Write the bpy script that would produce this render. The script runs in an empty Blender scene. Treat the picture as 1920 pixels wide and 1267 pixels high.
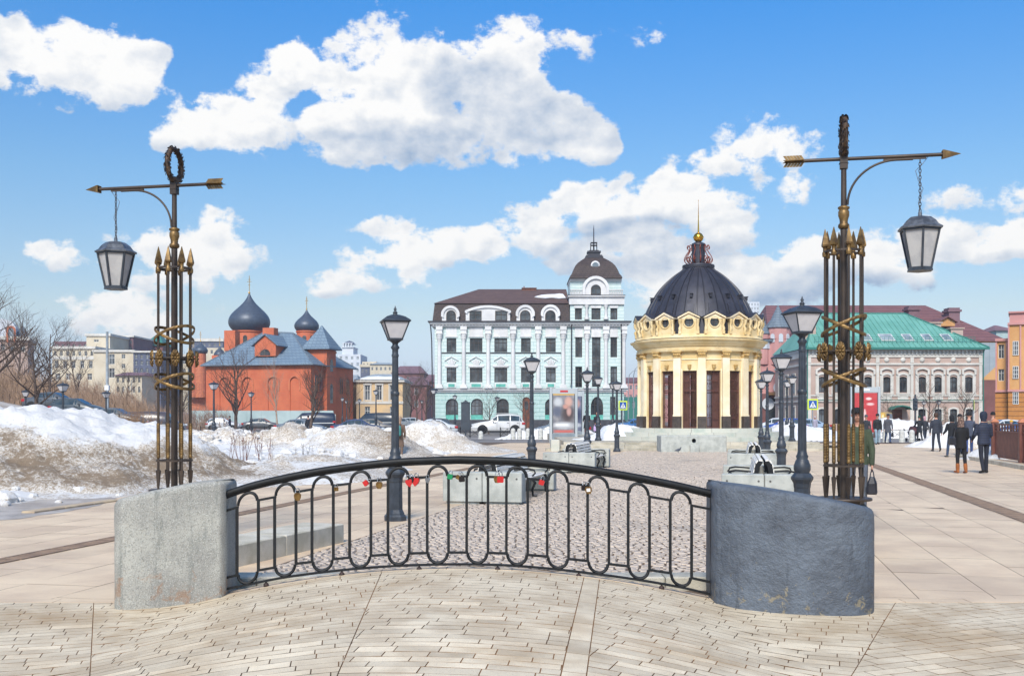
import bpy, math, random
from mathutils import Vector, Matrix, noise
R = math.radians
PI = math.pi
scn = bpy.context.scene
COL = scn.collection
random.seed(11)

# ---------------------------------------------------------------- camera
F = 2000.0            # focal length in photo pixels (1920 wide)
EYE = 1.7
HOR = 780.0           # horizon row in the photo
cam_d = bpy.data.cameras.new('camera')
cam_d.sensor_width = 36.0
cam_d.lens = F / 1920 * 36
cam_d.shift_y = (HOR - 633.5) / 1920
cam_d.clip_start = 0.1
cam_d.clip_end = 6000
cam = bpy.data.objects.new('camera', cam_d)
COL.objects.link(cam)
cam.location = (0, 0, EYE)
cam.rotation_euler = (R(90), 0, 0)
scn.camera = cam
scn.render.resolution_x = 1024
scn.render.resolution_y = 675

# ---------------------------------------------------------------- exposure
scn.view_settings.view_transform = 'Standard'
scn.view_settings.look = 'None'
scn.view_settings.gamma = 1.0
scn.view_settings.exposure = 1.70

# ---------------------------------------------------------------- sun
SUN_EL, SUN_ROT = R(42), R(192)
sun_d = bpy.data.lights.new('sun', 'SUN')
sun_d.energy = 1.5
sun_d.angle = R(18)
sun_d.color = (1.0, 0.93, 0.83)
sun = bpy.data.objects.new('sun', sun_d)
COL.objects.link(sun)
sdir = Vector((math.sin(SUN_ROT) * math.cos(SUN_EL), math.cos(SUN_ROT) * math.cos(SUN_EL), math.sin(SUN_EL)))
sun.rotation_euler = sdir.to_track_quat('Z', 'Y').to_euler()
sun.location = sdir * 60


# ---------------------------------------------------------------- node helper
class NT:
    def __init__(self, tree):
        self.t = tree
        self.n = tree.nodes
        self.l = tree.links
        self.n.clear()

    def node(self, typ, **kw):
        nd = self.n.new(typ)
        for k, v in kw.items():
            setattr(nd, k, v)
        return nd

    def put(self, sock, v):
        if v is None:
            return
        if isinstance(v, bpy.types.NodeSocket):
            self.l.new(v, sock)
        else:
            sock.default_value = v

    def m(self, op, a, b=None, c=None, clamp=False):
        nd = self.n.new('ShaderNodeMath')
        nd.operation = op
        nd.use_clamp = clamp
        for i, v in enumerate((a, b, c)):
            self.put(nd.inputs[i], v)
        return nd.outputs[0]

    def vm(self, op, a, b=None):
        nd = self.n.new('ShaderNodeVectorMath')
        nd.operation = op
        self.put(nd.inputs[0], a)
        self.put(nd.inputs[1], b)
        return nd.outputs[0]

    def mapr(self, v, a, b, c=0.0, d=1.0, smooth=True):
        nd = self.n.new('ShaderNodeMapRange')
        nd.interpolation_type = 'SMOOTHSTEP' if smooth else 'LINEAR'
        self.put(nd.inputs[0], v)
        for i, x in enumerate((a, b, c, d)):
            self.put(nd.inputs[i + 1], x)
        return nd.outputs[0]

    def noise(self, vec, scale, detail=4, rough=0.55, dist=0.0):
        nd = self.n.new('ShaderNodeTexNoise')
        self.put(nd.inputs['Vector'], vec)
        self.put(nd.inputs['Scale'], scale)
        nd.inputs['Detail'].default_value = detail
        nd.inputs['Roughness'].default_value = rough
        nd.inputs['Distortion'].default_value = dist
        return nd

    def mix(self, f, a, b, mode='MIX'):
        nd = self.n.new('ShaderNodeMix')
        nd.data_type = 'RGBA'
        nd.blend_type = mode
        self.put(nd.inputs[0], f)
        self.put(nd.inputs[6], a)
        self.put(nd.inputs[7], b)
        return nd.outputs[2]


def rgb(h, k=1.0):
    h = h.lstrip('#')
    out = []
    for i in (0, 2, 4):
        c = int(h[i:i + 2], 16) / 255
        c = c / 12.92 if c <= 0.04045 else ((c + 0.055) / 1.055) ** 2.4
        out.append(c * k)
    return (*out, 1.0)


# ---------------------------------------------------------------- sky
world = bpy.data.worlds.new('World')
scn.world = world
world.use_nodes = True
w = NT(world.node_tree)
sky = w.node('ShaderNodeTexSky', sky_type='NISHITA', sun_disc=False, sun_elevation=SUN_EL, sun_rotation=SUN_ROT,
             altitude=100, air_density=1.0, dust_density=0.6, ozone_density=2.2)
tc = w.node('ShaderNodeTexCoord')
sep = w.node('ShaderNodeSeparateXYZ')
w.l.new(tc.outputs['Generated'], sep.inputs[0])
X, Y, Z = sep.outputs
az = w.m('ARCTAN2', X, Y)
el = w.m('ARCTAN2', Z, w.m('SQRT', w.m('ADD', w.m('MULTIPLY', X, X), w.m('MULTIPLY', Y, Y))))
comb = w.node('ShaderNodeCombineXYZ')
w.put(comb.inputs[0], X)
w.put(comb.inputs[1], Y)
w.put(comb.inputs[2], w.m('MULTIPLY', Z, 1.35))
P = comb.outputs[0]
wn = w.noise(P, 7.0, 3, 0.5)
wsep = w.node('ShaderNodeSeparateColor')
w.l.new(wn.outputs['Color'], wsep.inputs[0])
azw = w.m('ADD', az, w.m('MULTIPLY', w.m('SUBTRACT', wsep.outputs[0], 0.5), 0.075))
elw = w.m('ADD', el, w.m('MULTIPLY', w.m('SUBTRACT', wsep.outputs[1], 0.5), 0.045))
fb = w.noise(P, 22.0, 10, 0.66).outputs['Fac']
off = w.vm('ADD', P, (0.006, -0.004, -0.010))
fb2 = w.noise(off, 22.0, 10, 0.66).outputs['Fac']
big = w.noise(P, 9.0, 4, 0.55).outputs['Fac']


def cloud_group():
    g = bpy.data.node_groups.new('cloud_puff', 'ShaderNodeTree')
    for nm in ('u', 'v', 'cu', 'cv', 'ru', 'rv', 'prev', 'amp'):
        g.interface.new_socket(nm, in_out='INPUT', socket_type='NodeSocketFloat')
    g.interface.new_socket('out', in_out='OUTPUT', socket_type='NodeSocketFloat')
    t = NT(g)
    gi = t.node('NodeGroupInput')
    go = t.node('NodeGroupOutput')
    i = gi.outputs
    a = t.m('DIVIDE', t.m('SUBTRACT', i[0], i[2]), i[4])
    b = t.m('DIVIDE', t.m('SUBTRACT', i[1], i[3]), i[5])
    d = t.m('SUBTRACT', 1.0, t.m('ADD', t.m('MULTIPLY', a, a), t.m('MULTIPLY', b, b)))
    t.l.new(t.m('MAXIMUM', t.m('MULTIPLY', d, i[7]), i[6]), go.inputs[0])
    return g


CG = cloud_group()


def puffs(lst, u, v):
    prev = -2.0
    for (px, py, rx, ry, *am_) in lst:
        k = (px - 960) / F
        nd = w.node('ShaderNodeGroup', node_tree=CG)
        vals = (u, v, math.atan(k), math.atan((HOR - py) / F / math.sqrt(1 + k * k)), rx / F, ry / F, prev, am_[0] if am_ else 1.0)
        for s, x in zip(nd.inputs, vals):
            w.put(s, x)
        prev = nd.outputs[0]
    return prev


# the clouds in view (photo pixels: centre, half size)
CLOUDS = [(50, 112, 120, 62), (190, 122, 130, 72), (-60, 90, 110, 60),
          (395, 236, 115, 50), (475, 195, 105, 80), (535, 135, 50, 66), (610, 235, 70, 45),
          (705, 180, 140, 120), (860, 150, 160, 88), (960, 195, 150, 112), (760, 260, 190, 75), (1040, 235, 110, 90),
          (1060, 275, 90, 45), (1390, 278, 135, 58, 0.5), (1850, 362, 75, 40, 0.3), (1460, 370, 70, 40, 0.3), (325, 170, 45, 45, 0.35), (140, 474, 80, 30, 0.3), (1080, 75, 110, 26, 0.16),
          (1010, 435, 75, 55), (1130, 405, 140, 65), (1280, 385, 120, 70), (1200, 470, 190, 60), (1370, 445, 85, 55),
          (1290, 520, 170, 60), (1440, 545, 110, 50),
          (730, 478, 95, 48, 0.5), (860, 464, 160, 34, 0.45), (715, 512, 90, 34, 0.4), (640, 523, 60, 24, 0.4),
          (1520, 520, 125, 75), (1640, 478, 105, 65), (1760, 440, 95, 42), (1890, 442, 85, 45),
          (345, 488, 120, 72, 0.55), (215, 582, 125, 50, 0.5)]
field0 = field = puffs(CLOUDS, azw, elw)
# elsewhere in the sky the same kind of cloud goes on
away = w.mapr(w.m('ABSOLUTE', az), 0.56, 0.72)
hi = w.mapr(el, 0.42, 0.55)
gen = w.m('SUBTRACT', w.m('MULTIPLY', big, 5.0), 2.75)
gen = w.m('SUBTRACT', gen, w.mapr(w.m('MAXIMUM', away, hi), 0.0, 1.0, 4.0, 0.0))
field = w.m('MAXIMUM', field, gen)
field = w.m('MAXIMUM', field, -1.2)
edge = w.m('MULTIPLY', w.m('SUBTRACT', fb, 0.5), 3.1)


def billow(vec, sc):
    v_ = w.node('ShaderNodeTexVoronoi', feature='F1')
    w.put(v_.inputs['Vector'], w.vm('ADD', vec, w.vm('MULTIPLY', wn.outputs['Color'], (0.05, 0.05, 0.05))))
    v_.inputs['Scale'].default_value = sc
    return v_.outputs['Distance']


b1, b1o = billow(P, 17.0), billow(off, 17.0)
b2, b2o = billow(P, 42.0), billow(off, 42.0)
edge = w.m('ADD', edge, w.m('ADD', w.m('MULTIPLY', w.m('SUBTRACT', 0.42, b1), 1.1), w.m('MULTIPLY', w.m('SUBTRACT', 0.42, b2), 0.6)))
dens = w.m('ADD', field, edge)
alpha = w.mapr(dens, -0.12, 0.30)
relief = w.m('ADD', w.m('MULTIPLY', w.m('SUBTRACT', fb2, fb), 1.3), w.m('MULTIPLY', w.m('ADD', w.m('SUBTRACT', b1, b1o), w.m('MULTIPLY', w.m('SUBTRACT', b2, b2o), 0.5)), 0.7))
# undersides lie in their own shade
under = w.mapr(w.m('SUBTRACT', puffs(CLOUDS, azw, w.m('ADD', elw, 0.012)), field0), -0.1, 0.55)
GREY = [(1010, 215, 150, 75), (900, 165, 130, 55), (790, 275, 190, 45), (1110, 225, 50, 60), (1230, 480, 220, 50),
        (1580, 550, 200, 45), (1150, 440, 150, 22)]
gfield = w.m('ADD', w.m('MULTIPLY', w.mapr(puffs(GREY, azw, elw), -0.5, 0.8), 0.95), w.m('MULTIPLY', under, 0.65))
lit = w.m('ADD', w.m('SUBTRACT', 1.0, w.m('MULTIPLY', gfield, 0.55)), relief)
lit = w.m('ADD', lit, w.m('MULTIPLY', w.m('SUBTRACT', big, 0.5), 0.25), clamp=True)
ccol = w.mix(lit, (0.36, 0.47, 0.63, 1), (1.0, 0.985, 0.96, 1))
# the air near the horizon is paler and the blue deeper higher up, all the way round
ramp = w.node('ShaderNodeValToRGB')
w.put(ramp.inputs[0], w.m('DIVIDE', el, 0.5, clamp=True))
er = ramp.color_ramp
er.elements[0].position = 0.0
er.elements[0].color = (0.44, 0.50, 0.86, 1)
er.elements[1].position = 0.80
er.elements[1].color = (0.155, 0.60, 0.95, 1)
for pos, c_ in ((0.07, (0.52, 0.53, 0.70, 1)), (0.19, (0.62, 0.575, 0.55, 1)), (0.43, (0.46, 0.62, 0.69, 1))):
    e_ = er.elements.new(pos)
    e_.color = c_
skyc = w.mix(1.0, sky.outputs[0], ramp.outputs[0], 'MULTIPLY')
bg1 = w.node('ShaderNodeBackground')
w.l.new(skyc, bg1.inputs[0])
bg1.inputs[1].default_value = 0.0655
bg2 = w.node('ShaderNodeBackground')
w.l.new(ccol, bg2.inputs[0])
bg2.inputs[1].default_value = 0.325
ms = w.node('ShaderNodeMixShader')
w.put(ms.inputs[0], w.m('MULTIPLY', alpha, 0.97))
w.l.new(bg1.outputs[0], ms.inputs[1])
w.l.new(bg2.outputs[0], ms.inputs[2])
wo = w.node('ShaderNodeOutputWorld')
w.l.new(ms.outputs[0], wo.inputs[0])


# ---------------------------------------------------------------- materials
def mat(name, c, rough=0.7, c2=None, scale=4.0, detail=5, amt=1.0, bump=0.0, bscale=60.0, metal=0.0, rand=0.0,
        spec=0.5, lo=0.35, hi_=0.65, speck=None, dist=0.0, stain=None):
    m_ = bpy.data.materials.new(name)
    m_.use_nodes = True
    t = NT(m_.node_tree)
    b = t.node('ShaderNodeBsdfPrincipled')
    o = t.node('ShaderNodeOutputMaterial')
    t.l.new(b.outputs[0], o.inputs[0])
    b.inputs['Roughness'].default_value = rough
    b.inputs['Metallic'].default_value = metal
    b.inputs['Specular IOR Level'].default_value = spec
    col = c
    tcn = t.node('ShaderNodeTexCoord')
    vec = tcn.outputs['Object']
    if c2 is not None:
        nz = t.noise(vec, scale, detail, 0.6, dist)
        col = t.mix(t.m('MULTIPLY', t.mapr(nz.outputs['Fac'], lo, hi_), amt), c, c2)
    if speck:
        nz = t.noise(vec, speck[0], 2, 0.7)
        col = t.mix(t.mapr(nz.outputs['Fac'], speck[2], speck[3]), col, speck[1])
    if stain:
        nz = t.noise(vec, stain[0], 6, 0.65, 0.3)
        col = t.mix(t.m('MULTIPLY', t.mapr(nz.outputs['Fac'], stain[2], stain[3]), stain[4]), col, stain[1])
    if rand:
        oi = t.node('ShaderNodeObjectInfo')
        hs = t.node('ShaderNodeHueSaturation')
        t.put(hs.inputs['Color'], col)
        t.put(hs.inputs['Value'], t.mapr(oi.outputs['Random'], 0, 1, 1 - rand, 1 + rand, False))
        col = hs.outputs[0]
    t.put(b.inputs['Base Color'], col)
    if bump:
        nz = t.noise(vec, bscale, 4, 0.6)
        bp = t.node('ShaderNodeBump')
        bp.inputs['Strength'].default_value = bump
        bp.inputs['Distance'].default_value = 0.02
        t.l.new(nz.outputs['Fac'], bp.inputs['Height'])
        t.l.new(bp.outputs[0], b.inputs['Normal'])
    return m_


def lined(name, c, cl, period, width=0.12, axis=2, rough=0.75, c2=None, bump=0.5, noise_s=3.0, cross=None):
    """paint or cladding with shallow joints at an even pitch (too fine to be built)"""
    m_ = bpy.data.materials.new(name)
    m_.use_nodes = True
    t = NT(m_.node_tree)
    b = t.node('ShaderNodeBsdfPrincipled')
    o = t.node('ShaderNodeOutputMaterial')
    t.l.new(b.outputs[0], o.inputs[0])
    b.inputs['Roughness'].default_value = rough
    tcn = t.node('ShaderNodeTexCoord')
    sp = t.node('ShaderNodeSeparateXYZ')
    t.l.new(tcn.outputs['Object'], sp.inputs[0])
    fr = t.m('FRACT', t.m('DIVIDE', t.m('ADD', sp.outputs[axis], 1000.0), period))
    line = t.m('LESS_THAN', fr, width)
    if cross:
        row = t.m('FLOOR', t.m('DIVIDE', t.m('ADD', sp.outputs[axis], 1000.0), period))
        sh = t.m('MULTIPLY', t.m('MODULO', row, 2.0), 0.5)
        cc = t.m('ADD', sp.outputs[0], sp.outputs[1])
        fr2 = t.m('FRACT', t.m('ADD', t.m('DIVIDE', t.m('ADD', cc, 1000.0), cross), sh))
        line = t.m('MAXIMUM', line, t.m('LESS_THAN', fr2, width * period / cross))
    nz = t.noise(tcn.outputs['Object'], noise_s, 5, 0.6)
    base = t.mix(t.mapr(nz.outputs['Fac'], 0.35, 0.7), c, c2 if c2 else c)
    t.put(b.inputs['Base Color'], t.mix(line, base, cl))
    bp = t.node('ShaderNodeBump')
    bp.inputs['Strength'].default_value = bump
    bp.inputs['Distance'].default_value = 0.03
    t.put(bp.inputs['Height'], t.m('SUBTRACT', 1.0, line))
    t.l.new(bp.outputs[0], b.inputs['Normal'])
    return m_


M = {}
M['iron'] = mat('iron', rgb('#0b0c0e'), 0.55, rgb('#16181a'), 9, bump=0.1, bscale=90, spec=0.35)
M['lamp_iron'] = mat('lamp_iron', rgb('#2b3037'), 0.45, rgb('#3a4048'), 6, bump=0.1, bscale=70)
M['bronze_dark'] = mat('bronze_dark', rgb('#382f29'), 0.5, rgb('#4a3e34'), 3, metal=0.3)
M['gilt'] = mat('gilt', rgb('#8a6d40'), 0.48, rgb('#5e482a'), 9, metal=0.5)
M['wreath'] = mat('wreath', rgb('#2c2320'), 0.55, rgb('#594430'), 20, metal=0.3, bump=0.6, bscale=60)
M['tin'] = mat('tin', rgb('#7a7d82'), 0.42, rgb('#4f5257'), 8, metal=0.5)
M['milk_glass'] = mat('milk_glass', rgb('#b9b6b2'), 0.22, rgb('#a9a7a6'), 6, speck=(120, rgb('#6e6a66'), 0.68, 0.74))
M['lamp_glass'] = mat('lamp_glass', rgb('#c9c6c6'), 0.18, rgb('#b8b6b8'), 3)
M['rust_ball'] = mat('rust_ball', rgb('#3b2a25'), 0.7, rgb('#241c1b'), 30)
M['gold'] = mat('gold', rgb('#d9a33a'), 0.25, metal=1.0)
M['brass'] = mat('brass', rgb('#8a6a3a'), 0.4, rgb('#5e4526'), 30, metal=0.7)
M['lock_red'] = mat('lock_red', rgb('#b5221f'), 0.35)
M['lock_green'] = mat('lock_green', rgb('#0f7a4a'), 0.35)
M['lock_dark'] = mat('lock_dark', rgb('#2c2625'), 0.45, metal=0.5)
M['steel'] = mat('steel', rgb('#8d8f92'), 0.3, metal=0.9)
M['white_lbl'] = mat('white_lbl', rgb('#e4dcd6'), 0.5)


def link(o, parent=None):
    COL.objects.link(o)
    if parent is not None:
        o.parent = parent
    return o


def tag(o, label=None, cat=None, group=None, kind=None):
    if label:
        o['label'] = label
    if cat:
        o['category'] = cat
    if group:
        o['group'] = group
    if kind:
        o['kind'] = kind
    return o


def thing(name, label, cat, loc=(0, 0, 0), rz=0.0, group=None):
    o = bpy.data.objects.new(name, None)
    o.empty_display_size = 0.2
    o.location = loc
    o.rotation_euler = (0, 0, rz)
    link(o)
    return tag(o, label, cat, group)


class MB:
    """collects faces; build() links them as one mesh object"""

    def __init__(self):
        self.v, self.f, self.s, self.mi = [], [], [], []
        self.cur = 0

    def face(self, pts, smooth=False):
        n = len(self.v)
        self.v.extend(tuple(p) for p in pts)
        self.f.append(list(range(n, n + len(pts))))
        self.s.append(smooth)
        self.mi.append(self.cur)
        return self

    def raw(self, vs, fs, smooth=False):
        n = len(self.v)
        self.v.extend(tuple(p) for p in vs)
        for q in fs:
            self.f.append([n + i for i in q])
            self.s.append(smooth)
            self.mi.append(self.cur)
        return self

    def box(self, x0, x1, y0, y1, z0, z1):
        vs = [(x, y, z) for z in (z0, z1) for (x, y) in ((x0, y0), (x1, y0), (x1, y1), (x0, y1))]
        return self.raw(vs, [(3, 2, 1, 0), (4, 5, 6, 7), (0, 1, 5, 4), (1, 2, 6, 5), (2, 3, 7, 6), (3, 0, 4, 7)])

    def cbox(self, x0, x1, y0, y1, z0, z1, b=0.02):
        """box with chamfered upright and top edges"""
        pl = lambda i: [(x0 + i + b, y0 + i), (x1 - i - b, y0 + i), (x1 - i, y0 + i + b), (x1 - i, y1 - i - b),
                        (x1 - i - b, y1 - i), (x0 + i + b, y1 - i), (x0 + i, y1 - i - b), (x0 + i, y0 + i + b)]
        return self.rings([[(x, y, z0) for x, y in pl(0)], [(x, y, z1 - b) for x, y in pl(0)], [(x, y, z1) for x, y in pl(b)]])

    def rings(self, rs, cap0=True, cap1=True, smooth=False, closed=True):
        n = len(rs[0])
        vs = [p for r in rs for p in r]
        fs = []
        for k in range(len(rs) - 1):
            for i in range(n if closed else n - 1):
                j = (i + 1) % n
                fs.append((k * n + i, k * n + j, (k + 1) * n + j, (k + 1) * n + i))
        self.raw(vs, fs, smooth)
        if cap0:
            self.face(list(reversed(rs[0])))
        if cap1:
            self.face(rs[-1])
        return self

    def lathe(self, prof, n=16, c=(0, 0, 0), smooth=True, ph=0.0, sx=1.0, sy=1.0):
        rs = []
        for (r, z) in prof:
            rs.append([(c[0] + sx * r * math.cos(ph + 2 * PI * i / n), c[1] + sy * r * math.sin(ph + 2 * PI * i / n), c[2] + z)
                       for i in range(n)])
        return self.rings(rs, smooth=smooth)

    def tube(self, pts, rad, n=8, smooth=True, caps=True, closed=False, ph=0.0, flat=1.0):
        pts = [Vector(p) for p in pts]
        m_ = len(pts)
        if not hasattr(rad, '__len__'):
            rad = [rad] * m_
        rs = []
        up = None
        for i, p in enumerate(pts):
            if closed:
                d = pts[(i + 1) % m_] - pts[i - 1]
            else:
                d = pts[min(i + 1, m_ - 1)] - pts[max(i - 1, 0)]
            if d.length < 1e-9:
                d = Vector((0, 0, 1))
            d.normalize()
            if up is None:
                up = Vector((0, 0, 1)) if abs(d.z) < 0.9 else Vector((1, 0, 0))
            a = (up - d * up.dot(d))
            if a.length < 1e-6:
                a = Vector((0, 1, 0)) - d * d.y
            a.normalize()
            b = d.cross(a)
            up = a
            r = rad[i]
            rs.append([p + a * (r * math.cos(ph + 2 * PI * k / n)) + b * (r * flat * math.sin(ph + 2 * PI * k / n)) for k in range(n)])
        if closed:
            rs.append(rs[0])
        return self.rings(rs, cap0=caps and not closed, cap1=caps and not closed, smooth=smooth)

    def bar(self, a, b, w_=0.02, h=None):
        """square bar between two points"""
        h = w_ if h is None else h
        a, b = Vector(a), Vector(b)
        d = (b - a).normalized()
        up = Vector((0, 0, 1)) if abs(d.z) < 0.95 else Vector((0, 1, 0))
        s = d.cross(up).normalized() * (w_ / 2)
        u = s.cross(d).normalized() * (h / 2)
        vs = [p + q for p in (a, b) for q in (-s - u, s - u, s + u, -s + u)]
        return self.raw(vs, [(0, 1, 2, 3), (7, 6, 5, 4), (0, 4, 5, 1), (1, 5, 6, 2), (2, 6, 7, 3), (3, 7, 4, 0)])

    def prism(self, poly, y0, y1, ax='y'):
        """polygon in (x,z) pushed along y (or (y,z) along x, (x,y) along z)"""
        if ax == 'y':
            a = [(x, y0, z) for x, z in poly]
            b = [(x, y1, z) for x, z in poly]
        elif ax == 'x':
            a = [(y0, x, z) for x, z in poly]
            b = [(y1, x, z) for x, z in poly]
        else:
            a = [(x, z, y0) for x, z in poly]
            b = [(x, z, y1) for x, z in poly]
        return self.rings([a, b])

    def sphere(self, c, r, n=12, m_=8, sz=1.0):
        prof = [(max(r * math.sin(PI * k / m_), 1e-4), -r * sz * math.cos(PI * k / m_)) for k in range(m_ + 1)]
        return self.lathe(prof, n, c)

    def xf(self, mtx):
        self.v = [tuple(mtx @ Vector(p)) for p in self.v]
        return self

    def add(self, o, mtx=None):
        n = len(self.v)
        self.v.extend([tuple(mtx @ Vector(p)) for p in o.v] if mtx else o.v)
        self.f.extend([[i + n for i in q] for q in o.f])
        self.s.extend(o.s)
        self.mi.extend(o.mi)
        return self

    def mesh(self, name, ms):
        me = bpy.data.meshes.new(name)
        me.from_pydata(self.v, [], self.f)
        me.polygons.foreach_set('use_smooth', self.s)
        if not isinstance(ms, (list, tuple)):
            ms = [ms]
        for x in ms:
            me.materials.append(M[x] if isinstance(x, str) else x)
        if len(ms) > 1:
            me.polygons.foreach_set('material_index', self.mi)
        me.update()
        return me

    def build(self, name, ms, parent=None, fix=True):
        me = self.mesh(name, ms)
        if fix:
            import bmesh
            bm = bmesh.new()
            bm.from_mesh(me)
            bmesh.ops.recalc_face_normals(bm, faces=bm.faces)
            bm.to_mesh(me)
            bm.free()
        o = bpy.data.objects.new(name, me)
        return link(o, parent)


def copy_tree(o, parent=None):
    c = o.copy()
    link(c)
    c.parent = parent
    for ch in o.children:
        copy_tree(ch, c)
    return c


def at(px, py, d):
    """photo pixel at distance d -> place"""
    return Vector(((px - 960) / F * d, d, EYE + (HOR - py) / F * d))


def gx(px, d):
    return (px - 960) / F * d


# the walk runs away from the camera a little to the right
AX = R(11.7)
ca, sa = math.cos(AX), math.sin(AX)


def ab(a, b):
    """across / along the walk -> X, Y"""
    return (a * ca + b * sa, -a * sa + b * ca)


def toab(x, y):
    return (x * ca - y * sa, x * sa + y * ca)


def clip(poly, nx, ny, c):
    """keep the part of a 2-D polygon with nx*x+ny*y <= c"""
    out = []
    for i in range(len(poly)):
        p, q = poly[i], poly[(i + 1) % len(poly)]
        dp, dq = nx * p[0] + ny * p[1] - c, nx * q[0] + ny * q[1] - c
        if dp <= 0:
            out.append(p)
        if (dp < 0 < dq) or (dq < 0 < dp):
            t = dp / (dp - dq)
            out.append((p[0] + t * (q[0] - p[0]), p[1] + t * (q[1] - p[1])))
    return out


def area(poly):
    return 0.5 * sum(poly[i][0] * poly[(i + 1) % len(poly)][1] - poly[(i + 1) % len(poly)][0] * poly[i][1] for i in range(len(poly)))


def fnoise(x, y, s=1.0, z=0.0, o=4):
    return noise.fractal(Vector((x * s, y * s, z)), 0.9, 2.1, o)
# ================================================================ ground
M['asphalt'] = mat('asphalt', rgb('#6e6a68'), 0.8, rgb('#8a8480'), 0.25, bump=0.3, bscale=40)
M['joint'] = mat('joint', rgb('#4a3c30'), 0.9, rgb('#6b5743'), 1.5)
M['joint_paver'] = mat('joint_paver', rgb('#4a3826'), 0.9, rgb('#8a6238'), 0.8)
M['slab'] = mat('slab', rgb('#d9c2a3'), 0.62, rgb('#c6ae92'), 0.9, rand=0.07, speck=(170, rgb('#8f8376'), 0.60, 0.72), bump=0.12, bscale=50, stain=(0.3, rgb('#b09a84'), 0.5, 0.75, 0.7))
M['paver'] = mat('paver', rgb('#e0d0b4'), 0.6, rgb('#c6b498'), 2.5, rand=0.15, speck=(150, rgb('#8a7d6c'), 0.58, 0.72), bump=0.22, bscale=38, stain=(0.4, rgb('#a5885f'), 0.47, 0.72, 0.75))
M['granite_kerb'] = mat('granite_kerb', rgb('#c9c2b2'), 0.7, rgb('#b0a996'), 3, speck=(130, rgb('#8b867a'), 0.58, 0.68), bump=0.2, bscale=80)
M['cobble'] = mat('cobble', rgb('#c0b0a0'), 0.6, rgb('#9a8d80'), 9.5, detail=1, lo=0.3, hi_=0.7, speck=(21, rgb('#8a7d72'), 0.6, 0.72), bump=0.3, bscale=25, stain=(0.35, rgb('#76716d'), 0.5, 0.7, 0.5))
M['mortar'] = mat('mortar', rgb('#75695c'), 0.9)
M['grate'] = mat('grate', rgb('#8d7764'), 0.7, rgb('#6b594b'), 3)
M['granite_grey'] = mat('granite_grey', rgb('#a3a59d'), 0.75, rgb('#80827d'), 2.0, speck=(55, rgb('#4b4c4c'), 0.52, 0.68), bump=0.35, bscale=90)
M['concrete'] = mat('concrete', rgb('#b9bab2'), 0.8, rgb('#9fa19a'), 3, speck=(90, rgb('#8b8c88'), 0.58, 0.7), bump=0.2, bscale=60)


def hump(x, y):
    b = 0.31 - 0.055 * (x + 0.5) ** 2
    s = 0.5 * (b + math.sqrt(b * b + 0.0036))
    t = min(max((y - 1.0) / 4.0, 0.0), 1.0)
    return max(s - 0.006, 0.0) * t * t * (3 - 2 * t)


def flat(x, y):
    return 0.0


g = MB()
g.face([(-1500, -60, 0), (1500, -60, 0), (1500, 1600, 0), (-1500, 1600, 0)])
o = g.build('ground', 'asphalt')
o.location.z = -0.06
tag(o, kind='structure')

# sheet under the slabs of the square
g = MB()
pts = [(-16, 9.9), (32, 9.9), (32, 69), (-16, 69)]
g.face([(x, y, -0.0014) for x, y in pts])
plaza = tag(g.build('plaza', 'joint'), kind='structure')

# humped pavement the railing stands on
g = MB()
NX, NY = 160, 30
vs, fs = [], []
for j in range(NY + 1):
    for i in range(NX + 1):
        x = -14 + 28 * i / NX
        y = -3 + 12.93 * j / NY
        vs.append((x, y, hump(x, y) - 0.0040))
for j in range(NY):
    for i in range(NX):
        k = j * (NX + 1) + i
        fs.append((k, k + 1, k + NX + 2, k + NX + 1))
g.raw(vs, fs)
bridge = tag(g.build('bridge_pavement', 'joint_paver'), kind='structure')


def piece(poly, hf, gap=0.006, th=0.02, jit=0.003):
    """stone with chamfered edge lying on the height function"""
    n = len(poly)
    cx = sum(p[0] for p in poly) / n
    cy = sum(p[1] for p in poly) / n
    dz = random.uniform(-jit, jit)
    tx, ty = random.uniform(-jit, jit), random.uniform(-jit, jit)

    def ring(g_, z):
        out = []
        for i in range(n):
            p, q, r_ = poly[i - 1], poly[i], poly[(i + 1) % n]
            e1 = (q[0] - p[0], q[1] - p[1])
            e2 = (r_[0] - q[0], r_[1] - q[1])
            l1, l2 = math.hypot(*e1) or 1, math.hypot(*e2) or 1
            n1, n2 = (-e1[1] / l1, e1[0] / l1), (-e2[1] / l2, e2[0] / l2)
            k = g_ / max(0.35, 1 + n1[0] * n2[0] + n1[1] * n2[1])
            X_, Y_ = q[0] + (n1[0] + n2[0]) * k, q[1] + (n1[1] + n2[1]) * k
            out.append((X_, Y_, hf(X_, Y_) + z + dz + tx * (X_ - cx) * 3 + ty * (Y_ - cy) * 3))
        return out
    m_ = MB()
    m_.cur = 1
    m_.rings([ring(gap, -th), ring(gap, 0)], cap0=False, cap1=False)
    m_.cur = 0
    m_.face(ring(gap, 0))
    return m_


def seen_size(poly, hf):
    """how large a piece shows in the photograph"""
    pp = []
    for (x, y) in poly:
        if y < 3:
            return -1
        pp.append((960 + F * x / y, HOR + F * (EYE - hf(x, y)) / y))
    cx = sum(p[0] for p in pp) / len(pp)
    cy = sum(p[1] for p in pp) / len(pp)
    if not (-40 < cx < 1960 and cy < 1310):
        return -1
    return abs(area(pp))


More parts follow.
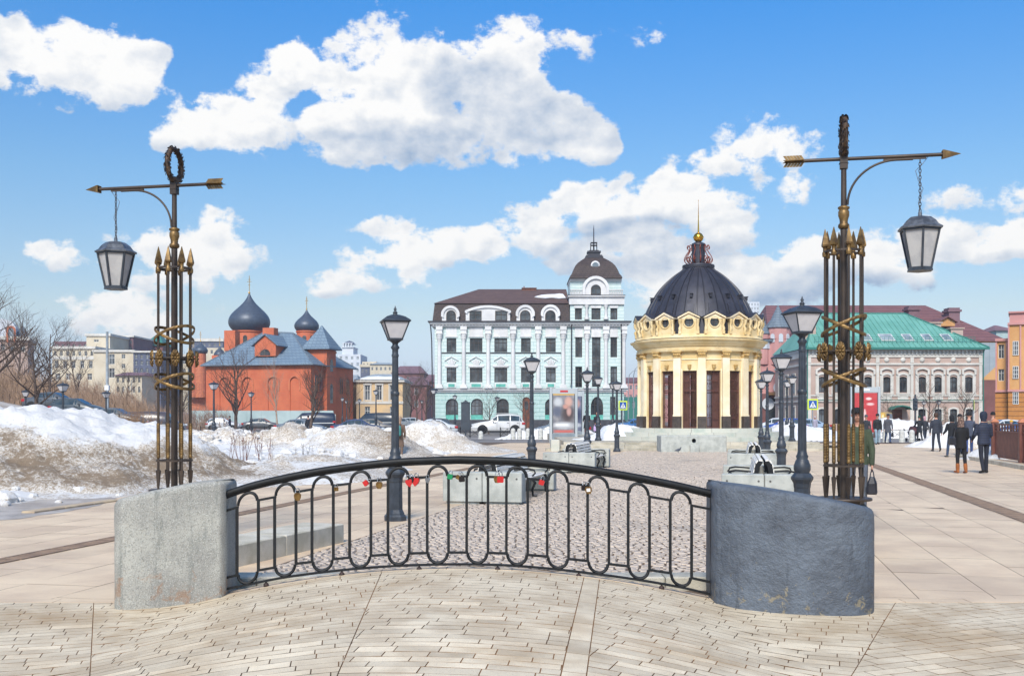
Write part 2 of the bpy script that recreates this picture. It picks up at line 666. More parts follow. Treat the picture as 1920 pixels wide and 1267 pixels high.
def lay(polys, hf, name, mname, jname, parent, nmax=300, **kw):
    polys = [p for p in polys if len(p) > 2 and abs(area(p)) > 0.0008]
    polys.sort(key=lambda p: -seen_size(p, hf))
    rest = MB()
    for i, p in enumerate(polys):
        pc = piece(p, hf, **kw)
        if i < nmax and seen_size(p, hf) > 60:
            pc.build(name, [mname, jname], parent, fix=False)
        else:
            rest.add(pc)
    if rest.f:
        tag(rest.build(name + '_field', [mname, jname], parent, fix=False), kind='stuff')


# ---- slabs of the square
polys = []
a = -14.0
row = 0
kerb_y = 10.75
while a < 16.5:
    wd = (0.62, 0.8, 0.7)[row % 3]
    b = 8.0 + random.uniform(0, 0.8)
    while b < 69:
        ln = random.choice((0.9, 1.2, 1.2, 1.5))
        for (a0, a1) in ([(a, a + wd)] if not (a < -5.1 < a + wd or a < 0.9 < a + wd) else
                         [(a, min(a + wd, -5.1 if a < -5.1 else 0.9))] if True else []):
            mid = (a0 + a1) / 2
            if -5.1 < mid < 0.9:
                continue
            q = [ab(a0, b), ab(a1, b), ab(a1, b + ln), ab(a0, b + ln)]
            q = clip(q, 0, -1, -9.935)
            q = clip(q, 0, 1, 68.0)
            if len(q) > 2:
                if area(q) < 0:
                    q.reverse()
                polys.append(q)
        b += ln
    if a < -5.1 < a + wd:
        a = -5.1
    elif a < 0.9 < a + wd:
        a = 0.9
    else:
        a += wd
    row += 1
lay(polys, flat, 'slab', 'slab', 'joint', plaza, gap=0.0038, th=0.01, jit=0.0005)

# ---- cobbled walk
g = MB()
g.face([(*ab(-5.15, 10.4), -0.012), (*ab(0.95, 10.4), -0.012), (*ab(0.95, 53.5), -0.012), (*ab(-5.15, 53.5), -0.012)])
cob_base = tag(g.build('cobbled_walk', 'mortar'), kind='structure')
cob = MB()
b = 10.6
while b < 53.2:
    st = 0.105 if b < 30 else 0.17
    a = -5.1 + random.uniform(0, 0.05)
    while a < 0.88:
        wd = st * random.uniform(0.9, 1.5)
        x, y = ab(a + wd / 2, b)
        if y > 10.78 and y < 51.9:
            h = 0.5 * wd - 0.009
            k = 0.5 * st - 0.008
            dz = random.uniform(-0.006, 0.006)
            tilt = random.uniform(-0.005, 0.005)
            lo = [(*ab(a + wd / 2 + sx * h, b + sy * k), -0.012) for sx, sy in ((-1, -1), (1, -1), (1, 1), (-1, 1))]
            hi2 = [(*ab(a + wd / 2 + sx * (h - 0.012), b + sy * (k - 0.012)), 0.012 + dz + tilt * sx) for sx, sy in ((-1, -1), (1, -1), (1, 1), (-1, 1))]
            cob.rings([lo, hi2], cap0=False)
        a += wd
    b += st
tag(cob.build('cobblestones', 'cobble', cob_base, fix=False), kind='stuff')

# ---- pavers on the hump: fields laid at several angles between border courses
LINES = [(-3.9, 9.95, -2.0, 5.0), (-1.2, 9.95, -0.9, 5.0), (0.75, 9.95, 0.25, 5.0), (3.6, 9.95, 1.3, 5.0)]
ANG = [16, 9, -5, -17, 22]
hp = []


def half(l):
    x0, y0, x1, y1 = l
    nx, ny = (y1 - y0), -(x1 - x0)
    d = math.hypot(nx, ny)
    nx, ny = -nx / d, -ny / d          # points to +x side
    return nx, ny, nx * x0 + ny * y0


BW = 0.0
for k in range(5):
    th = R(ANG[k])
    cs, sn = math.cos(th), math.sin(th)
    r = 0
    v = -16.0
    while v < 16:
        hgt = 0.125 if r % 4 else 0.15
        u = -16.0 + (0.15 if r % 2 else 0.0) + random.uniform(-0.03, 0.03)
        while u < 16:
            ln = random.choice((0.24, 0.27, 0.30, 0.34))
            q = [(u, v), (u + ln, v), (u + ln, v + hgt), (u, v + hgt)]
            q = [(p[0] * cs - p[1] * sn, p[0] * sn + p[1] * cs + 6) for p in q]
            u += ln
            if not any(-8 < p[0] < 8 and 3.5 < p[1] < 10 for p in q):
                continue
            q = clip(q, 0, 1, 9.74)
            q = clip(q, 0, -1, -3.9)
            if k > 0 and q:
                nx, ny, c = half(LINES[k - 1])
                q = clip(q, -nx, -ny, -(c + (0.07 if k == 3 else 0)))
            if k < 4 and q:
                nx, ny, c = half(LINES[k])
                q = clip(q, nx, ny, c - (0.07 if k == 2 else 0))
            if len(q) > 2 and abs(area(q)) > 0.0008:
                if area(q) < 0:
                    q.reverse()
                hp.append(q)
        v += hgt
        r += 1
for l in LINES[2:3]:                # border course
    BW = 0.07
    x0, y0, x1, y1 = l
    L = math.hypot(x1 - x0, y1 - y0) + 1.2
    dx, dy = (x1 - x0) / math.hypot(x1 - x0, y1 - y0), (y1 - y0) / math.hypot(x1 - x0, y1 - y0)
    t = 0.0
    while t < L:
        e = t + random.choice((0.4, 0.5, 0.6))
        q = [(x0 + dx * s - dy * o_, y0 + dy * s + dx * o_) for s, o_ in ((t, -BW), (e, -BW), (e, BW), (t, BW))]
        q = clip(q, 0, 1, 9.74)
        if len(q) > 2:
            if area(q) < 0:
                q.reverse()
            hp.append(q)
        t = e
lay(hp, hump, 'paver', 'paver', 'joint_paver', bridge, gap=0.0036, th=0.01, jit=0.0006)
# edging stones at the far rim of the hump
for i in range(26):
    x0 = -7.8 + i * 0.6
    q = [(x0, 9.75), (x0 + 0.3, 9.75), (x0 + 0.6, 9.75), (x0 + 0.6, 9.94), (x0 + 0.3, 9.94), (x0, 9.94)]
    piece(q, hump, gap=0.003, th=0.30, jit=0.001).build('edging_stone', ['slab', 'slab'], bridge, fix=False)

# kerb beyond the railing, and the low wall beside the cobbles
kerb = thing('kerb', 'pale granite kerb stones just beyond the arched railing', 'kerb', (0, 0, 0))
for i in range(7):
    x0 = -3.3 + i * 0.8
    MB().cbox(x0 + 0.004, x0 + 0.796, 10.42, 10.76, -0.06, 0.13, 0.012).build('kerb_stone', 'granite_kerb', kerb)
lw = thing('low_wall', 'low granite wall beside the cobbles behind the arched railing', 'wall', (-2.27, 14.4, 0), R(19.2))
for i in range(2):
    m_ = MB()
    m_.cbox(-0.62, 0.0, -2.95 + i * 1.48 + 0.003, -2.95 + (i + 1) * 1.48 - 0.003, -0.05, 0.25, 0.012)
    m_.build('block', 'granite_kerb', lw)
lw.rotation_euler.z = -R(19.2)


# drains
def drain(label, a, b0, n, wd=0.42):
    t = thing('drain_channel', label, 'drain', (*ab(a, b0), 0), -AX)
    proto = None
    for i in range(n):
        if proto is None:
            m_ = MB()
            m_.box(0, 0.025, 0, 0.97, 0.002, 0.012)
            m_.box(wd - 0.025, wd, 0, 0.97, 0.002, 0.012)
            for k in range(13):
                y = 0.0 + k * 0.0779
                m_.box(0.025, wd - 0.025, y, y + 0.035, 0.002, 0.011)
            proto = m_.mesh('grate', 'grate')
        o = bpy.data.objects.new('grate', proto)
        link(o, t)
        o.location = (0, i * 1.0, 0)
        o.rotation_euler.z = random.uniform(-0.012, 0.012)


drain('rusty drain grating in the pavement left of the lamp row', -8.55, 10.2, 28, 0.3)
drain('rusty drain grating in the pavement by the walking people', 4.55, 17.5, 24, 0.4)

# ================================================================ granite end walls
M['wall_paint'] = None


def wall_mats():
    m_ = bpy.data.materials.new('stained_granite')
    m_.use_nodes = True
    t = NT(m_.node_tree)
    b = t.node('ShaderNodeBsdfPrincipled')
    o = t.node('ShaderNodeOutputMaterial')
    t.l.new(b.outputs[0], o.inputs[0])
    b.inputs['Roughness'].default_value = 0.8
    tcn = t.node('ShaderNodeTexCoord')
    v = tcn.outputs['Object']
    sp = t.node('ShaderNodeSeparateXYZ')
    t.l.new(v, sp.inputs[0])
    big_ = t.noise(v, 2.2, 4, 0.6).outputs['Fac']
    st = t.node('ShaderNodeMapping')
    st.inputs['Scale'].default_value = (9, 9, 1.4)
    t.l.new(v, st.inputs[0])
    streak = t.noise(st.outputs[0], 1.0, 4, 0.6).outputs['Fac']
    c = t.mix(t.mapr(big_, 0.35, 0.65), rgb('#a6a49b'), rgb('#8c8a84'))
    c = t.mix(t.m('MULTIPLY', t.mapr(streak, 0.52, 0.7), 0.7), c, rgb('#6c6f6a'))
    sk = t.noise(v, 75, 2, 0.8).outputs['Fac']
    c = t.mix(t.m('MULTIPLY', t.mapr(sk, 0.5, 0.62), 0.55), c, rgb('#62645f'))
    sk2 = t.noise(v, 105, 2, 0.8).outputs['Fac']
    c = t.mix(t.m('MULTIPLY', t.mapr(sk2, 0.56, 0.66), 0.6), c, rgb('#c9cac3'))
    rn = t.noise(v, 5.5, 6, 0.72, 0.6).outputs['Fac']
    low = t.mapr(sp.outputs[2], 0.10, 0.62, 1.0, 0.0)
    rust = t.mapr(t.m('ADD', rn, t.m('MULTIPLY', low, 0.15)), 0.67, 0.79)
    c = t.mix(t.m('MULTIPLY', rust, 0.5), c, rgb('#8f6238'))
    t.put(b.inputs['Base Color'], c)
    bp = t.node('ShaderNodeBump')
    bp.inputs['Strength'].default_value = 0.5
    bp.inputs['Distance'].default_value = 0.01
    t.put(bp.inputs['Height'], sk)
    t.l.new(bp.outputs[0], b.inputs['Normal'])
    M['stained_granite'] = m_

    m_ = bpy.data.materials.new('painted_render')
    m_.use_nodes = True
    t = NT(m_.node_tree)
    b = t.node('ShaderNodeBsdfPrincipled')
    o = t.node('ShaderNodeOutputMaterial')
    t.l.new(b.outputs[0], o.inputs[0])
    b.inputs['Roughness'].default_value = 0.55
    tcn = t.node('ShaderNodeTexCoord')
    v = tcn.outputs['Object']
    sp = t.node('ShaderNodeSeparateXYZ')
    t.l.new(v, sp.inputs[0])
    n1 = t.noise(v, 2.5, 5, 0.6).outputs['Fac']
    c = t.mix(t.mapr(n1, 0.35, 0.65), rgb('#5d656f'), rgb('#4a5059'))
    rn = t.noise(v, 11, 6, 0.7, 0.5).outputs['Fac']
    low = t.mapr(sp.outputs[2], 0.0, 0.55, 1.0, 0.0)
    chip = t.mapr(t.m('ADD', rn, t.m('MULTIPLY', low, 0.16)), 0.70, 0.75)
    c = t.mix(t.m('MULTIPLY', chip, 0.8), c, rgb('#867c66'))
    st = t.node('ShaderNodeMapping')
    st.inputs['Scale'].default_value = (16, 16, 2.2)
    t.l.new(v, st.inputs[0])
    streak = t.noise(st.outputs[0], 1.0, 4, 0.6).outputs['Fac']
    c = t.mix(t.m('MULTIPLY', t.mapr(streak, 0.56, 0.74), 0.6), c, rgb('#343a42'))
    t.put(b.inputs['Base Color'], c)
    h = t.m('ADD', t.m('MULTIPLY', t.noise(v, 14, 5, 0.65).outputs['Fac'], 1.6), t.m('MULTIPLY', t.noise(v, 70, 3, 0.6).outputs['Fac'], 0.4))
    bp = t.node('ShaderNodeBump')
    bp.inputs['Strength'].default_value = 0.65
    bp.inputs['Distance'].default_value = 0.03
    t.put(bp.inputs['Height'], h)
    t.l.new(bp.outputs[0], b.inputs['Normal'])
    M['painted_render'] = m_


wall_mats()


def smooth_line(pts, n):
    """Catmull-Rom through 2-D points"""
    out = []
    m_ = len(pts)
    for i in range(m_ - 1):
        p0, p1, p2, p3 = pts[max(i - 1, 0)], pts[i], pts[i + 1], pts[min(i + 2, m_ - 1)]
        for k in range(n):
            t = k / n
            out.append(tuple(0.5 * ((2 * p1[j]) + (-p0[j] + p2[j]) * t + (2 * p0[j] - 5 * p1[j] + 4 * p2[j] - p3[j]) * t * t +
                                    (-p0[j] + 3 * p1[j] - 3 * p2[j] + p3[j]) * t ** 3) for j in range(len(p1))))
    out.append(tuple(pts[-1]))
    return out


def end_wall(name, label, cat, outline, top, ms, face_from):
    cx = sum(p[0] for p in outline) / len(outline)
    cy = sum(p[1] for p in outline) / len(outline)
    r = thing(name, label, cat, (cx, cy, 0))
    n = len(outline)

    def inset(d):
        out = []
        for i in range(n):
            a, b, c = outline[i - 1], outline[i], outline[(i + 1) % n]
            tx, ty = c[0] - a[0], c[1] - a[1]
            l = math.hypot(tx, ty) or 1
            out.append((b[0] - ty / l * d - cx, b[1] + tx / l * d - cy))
        return out
    rr = 0.055
    rs = []
    for k in range(9):
        q = inset(0)
        rs.append([(x, y, -0.12 + (top(x + cx) - rr + 0.12) * k / 8) for x, y in q])
    for k in range(1, 6):
        ph = k / 5 * PI / 2
        q = inset(rr * (1 - math.cos(ph)))
        rs.append([(x, y, top(x + cx) - rr + rr * math.sin(ph)) for x, y in q])
    # gentle unevenness
    rs = [[(x + 0.005 * fnoise(x, z, 5, y), y + 0.006 * fnoise(x, z, 5, y + 3), z) for x, y, z in ring] for ring in rs]
    body = MB()
    body.rings(rs, smooth=True, cap0=False, cap1=False)
    # cap as strips between the two long sides so that it follows the slope
    body.face(rs[-1])
    body.build('body', ms, r)
    return r


fr = smooth_line([(-2.62, 9.62), (-2.9, 9.53), (-3.14, 9.44), (-3.36, 9.37), (-3.50, 9.41), (-3.55, 9.55)], 6)
bk = smooth_line([(-3.55, 9.72), (-3.50, 9.90), (-3.34, 9.97), (-3.1, 9.98), (-2.85, 10.02), (-2.60, 10.08)], 6)
lout = list(reversed(fr + bk))
if area(lout) < 0:
    lout.reverse()
lwall = end_wall('parapet_wall', 'speckled grey granite parapet with rust stains, left of the railing', 'wall', lout,
                 lambda x: 1.115 - 0.012 * abs(min(x + 2.75, 0)) - 0.21 * max(0, -x - 2.75) ** 1.35, 'stained_granite', None)
fr = smooth_line([(1.815, 9.50), (2.02, 9.33), (2.45, 9.15), (2.85, 9.08), (3.08, 9.17), (3.18, 9.36)], 6)
bk = smooth_line([(3.19, 9.52), (3.08, 9.68), (2.85, 9.72), (2.45, 9.76), (2.05, 9.88), (1.82, 10.0)], 6)
rout = fr + bk
if area(rout) < 0:
    rout.reverse()
rwall = end_wall('parapet_wall', 'rough blue-grey painted parapet right of the railing', 'wall', rout,
                 lambda x: 1.112 - 0.085 * (x - 1.8) - 0.055 * max(0, x - 1.8) ** 2, 'painted_render', None)

# ================================================================ arched railing
S = 9.6 / F
rail_top = [(413, 930), (472, 910), (550, 892), (625, 878.7), (735, 866), (840, 861.2), (875, 861), (990, 865.5), (1120, 881.7), (1250, 905), (1336, 925)]
rail_bot = [(413, 1106), (480, 1092), (535, 1081.5), (610, 1071.5), (675, 1065), (747, 1060), (825, 1057.5), (895, 1057.5), (964, 1060), (1042, 1066.5), (1120, 1075.7), (1198, 1086.5), (1277, 1100.4), (1336, 1114.5)]
top_l = smooth_line(rail_top, 6)
bot_l = smooth_line(rail_bot, 6)


def yy(line, px):
    for p, q in zip(line, line[1:]):
        if p[0] <= px <= q[0]:
            return p[1] + (q[1] - p[1]) * (px - p[0]) / (q[0] - p[0])
    return line[0][1] if px < line[0][0] else line[-1][1]


RX, RY = (875 - 960) * S, 9.78
rail = thing('railing', 'black wrought iron railing with looped bars arching over the hump', 'railing', (RX, RY, hump(RX, RY)))
DZ = hump(RX, RY)


def rp(px, py, dy=0.0):
    # the railing is drawn on the plane Y = RY
    k = RY / F
    return Vector(((px - 960) * k - RX, dy, EYE + (HOR - py) * k - DZ))


m_ = MB()
m_.tube([rp(*p) for p in top_l], 0.031, 10)
m_.tube([rp(p[0], p[1] + 5.5) for p in top_l], 0.017, 6)
m_.build('handrail', 'iron', rail)
m_ = MB()
for p, q in zip(bot_l, bot_l[1:]):
    m_.bar(rp(*p), rp(*q) + (rp(*q) - rp(*p)) * 0.02, 0.03, 0.02)
m_.build('bottom_rail', 'iron', rail)
for px in (414.5, 1334):
    MB().bar(rp(px, yy(top_l, px) + 3), rp(px, yy(bot_l, px)), 0.026, 0.026).build('end_post', 'iron', rail)
ARCH = [464.5, 535, 605, 675.5, 747.5, 821, 895, 969.5, 1046, 1121.7, 1197.8, 1276.7]
HW, RD = 20.0, 18.0
prev = (414.5, None)
for i, cx in enumerate(ARCH):
    lx, rx = cx - HW, cx + HW
    ay = yy(top_l, cx) + 11.5
    by = yy(bot_l, cx) - 3
    slope_t = yy(top_l, rx) - yy(top_l, lx)
    slope_b = yy(bot_l, rx) - yy(bot_l, lx)
    arc = [rp(cx + RD * math.cos(t), ay + 19 - 19 * math.sin(t) + slope_t * 0.5 * math.cos(t) * 0.8) for t in [PI - PI * k / 12 for k in range(13)]]
    l0, r0 = arc[0], arc[-1]
    m_ = MB()
    m_.tube(arc, 0.0145, 6, smooth=False, ph=PI / 4)
    m_.build('arch_bar', 'iron', rail)
    loop = [rp(cx + RD * math.cos(t), by - 18 + 18 * math.sin(t) + slope_b * 0.5 * math.cos(t) * 0.8) for t in [PI - PI * k / 12 for k in range(13)]]
    m_ = MB()
    m_.tube(loop, 0.0145, 6, smooth=False, ph=PI / 4)
    m_.build('loop_bar', 'iron', rail)
    ty_l, ty_r = ay + 20 - slope_t * 0.5, ay + 20 + slope_t * 0.5
    by_l, by_r = by - 19 - slope_b * 0.5, by - 19 + slope_b * 0.5
    for (x, t_, b_) in ((lx, ty_l, by_l), (rx, ty_r, by_r)):
        MB().bar(rp(x, t_ - 1), rp(x, b_ + 1), 0.024).build('baluster', 'iron', rail)
    k = RY / F
    pxl = prev[0]
    pt = prev[1] if prev[1] is not None else (ty_l - slope_t * 0.9)
    pb = prev[2] if prev[1] is not None else (by_l - slope_b * 0.9)
    m_ = MB()
    m_.bar(rp(pxl - 2, pt), rp(lx + 3, ty_l), 0.022)
    m_.build('tie_bar', 'iron', rail)
    m_ = MB()
    m_.bar(rp(pxl - 2, pb), rp(lx + 3, by_l), 0.022)
    m_.build('tie_bar', 'iron', rail)
    prev = (rx, ty_r, by_r)
MB().bar(rp(prev[0] - 2, prev[1]), rp(1336, prev[1] + 8), 0.022).build('tie_bar', 'iron', rail)
MB().bar(rp(prev[0] - 2, prev[2]), rp(1336, prev[2] + 9), 0.022).build('tie_bar', 'iron', rail)
TIES = ARCH
for px in (499, 641, 786, 933, 1085, 1240.5):
    y_ = yy(bot_l, px)
    m_ = MB()
    p = rp(px, y_ + 8.5)
    m_.sphere(p, 0.026, 12, 8)
    m_.bar(p, p + Vector((0, 0, 0.05)), 0.016)
    gz = hump(p.x + RX, RY) - DZ
    m_.bar(Vector((p.x, 0, gz - 0.02)), p, 0.02)
    m_.build('foot', 'rust_ball', rail)

# padlocks on the tie bars
LOCKS = [(558.5, 921, 'brass', 1.25, 0, 'large brass padlock hanging on the railing nearest the granite parapet'),
         (631, 910, 'brass', 0.8, 0, 'small brass padlock alone on the railing, right of the large brass one'),
         (690, 900, 'lock_red', 1.0, 55, 'red padlock tilted sideways on the railing'),
         (711.5, 900, 'brass', 1.15, 0, 'brass padlock beside the tilted red padlock'),
         (766, 896, 'lock_red', 1.15, -12, 'left one of two red heart-shaped padlocks by the lamp post'),
         (772, 892, 'lock_dark', 0.9, 0, 'dark padlock between the two red heart-shaped padlocks'),
         (780.5, 893, 'lock_red', 1.25, 8, 'right one of two red heart-shaped padlocks by the lamp post'),
         (802, 893, 'steel', 0.8, 0, 'small steel padlock right of the red heart-shaped padlocks'),
         (845, 886, 'lock_green', 1.0, 10, 'green padlock on the railing before the concrete planter'),
         (861, 888, 'brass', 0.85, 25, 'brass padlock next to the pair of dark padlocks'),
         (865.5, 890, 'lock_dark', 1.1, -5, 'dark padlock hanging on the railing right of the green one'),
         (932.5, 889, 'brass', 1.15, 4, 'brass padlock against the red padlock on the railing'),
         (938, 890, 'lock_red', 1.25, 0, 'red padlock near the middle of the railing, beside a brass one'),
         (1016.5, 897, 'lock_red', 1.0, 18, 'red padlock hanging slightly tilted before the slatted bench'),
         (1095, 907, 'lock_dark', 1.0, 0, 'dark padlock beside the brown padlock with white label'),
         (1102.5, 909, 'brass', 1.2, -6, 'brown padlock with white label on the right part of the railing')]


def padlock(px, py, mname, sc, tilt, label):
    k = RY / F
    # hang it on the bar: shackle top at the bar
    p = Vector(((px - 960) * k, RY - 0.018, EYE + (HOR - py) * k - 0.012))
    r = thing('padlock', label, 'padlock', p, 0, 'padlocks on the arched railing')
    r.rotation_euler = (0, R(tilt), random.uniform(-0.4, 0.4))
    r.scale = (sc, sc, sc)
    m_ = MB()
    if 'heart' in label:
        out = [(0, -0.062), (0.02, -0.04), (0.029, -0.016), (0.022, 0.0), (0.008, 0.002), (0, -0.006), (-0.008, 0.002), (-0.022, 0.0), (-0.029, -0.016), (-0.02, -0.04)]
    elif mname == 'brass' and sc > 1:
        out = [(0.016, 0), (0.026, -0.012), (0.025, -0.036), (0.014, -0.056), (-0.014, -0.056), (-0.025, -0.036), (-0.026, -0.012), (-0.016, 0)]
    else:
        out = [(0.02, 0), (0.024, -0.006), (0.024, -0.04), (0.018, -0.046), (-0.018, -0.046), (-0.024, -0.04), (-0.024, -0.006), (-0.02, 0)]
    m_.prism(out, -0.011, 0.011)
    m_.build('body', mname, r)
    m_ = MB()
    m_.tube([(-0.014, 0, -0.004), (-0.014, 0, 0.02)] + [(0.014 * math.cos(t), 0, 0.02 + 0.014 * math.sin(t)) for t in [PI - PI * j / 6 for j in range(7)]] + [(0.014, 0, -0.004)], 0.0038, 6)
    m_.build('shackle', 'steel', r)
    if label.startswith('brown padlock'):
        MB().box(-0.014, 0.014, -0.0145, -0.0115, -0.038, -0.014).build('label', 'white_lbl', r)


for l in LOCKS:
    padlock(*l)
# ================================================================ square lamps
def ngon(n, r, z, c=(0, 0), ph=0.0):
    return [(c[0] + r * math.cos(ph + 2 * PI * i / n), c[1] + r * math.sin(ph + 2 * PI * i / n), z) for i in range(n)]


def make_lamp():
    r = thing('street_lamp', 'lamp', 'street lamp')
    Q = PI / 8
    m_ = MB()
    m_.rings([ngon(8, 0.185, 0, ph=Q), ngon(8, 0.185, 0.07, ph=Q), ngon(8, 0.165, 0.10, ph=Q)])
    m_.build('plinth', 'lamp_iron', r)
    m_ = MB()
    m_.rings([ngon(8, k, z, ph=Q) for k, z in ((0.155, 0.10), (0.15, 0.13), (0.125, 0.18), (0.118, 0.62), (0.125, 0.64), (0.13, 0.70), (0.165, 0.76), (0.165, 0.79), (0.12, 0.85))])
    m_.build('pedestal', 'lamp_iron', r)
    m_ = MB()
    m_.lathe([(0.10, 0.84), (0.125, 0.90), (0.125, 0.96), (0.095, 1.04), (0.08, 1.06), (0.092, 1.10), (0.075, 1.13), (0.066, 1.18)], 16)
    m_.build('bulb_moulding', 'lamp_iron', r)
    m_ = MB()
    # fluted shaft
    n = 24
    rs = []
    for z, k in ((1.15, 0.066), (2.05, 0.058), (2.09, 0.056), (2.72, 0.050)):
        rs.append([((k - (0.005 if i % 2 else 0)) * math.cos(2 * PI * i / n), (k - (0.005 if i % 2 else 0)) * math.sin(2 * PI * i / n), z) for i in range(n)])
    m_.rings(rs)
    m_.lathe([(0.058, 2.03), (0.07, 2.05), (0.07, 2.08), (0.058, 2.10)], 16)
    m_.lathe([(0.052, 2.66), (0.062, 2.69), (0.05, 2.72), (0.05, 2.78), (0.075, 2.82), (0.045, 2.86), (0.05, 2.89), (0.105, 2.93), (0.105, 2.945)], 16)
    m_.build('shaft', 'lamp_iron', r)
    la = MB()
    b, t = 0.105, 0.205
    zb, zt = 2.955, 3.235
    la.rings([ngon(4, 0.115 * 1.414, 2.935, ph=PI / 4), ngon(4, 0.118 * 1.414, 2.958, ph=PI / 4)])
    for sx in (-1, 1):
        for sy in (-1, 1):
            la.bar((sx * b, sy * b, zb), (sx * t, sy * t, zt), 0.016)
    for q, z, h in ((b, zb + 0.006, 0.014), (t, zt - 0.006, 0.02)):
        for s in (-1, 1):
            la.bar((-q - 0.006, s * q, z), (q + 0.006, s * q, z), 0.016, h)
            la.bar((s * q, -q - 0.006, z), (s * q, q + 0.006, z), 0.016, h)
    lan = la.build('lantern', 'lamp_iron', r)
    for k in range(4):
        m_ = MB()
        e, f = b - 0.004, t - 0.004
        m_.rings([[(-e, -e, zb + 0.01), (e, -e, zb + 0.01), (e, -e + 0.004, zb + 0.01), (-e, -e + 0.004, zb + 0.01)],
                  [(-f, -f, zt - 0.01), (f, -f, zt - 0.01), (f, -f + 0.004, zt - 0.01), (-f, -f + 0.004, zt - 0.01)]])
        m_.xf(Matrix.Rotation(k * PI / 2, 4, 'Z'))
        m_.build('pane', 'lamp_glass', lan)
    m_ = MB()
    m_.rings([ngon(4, k * 1.414, z, ph=PI / 4) for k, z in ((0.225, 3.232), (0.235, 3.245), (0.22, 3.262), (0.15, 3.315), (0.075, 3.345), (0.06, 3.35))])
    m_.build('roof', 'lamp_iron', lan)
    m_ = MB()
    m_.lathe([(0.05, 3.345), (0.03, 3.375), (0.045, 3.385), (0.03, 3.40), (0.016, 3.42), (0.028, 3.44), (0.018, 3.455), (0.012, 3.47), (0.003, 3.50)], 12)
    m_.build('finial', 'lamp_iron', lan)
    return r


lamp0 = make_lamp()
TERR = 0.42
LAMPS = [  # px of the shaft, distance, base height, label
    (741, 17.4, 0, 'tall lamp post standing just behind the left half of the railing'),
    (997, 30.0, 0, 'second lamp post of the left row, before the columned teal building'),
    (1101, 38.7, 0, 'third lamp post of the left row, right of the poster kiosk'),
    (1156.5, 51, 0, 'lamp post at the left corner of the pavilion steps, crossing sign behind'),
    (1121.5, 56, TERR, 'lamp post on the terrace beside the two waiting people'),
    (1149, 65, TERR, 'smallest lamp post of the left row, behind the one by the steps'),
    (1504, 16.0, 0, 'tall lamp post behind the blue-grey parapet'),
    (1465, 28.3, 0, 'second lamp post of the right row, beside the far concrete planters'),
    (1438.5, 38.7, 0, 'third lamp post of the right row, close right of the pavilion'),
    (1427, 48, 0, 'fourth lamp post of the right row, overlapping the pavilion edge'),
    (1485, 54.7, TERR, 'lamp post on the terrace left of the crossing sign'),
    (1476, 61, TERR, 'thinner lamp post on the terrace before the pink house'),
    (118, 52, None, 'lamp post rising behind the big snow heap at far left'),
    (48, 62, None, 'smaller lamp post at the left edge above the snow heap'),
    (199, 52, None, 'lamp post half buried behind the crest of the big snow heap'),
    (401, 62, None, 'lamp post in the snow left of the bare round tree'),
    (471, 95, None, 'lamp post behind the bare tree before the brick church'),
    (705, 95, None, 'lamp post before the yellow house'),
    (674, 120, None, 'small lamp post left of the yellow house front window'),
    (642, 128, None, 'small lamp post by the brick church corner'),
    (650, 140, None, 'tiny lamp post between brick church and yellow house'),
    (791, 140, None, 'tiny lamp post left of the columned teal building'),
    (814, 84, None, 'lamp post at the left corner of the columned teal building'),
    (853, 106, None, 'lamp post before the first arched window of the teal building'),
    (896, 108, None, 'lamp post before the second arched window of the teal building'),
    (932, 106, None, 'lamp post before the third arched window of the teal building'),
    (970, 108, None, 'lamp post by the wooden door of the teal building'),
    (1732, 100, None, 'left one of two lamp posts before the green-roofed house'),
    (1760, 95, None, 'right one of two lamp posts before the green-roofed house'),
    (1876, 92, None, 'lamp post before the orange building'),
    (1830, 112, None, 'lamp post behind the second crossing sign'),
]
LTOP = {118: 713, 48: 727, 199: 730, 401: 712, 471: 732, 705: 728, 674: 745, 642: 743, 650: 748, 791: 748, 814: 725, 853: 738, 896: 748, 932: 741, 970: 748, 1732: 749, 1760: 748, 1876: 745, 1830: 755}
for i, (px, d, z0, lab) in enumerate(LAMPS):
    o = lamp0 if i == 0 else copy_tree(lamp0)
    if z0 is None:      # the visible top gives how far away a lamp of the same height stands on its ground
        zt = EYE + (HOR - LTOP[px]) / F * d
        z0 = max(0.0, zt - 3.5)
        if z0 == 0.0:
            d = (3.5 - EYE) * F / (HOR - LTOP[px])
    o.location = (gx(px, d), d, z0)
    o.rotation_euler.z = -AX + (R(25) if i in (0, 6) else R(14) if i < 12 else random.uniform(-0.6, 0.6))
    tag(o, lab, 'street lamp', 'square lantern lamp posts')


# ================================================================ arrow lamp columns
def hexring(r, z, ph=PI / 6):
    return ngon(6, r, z, ph=ph)


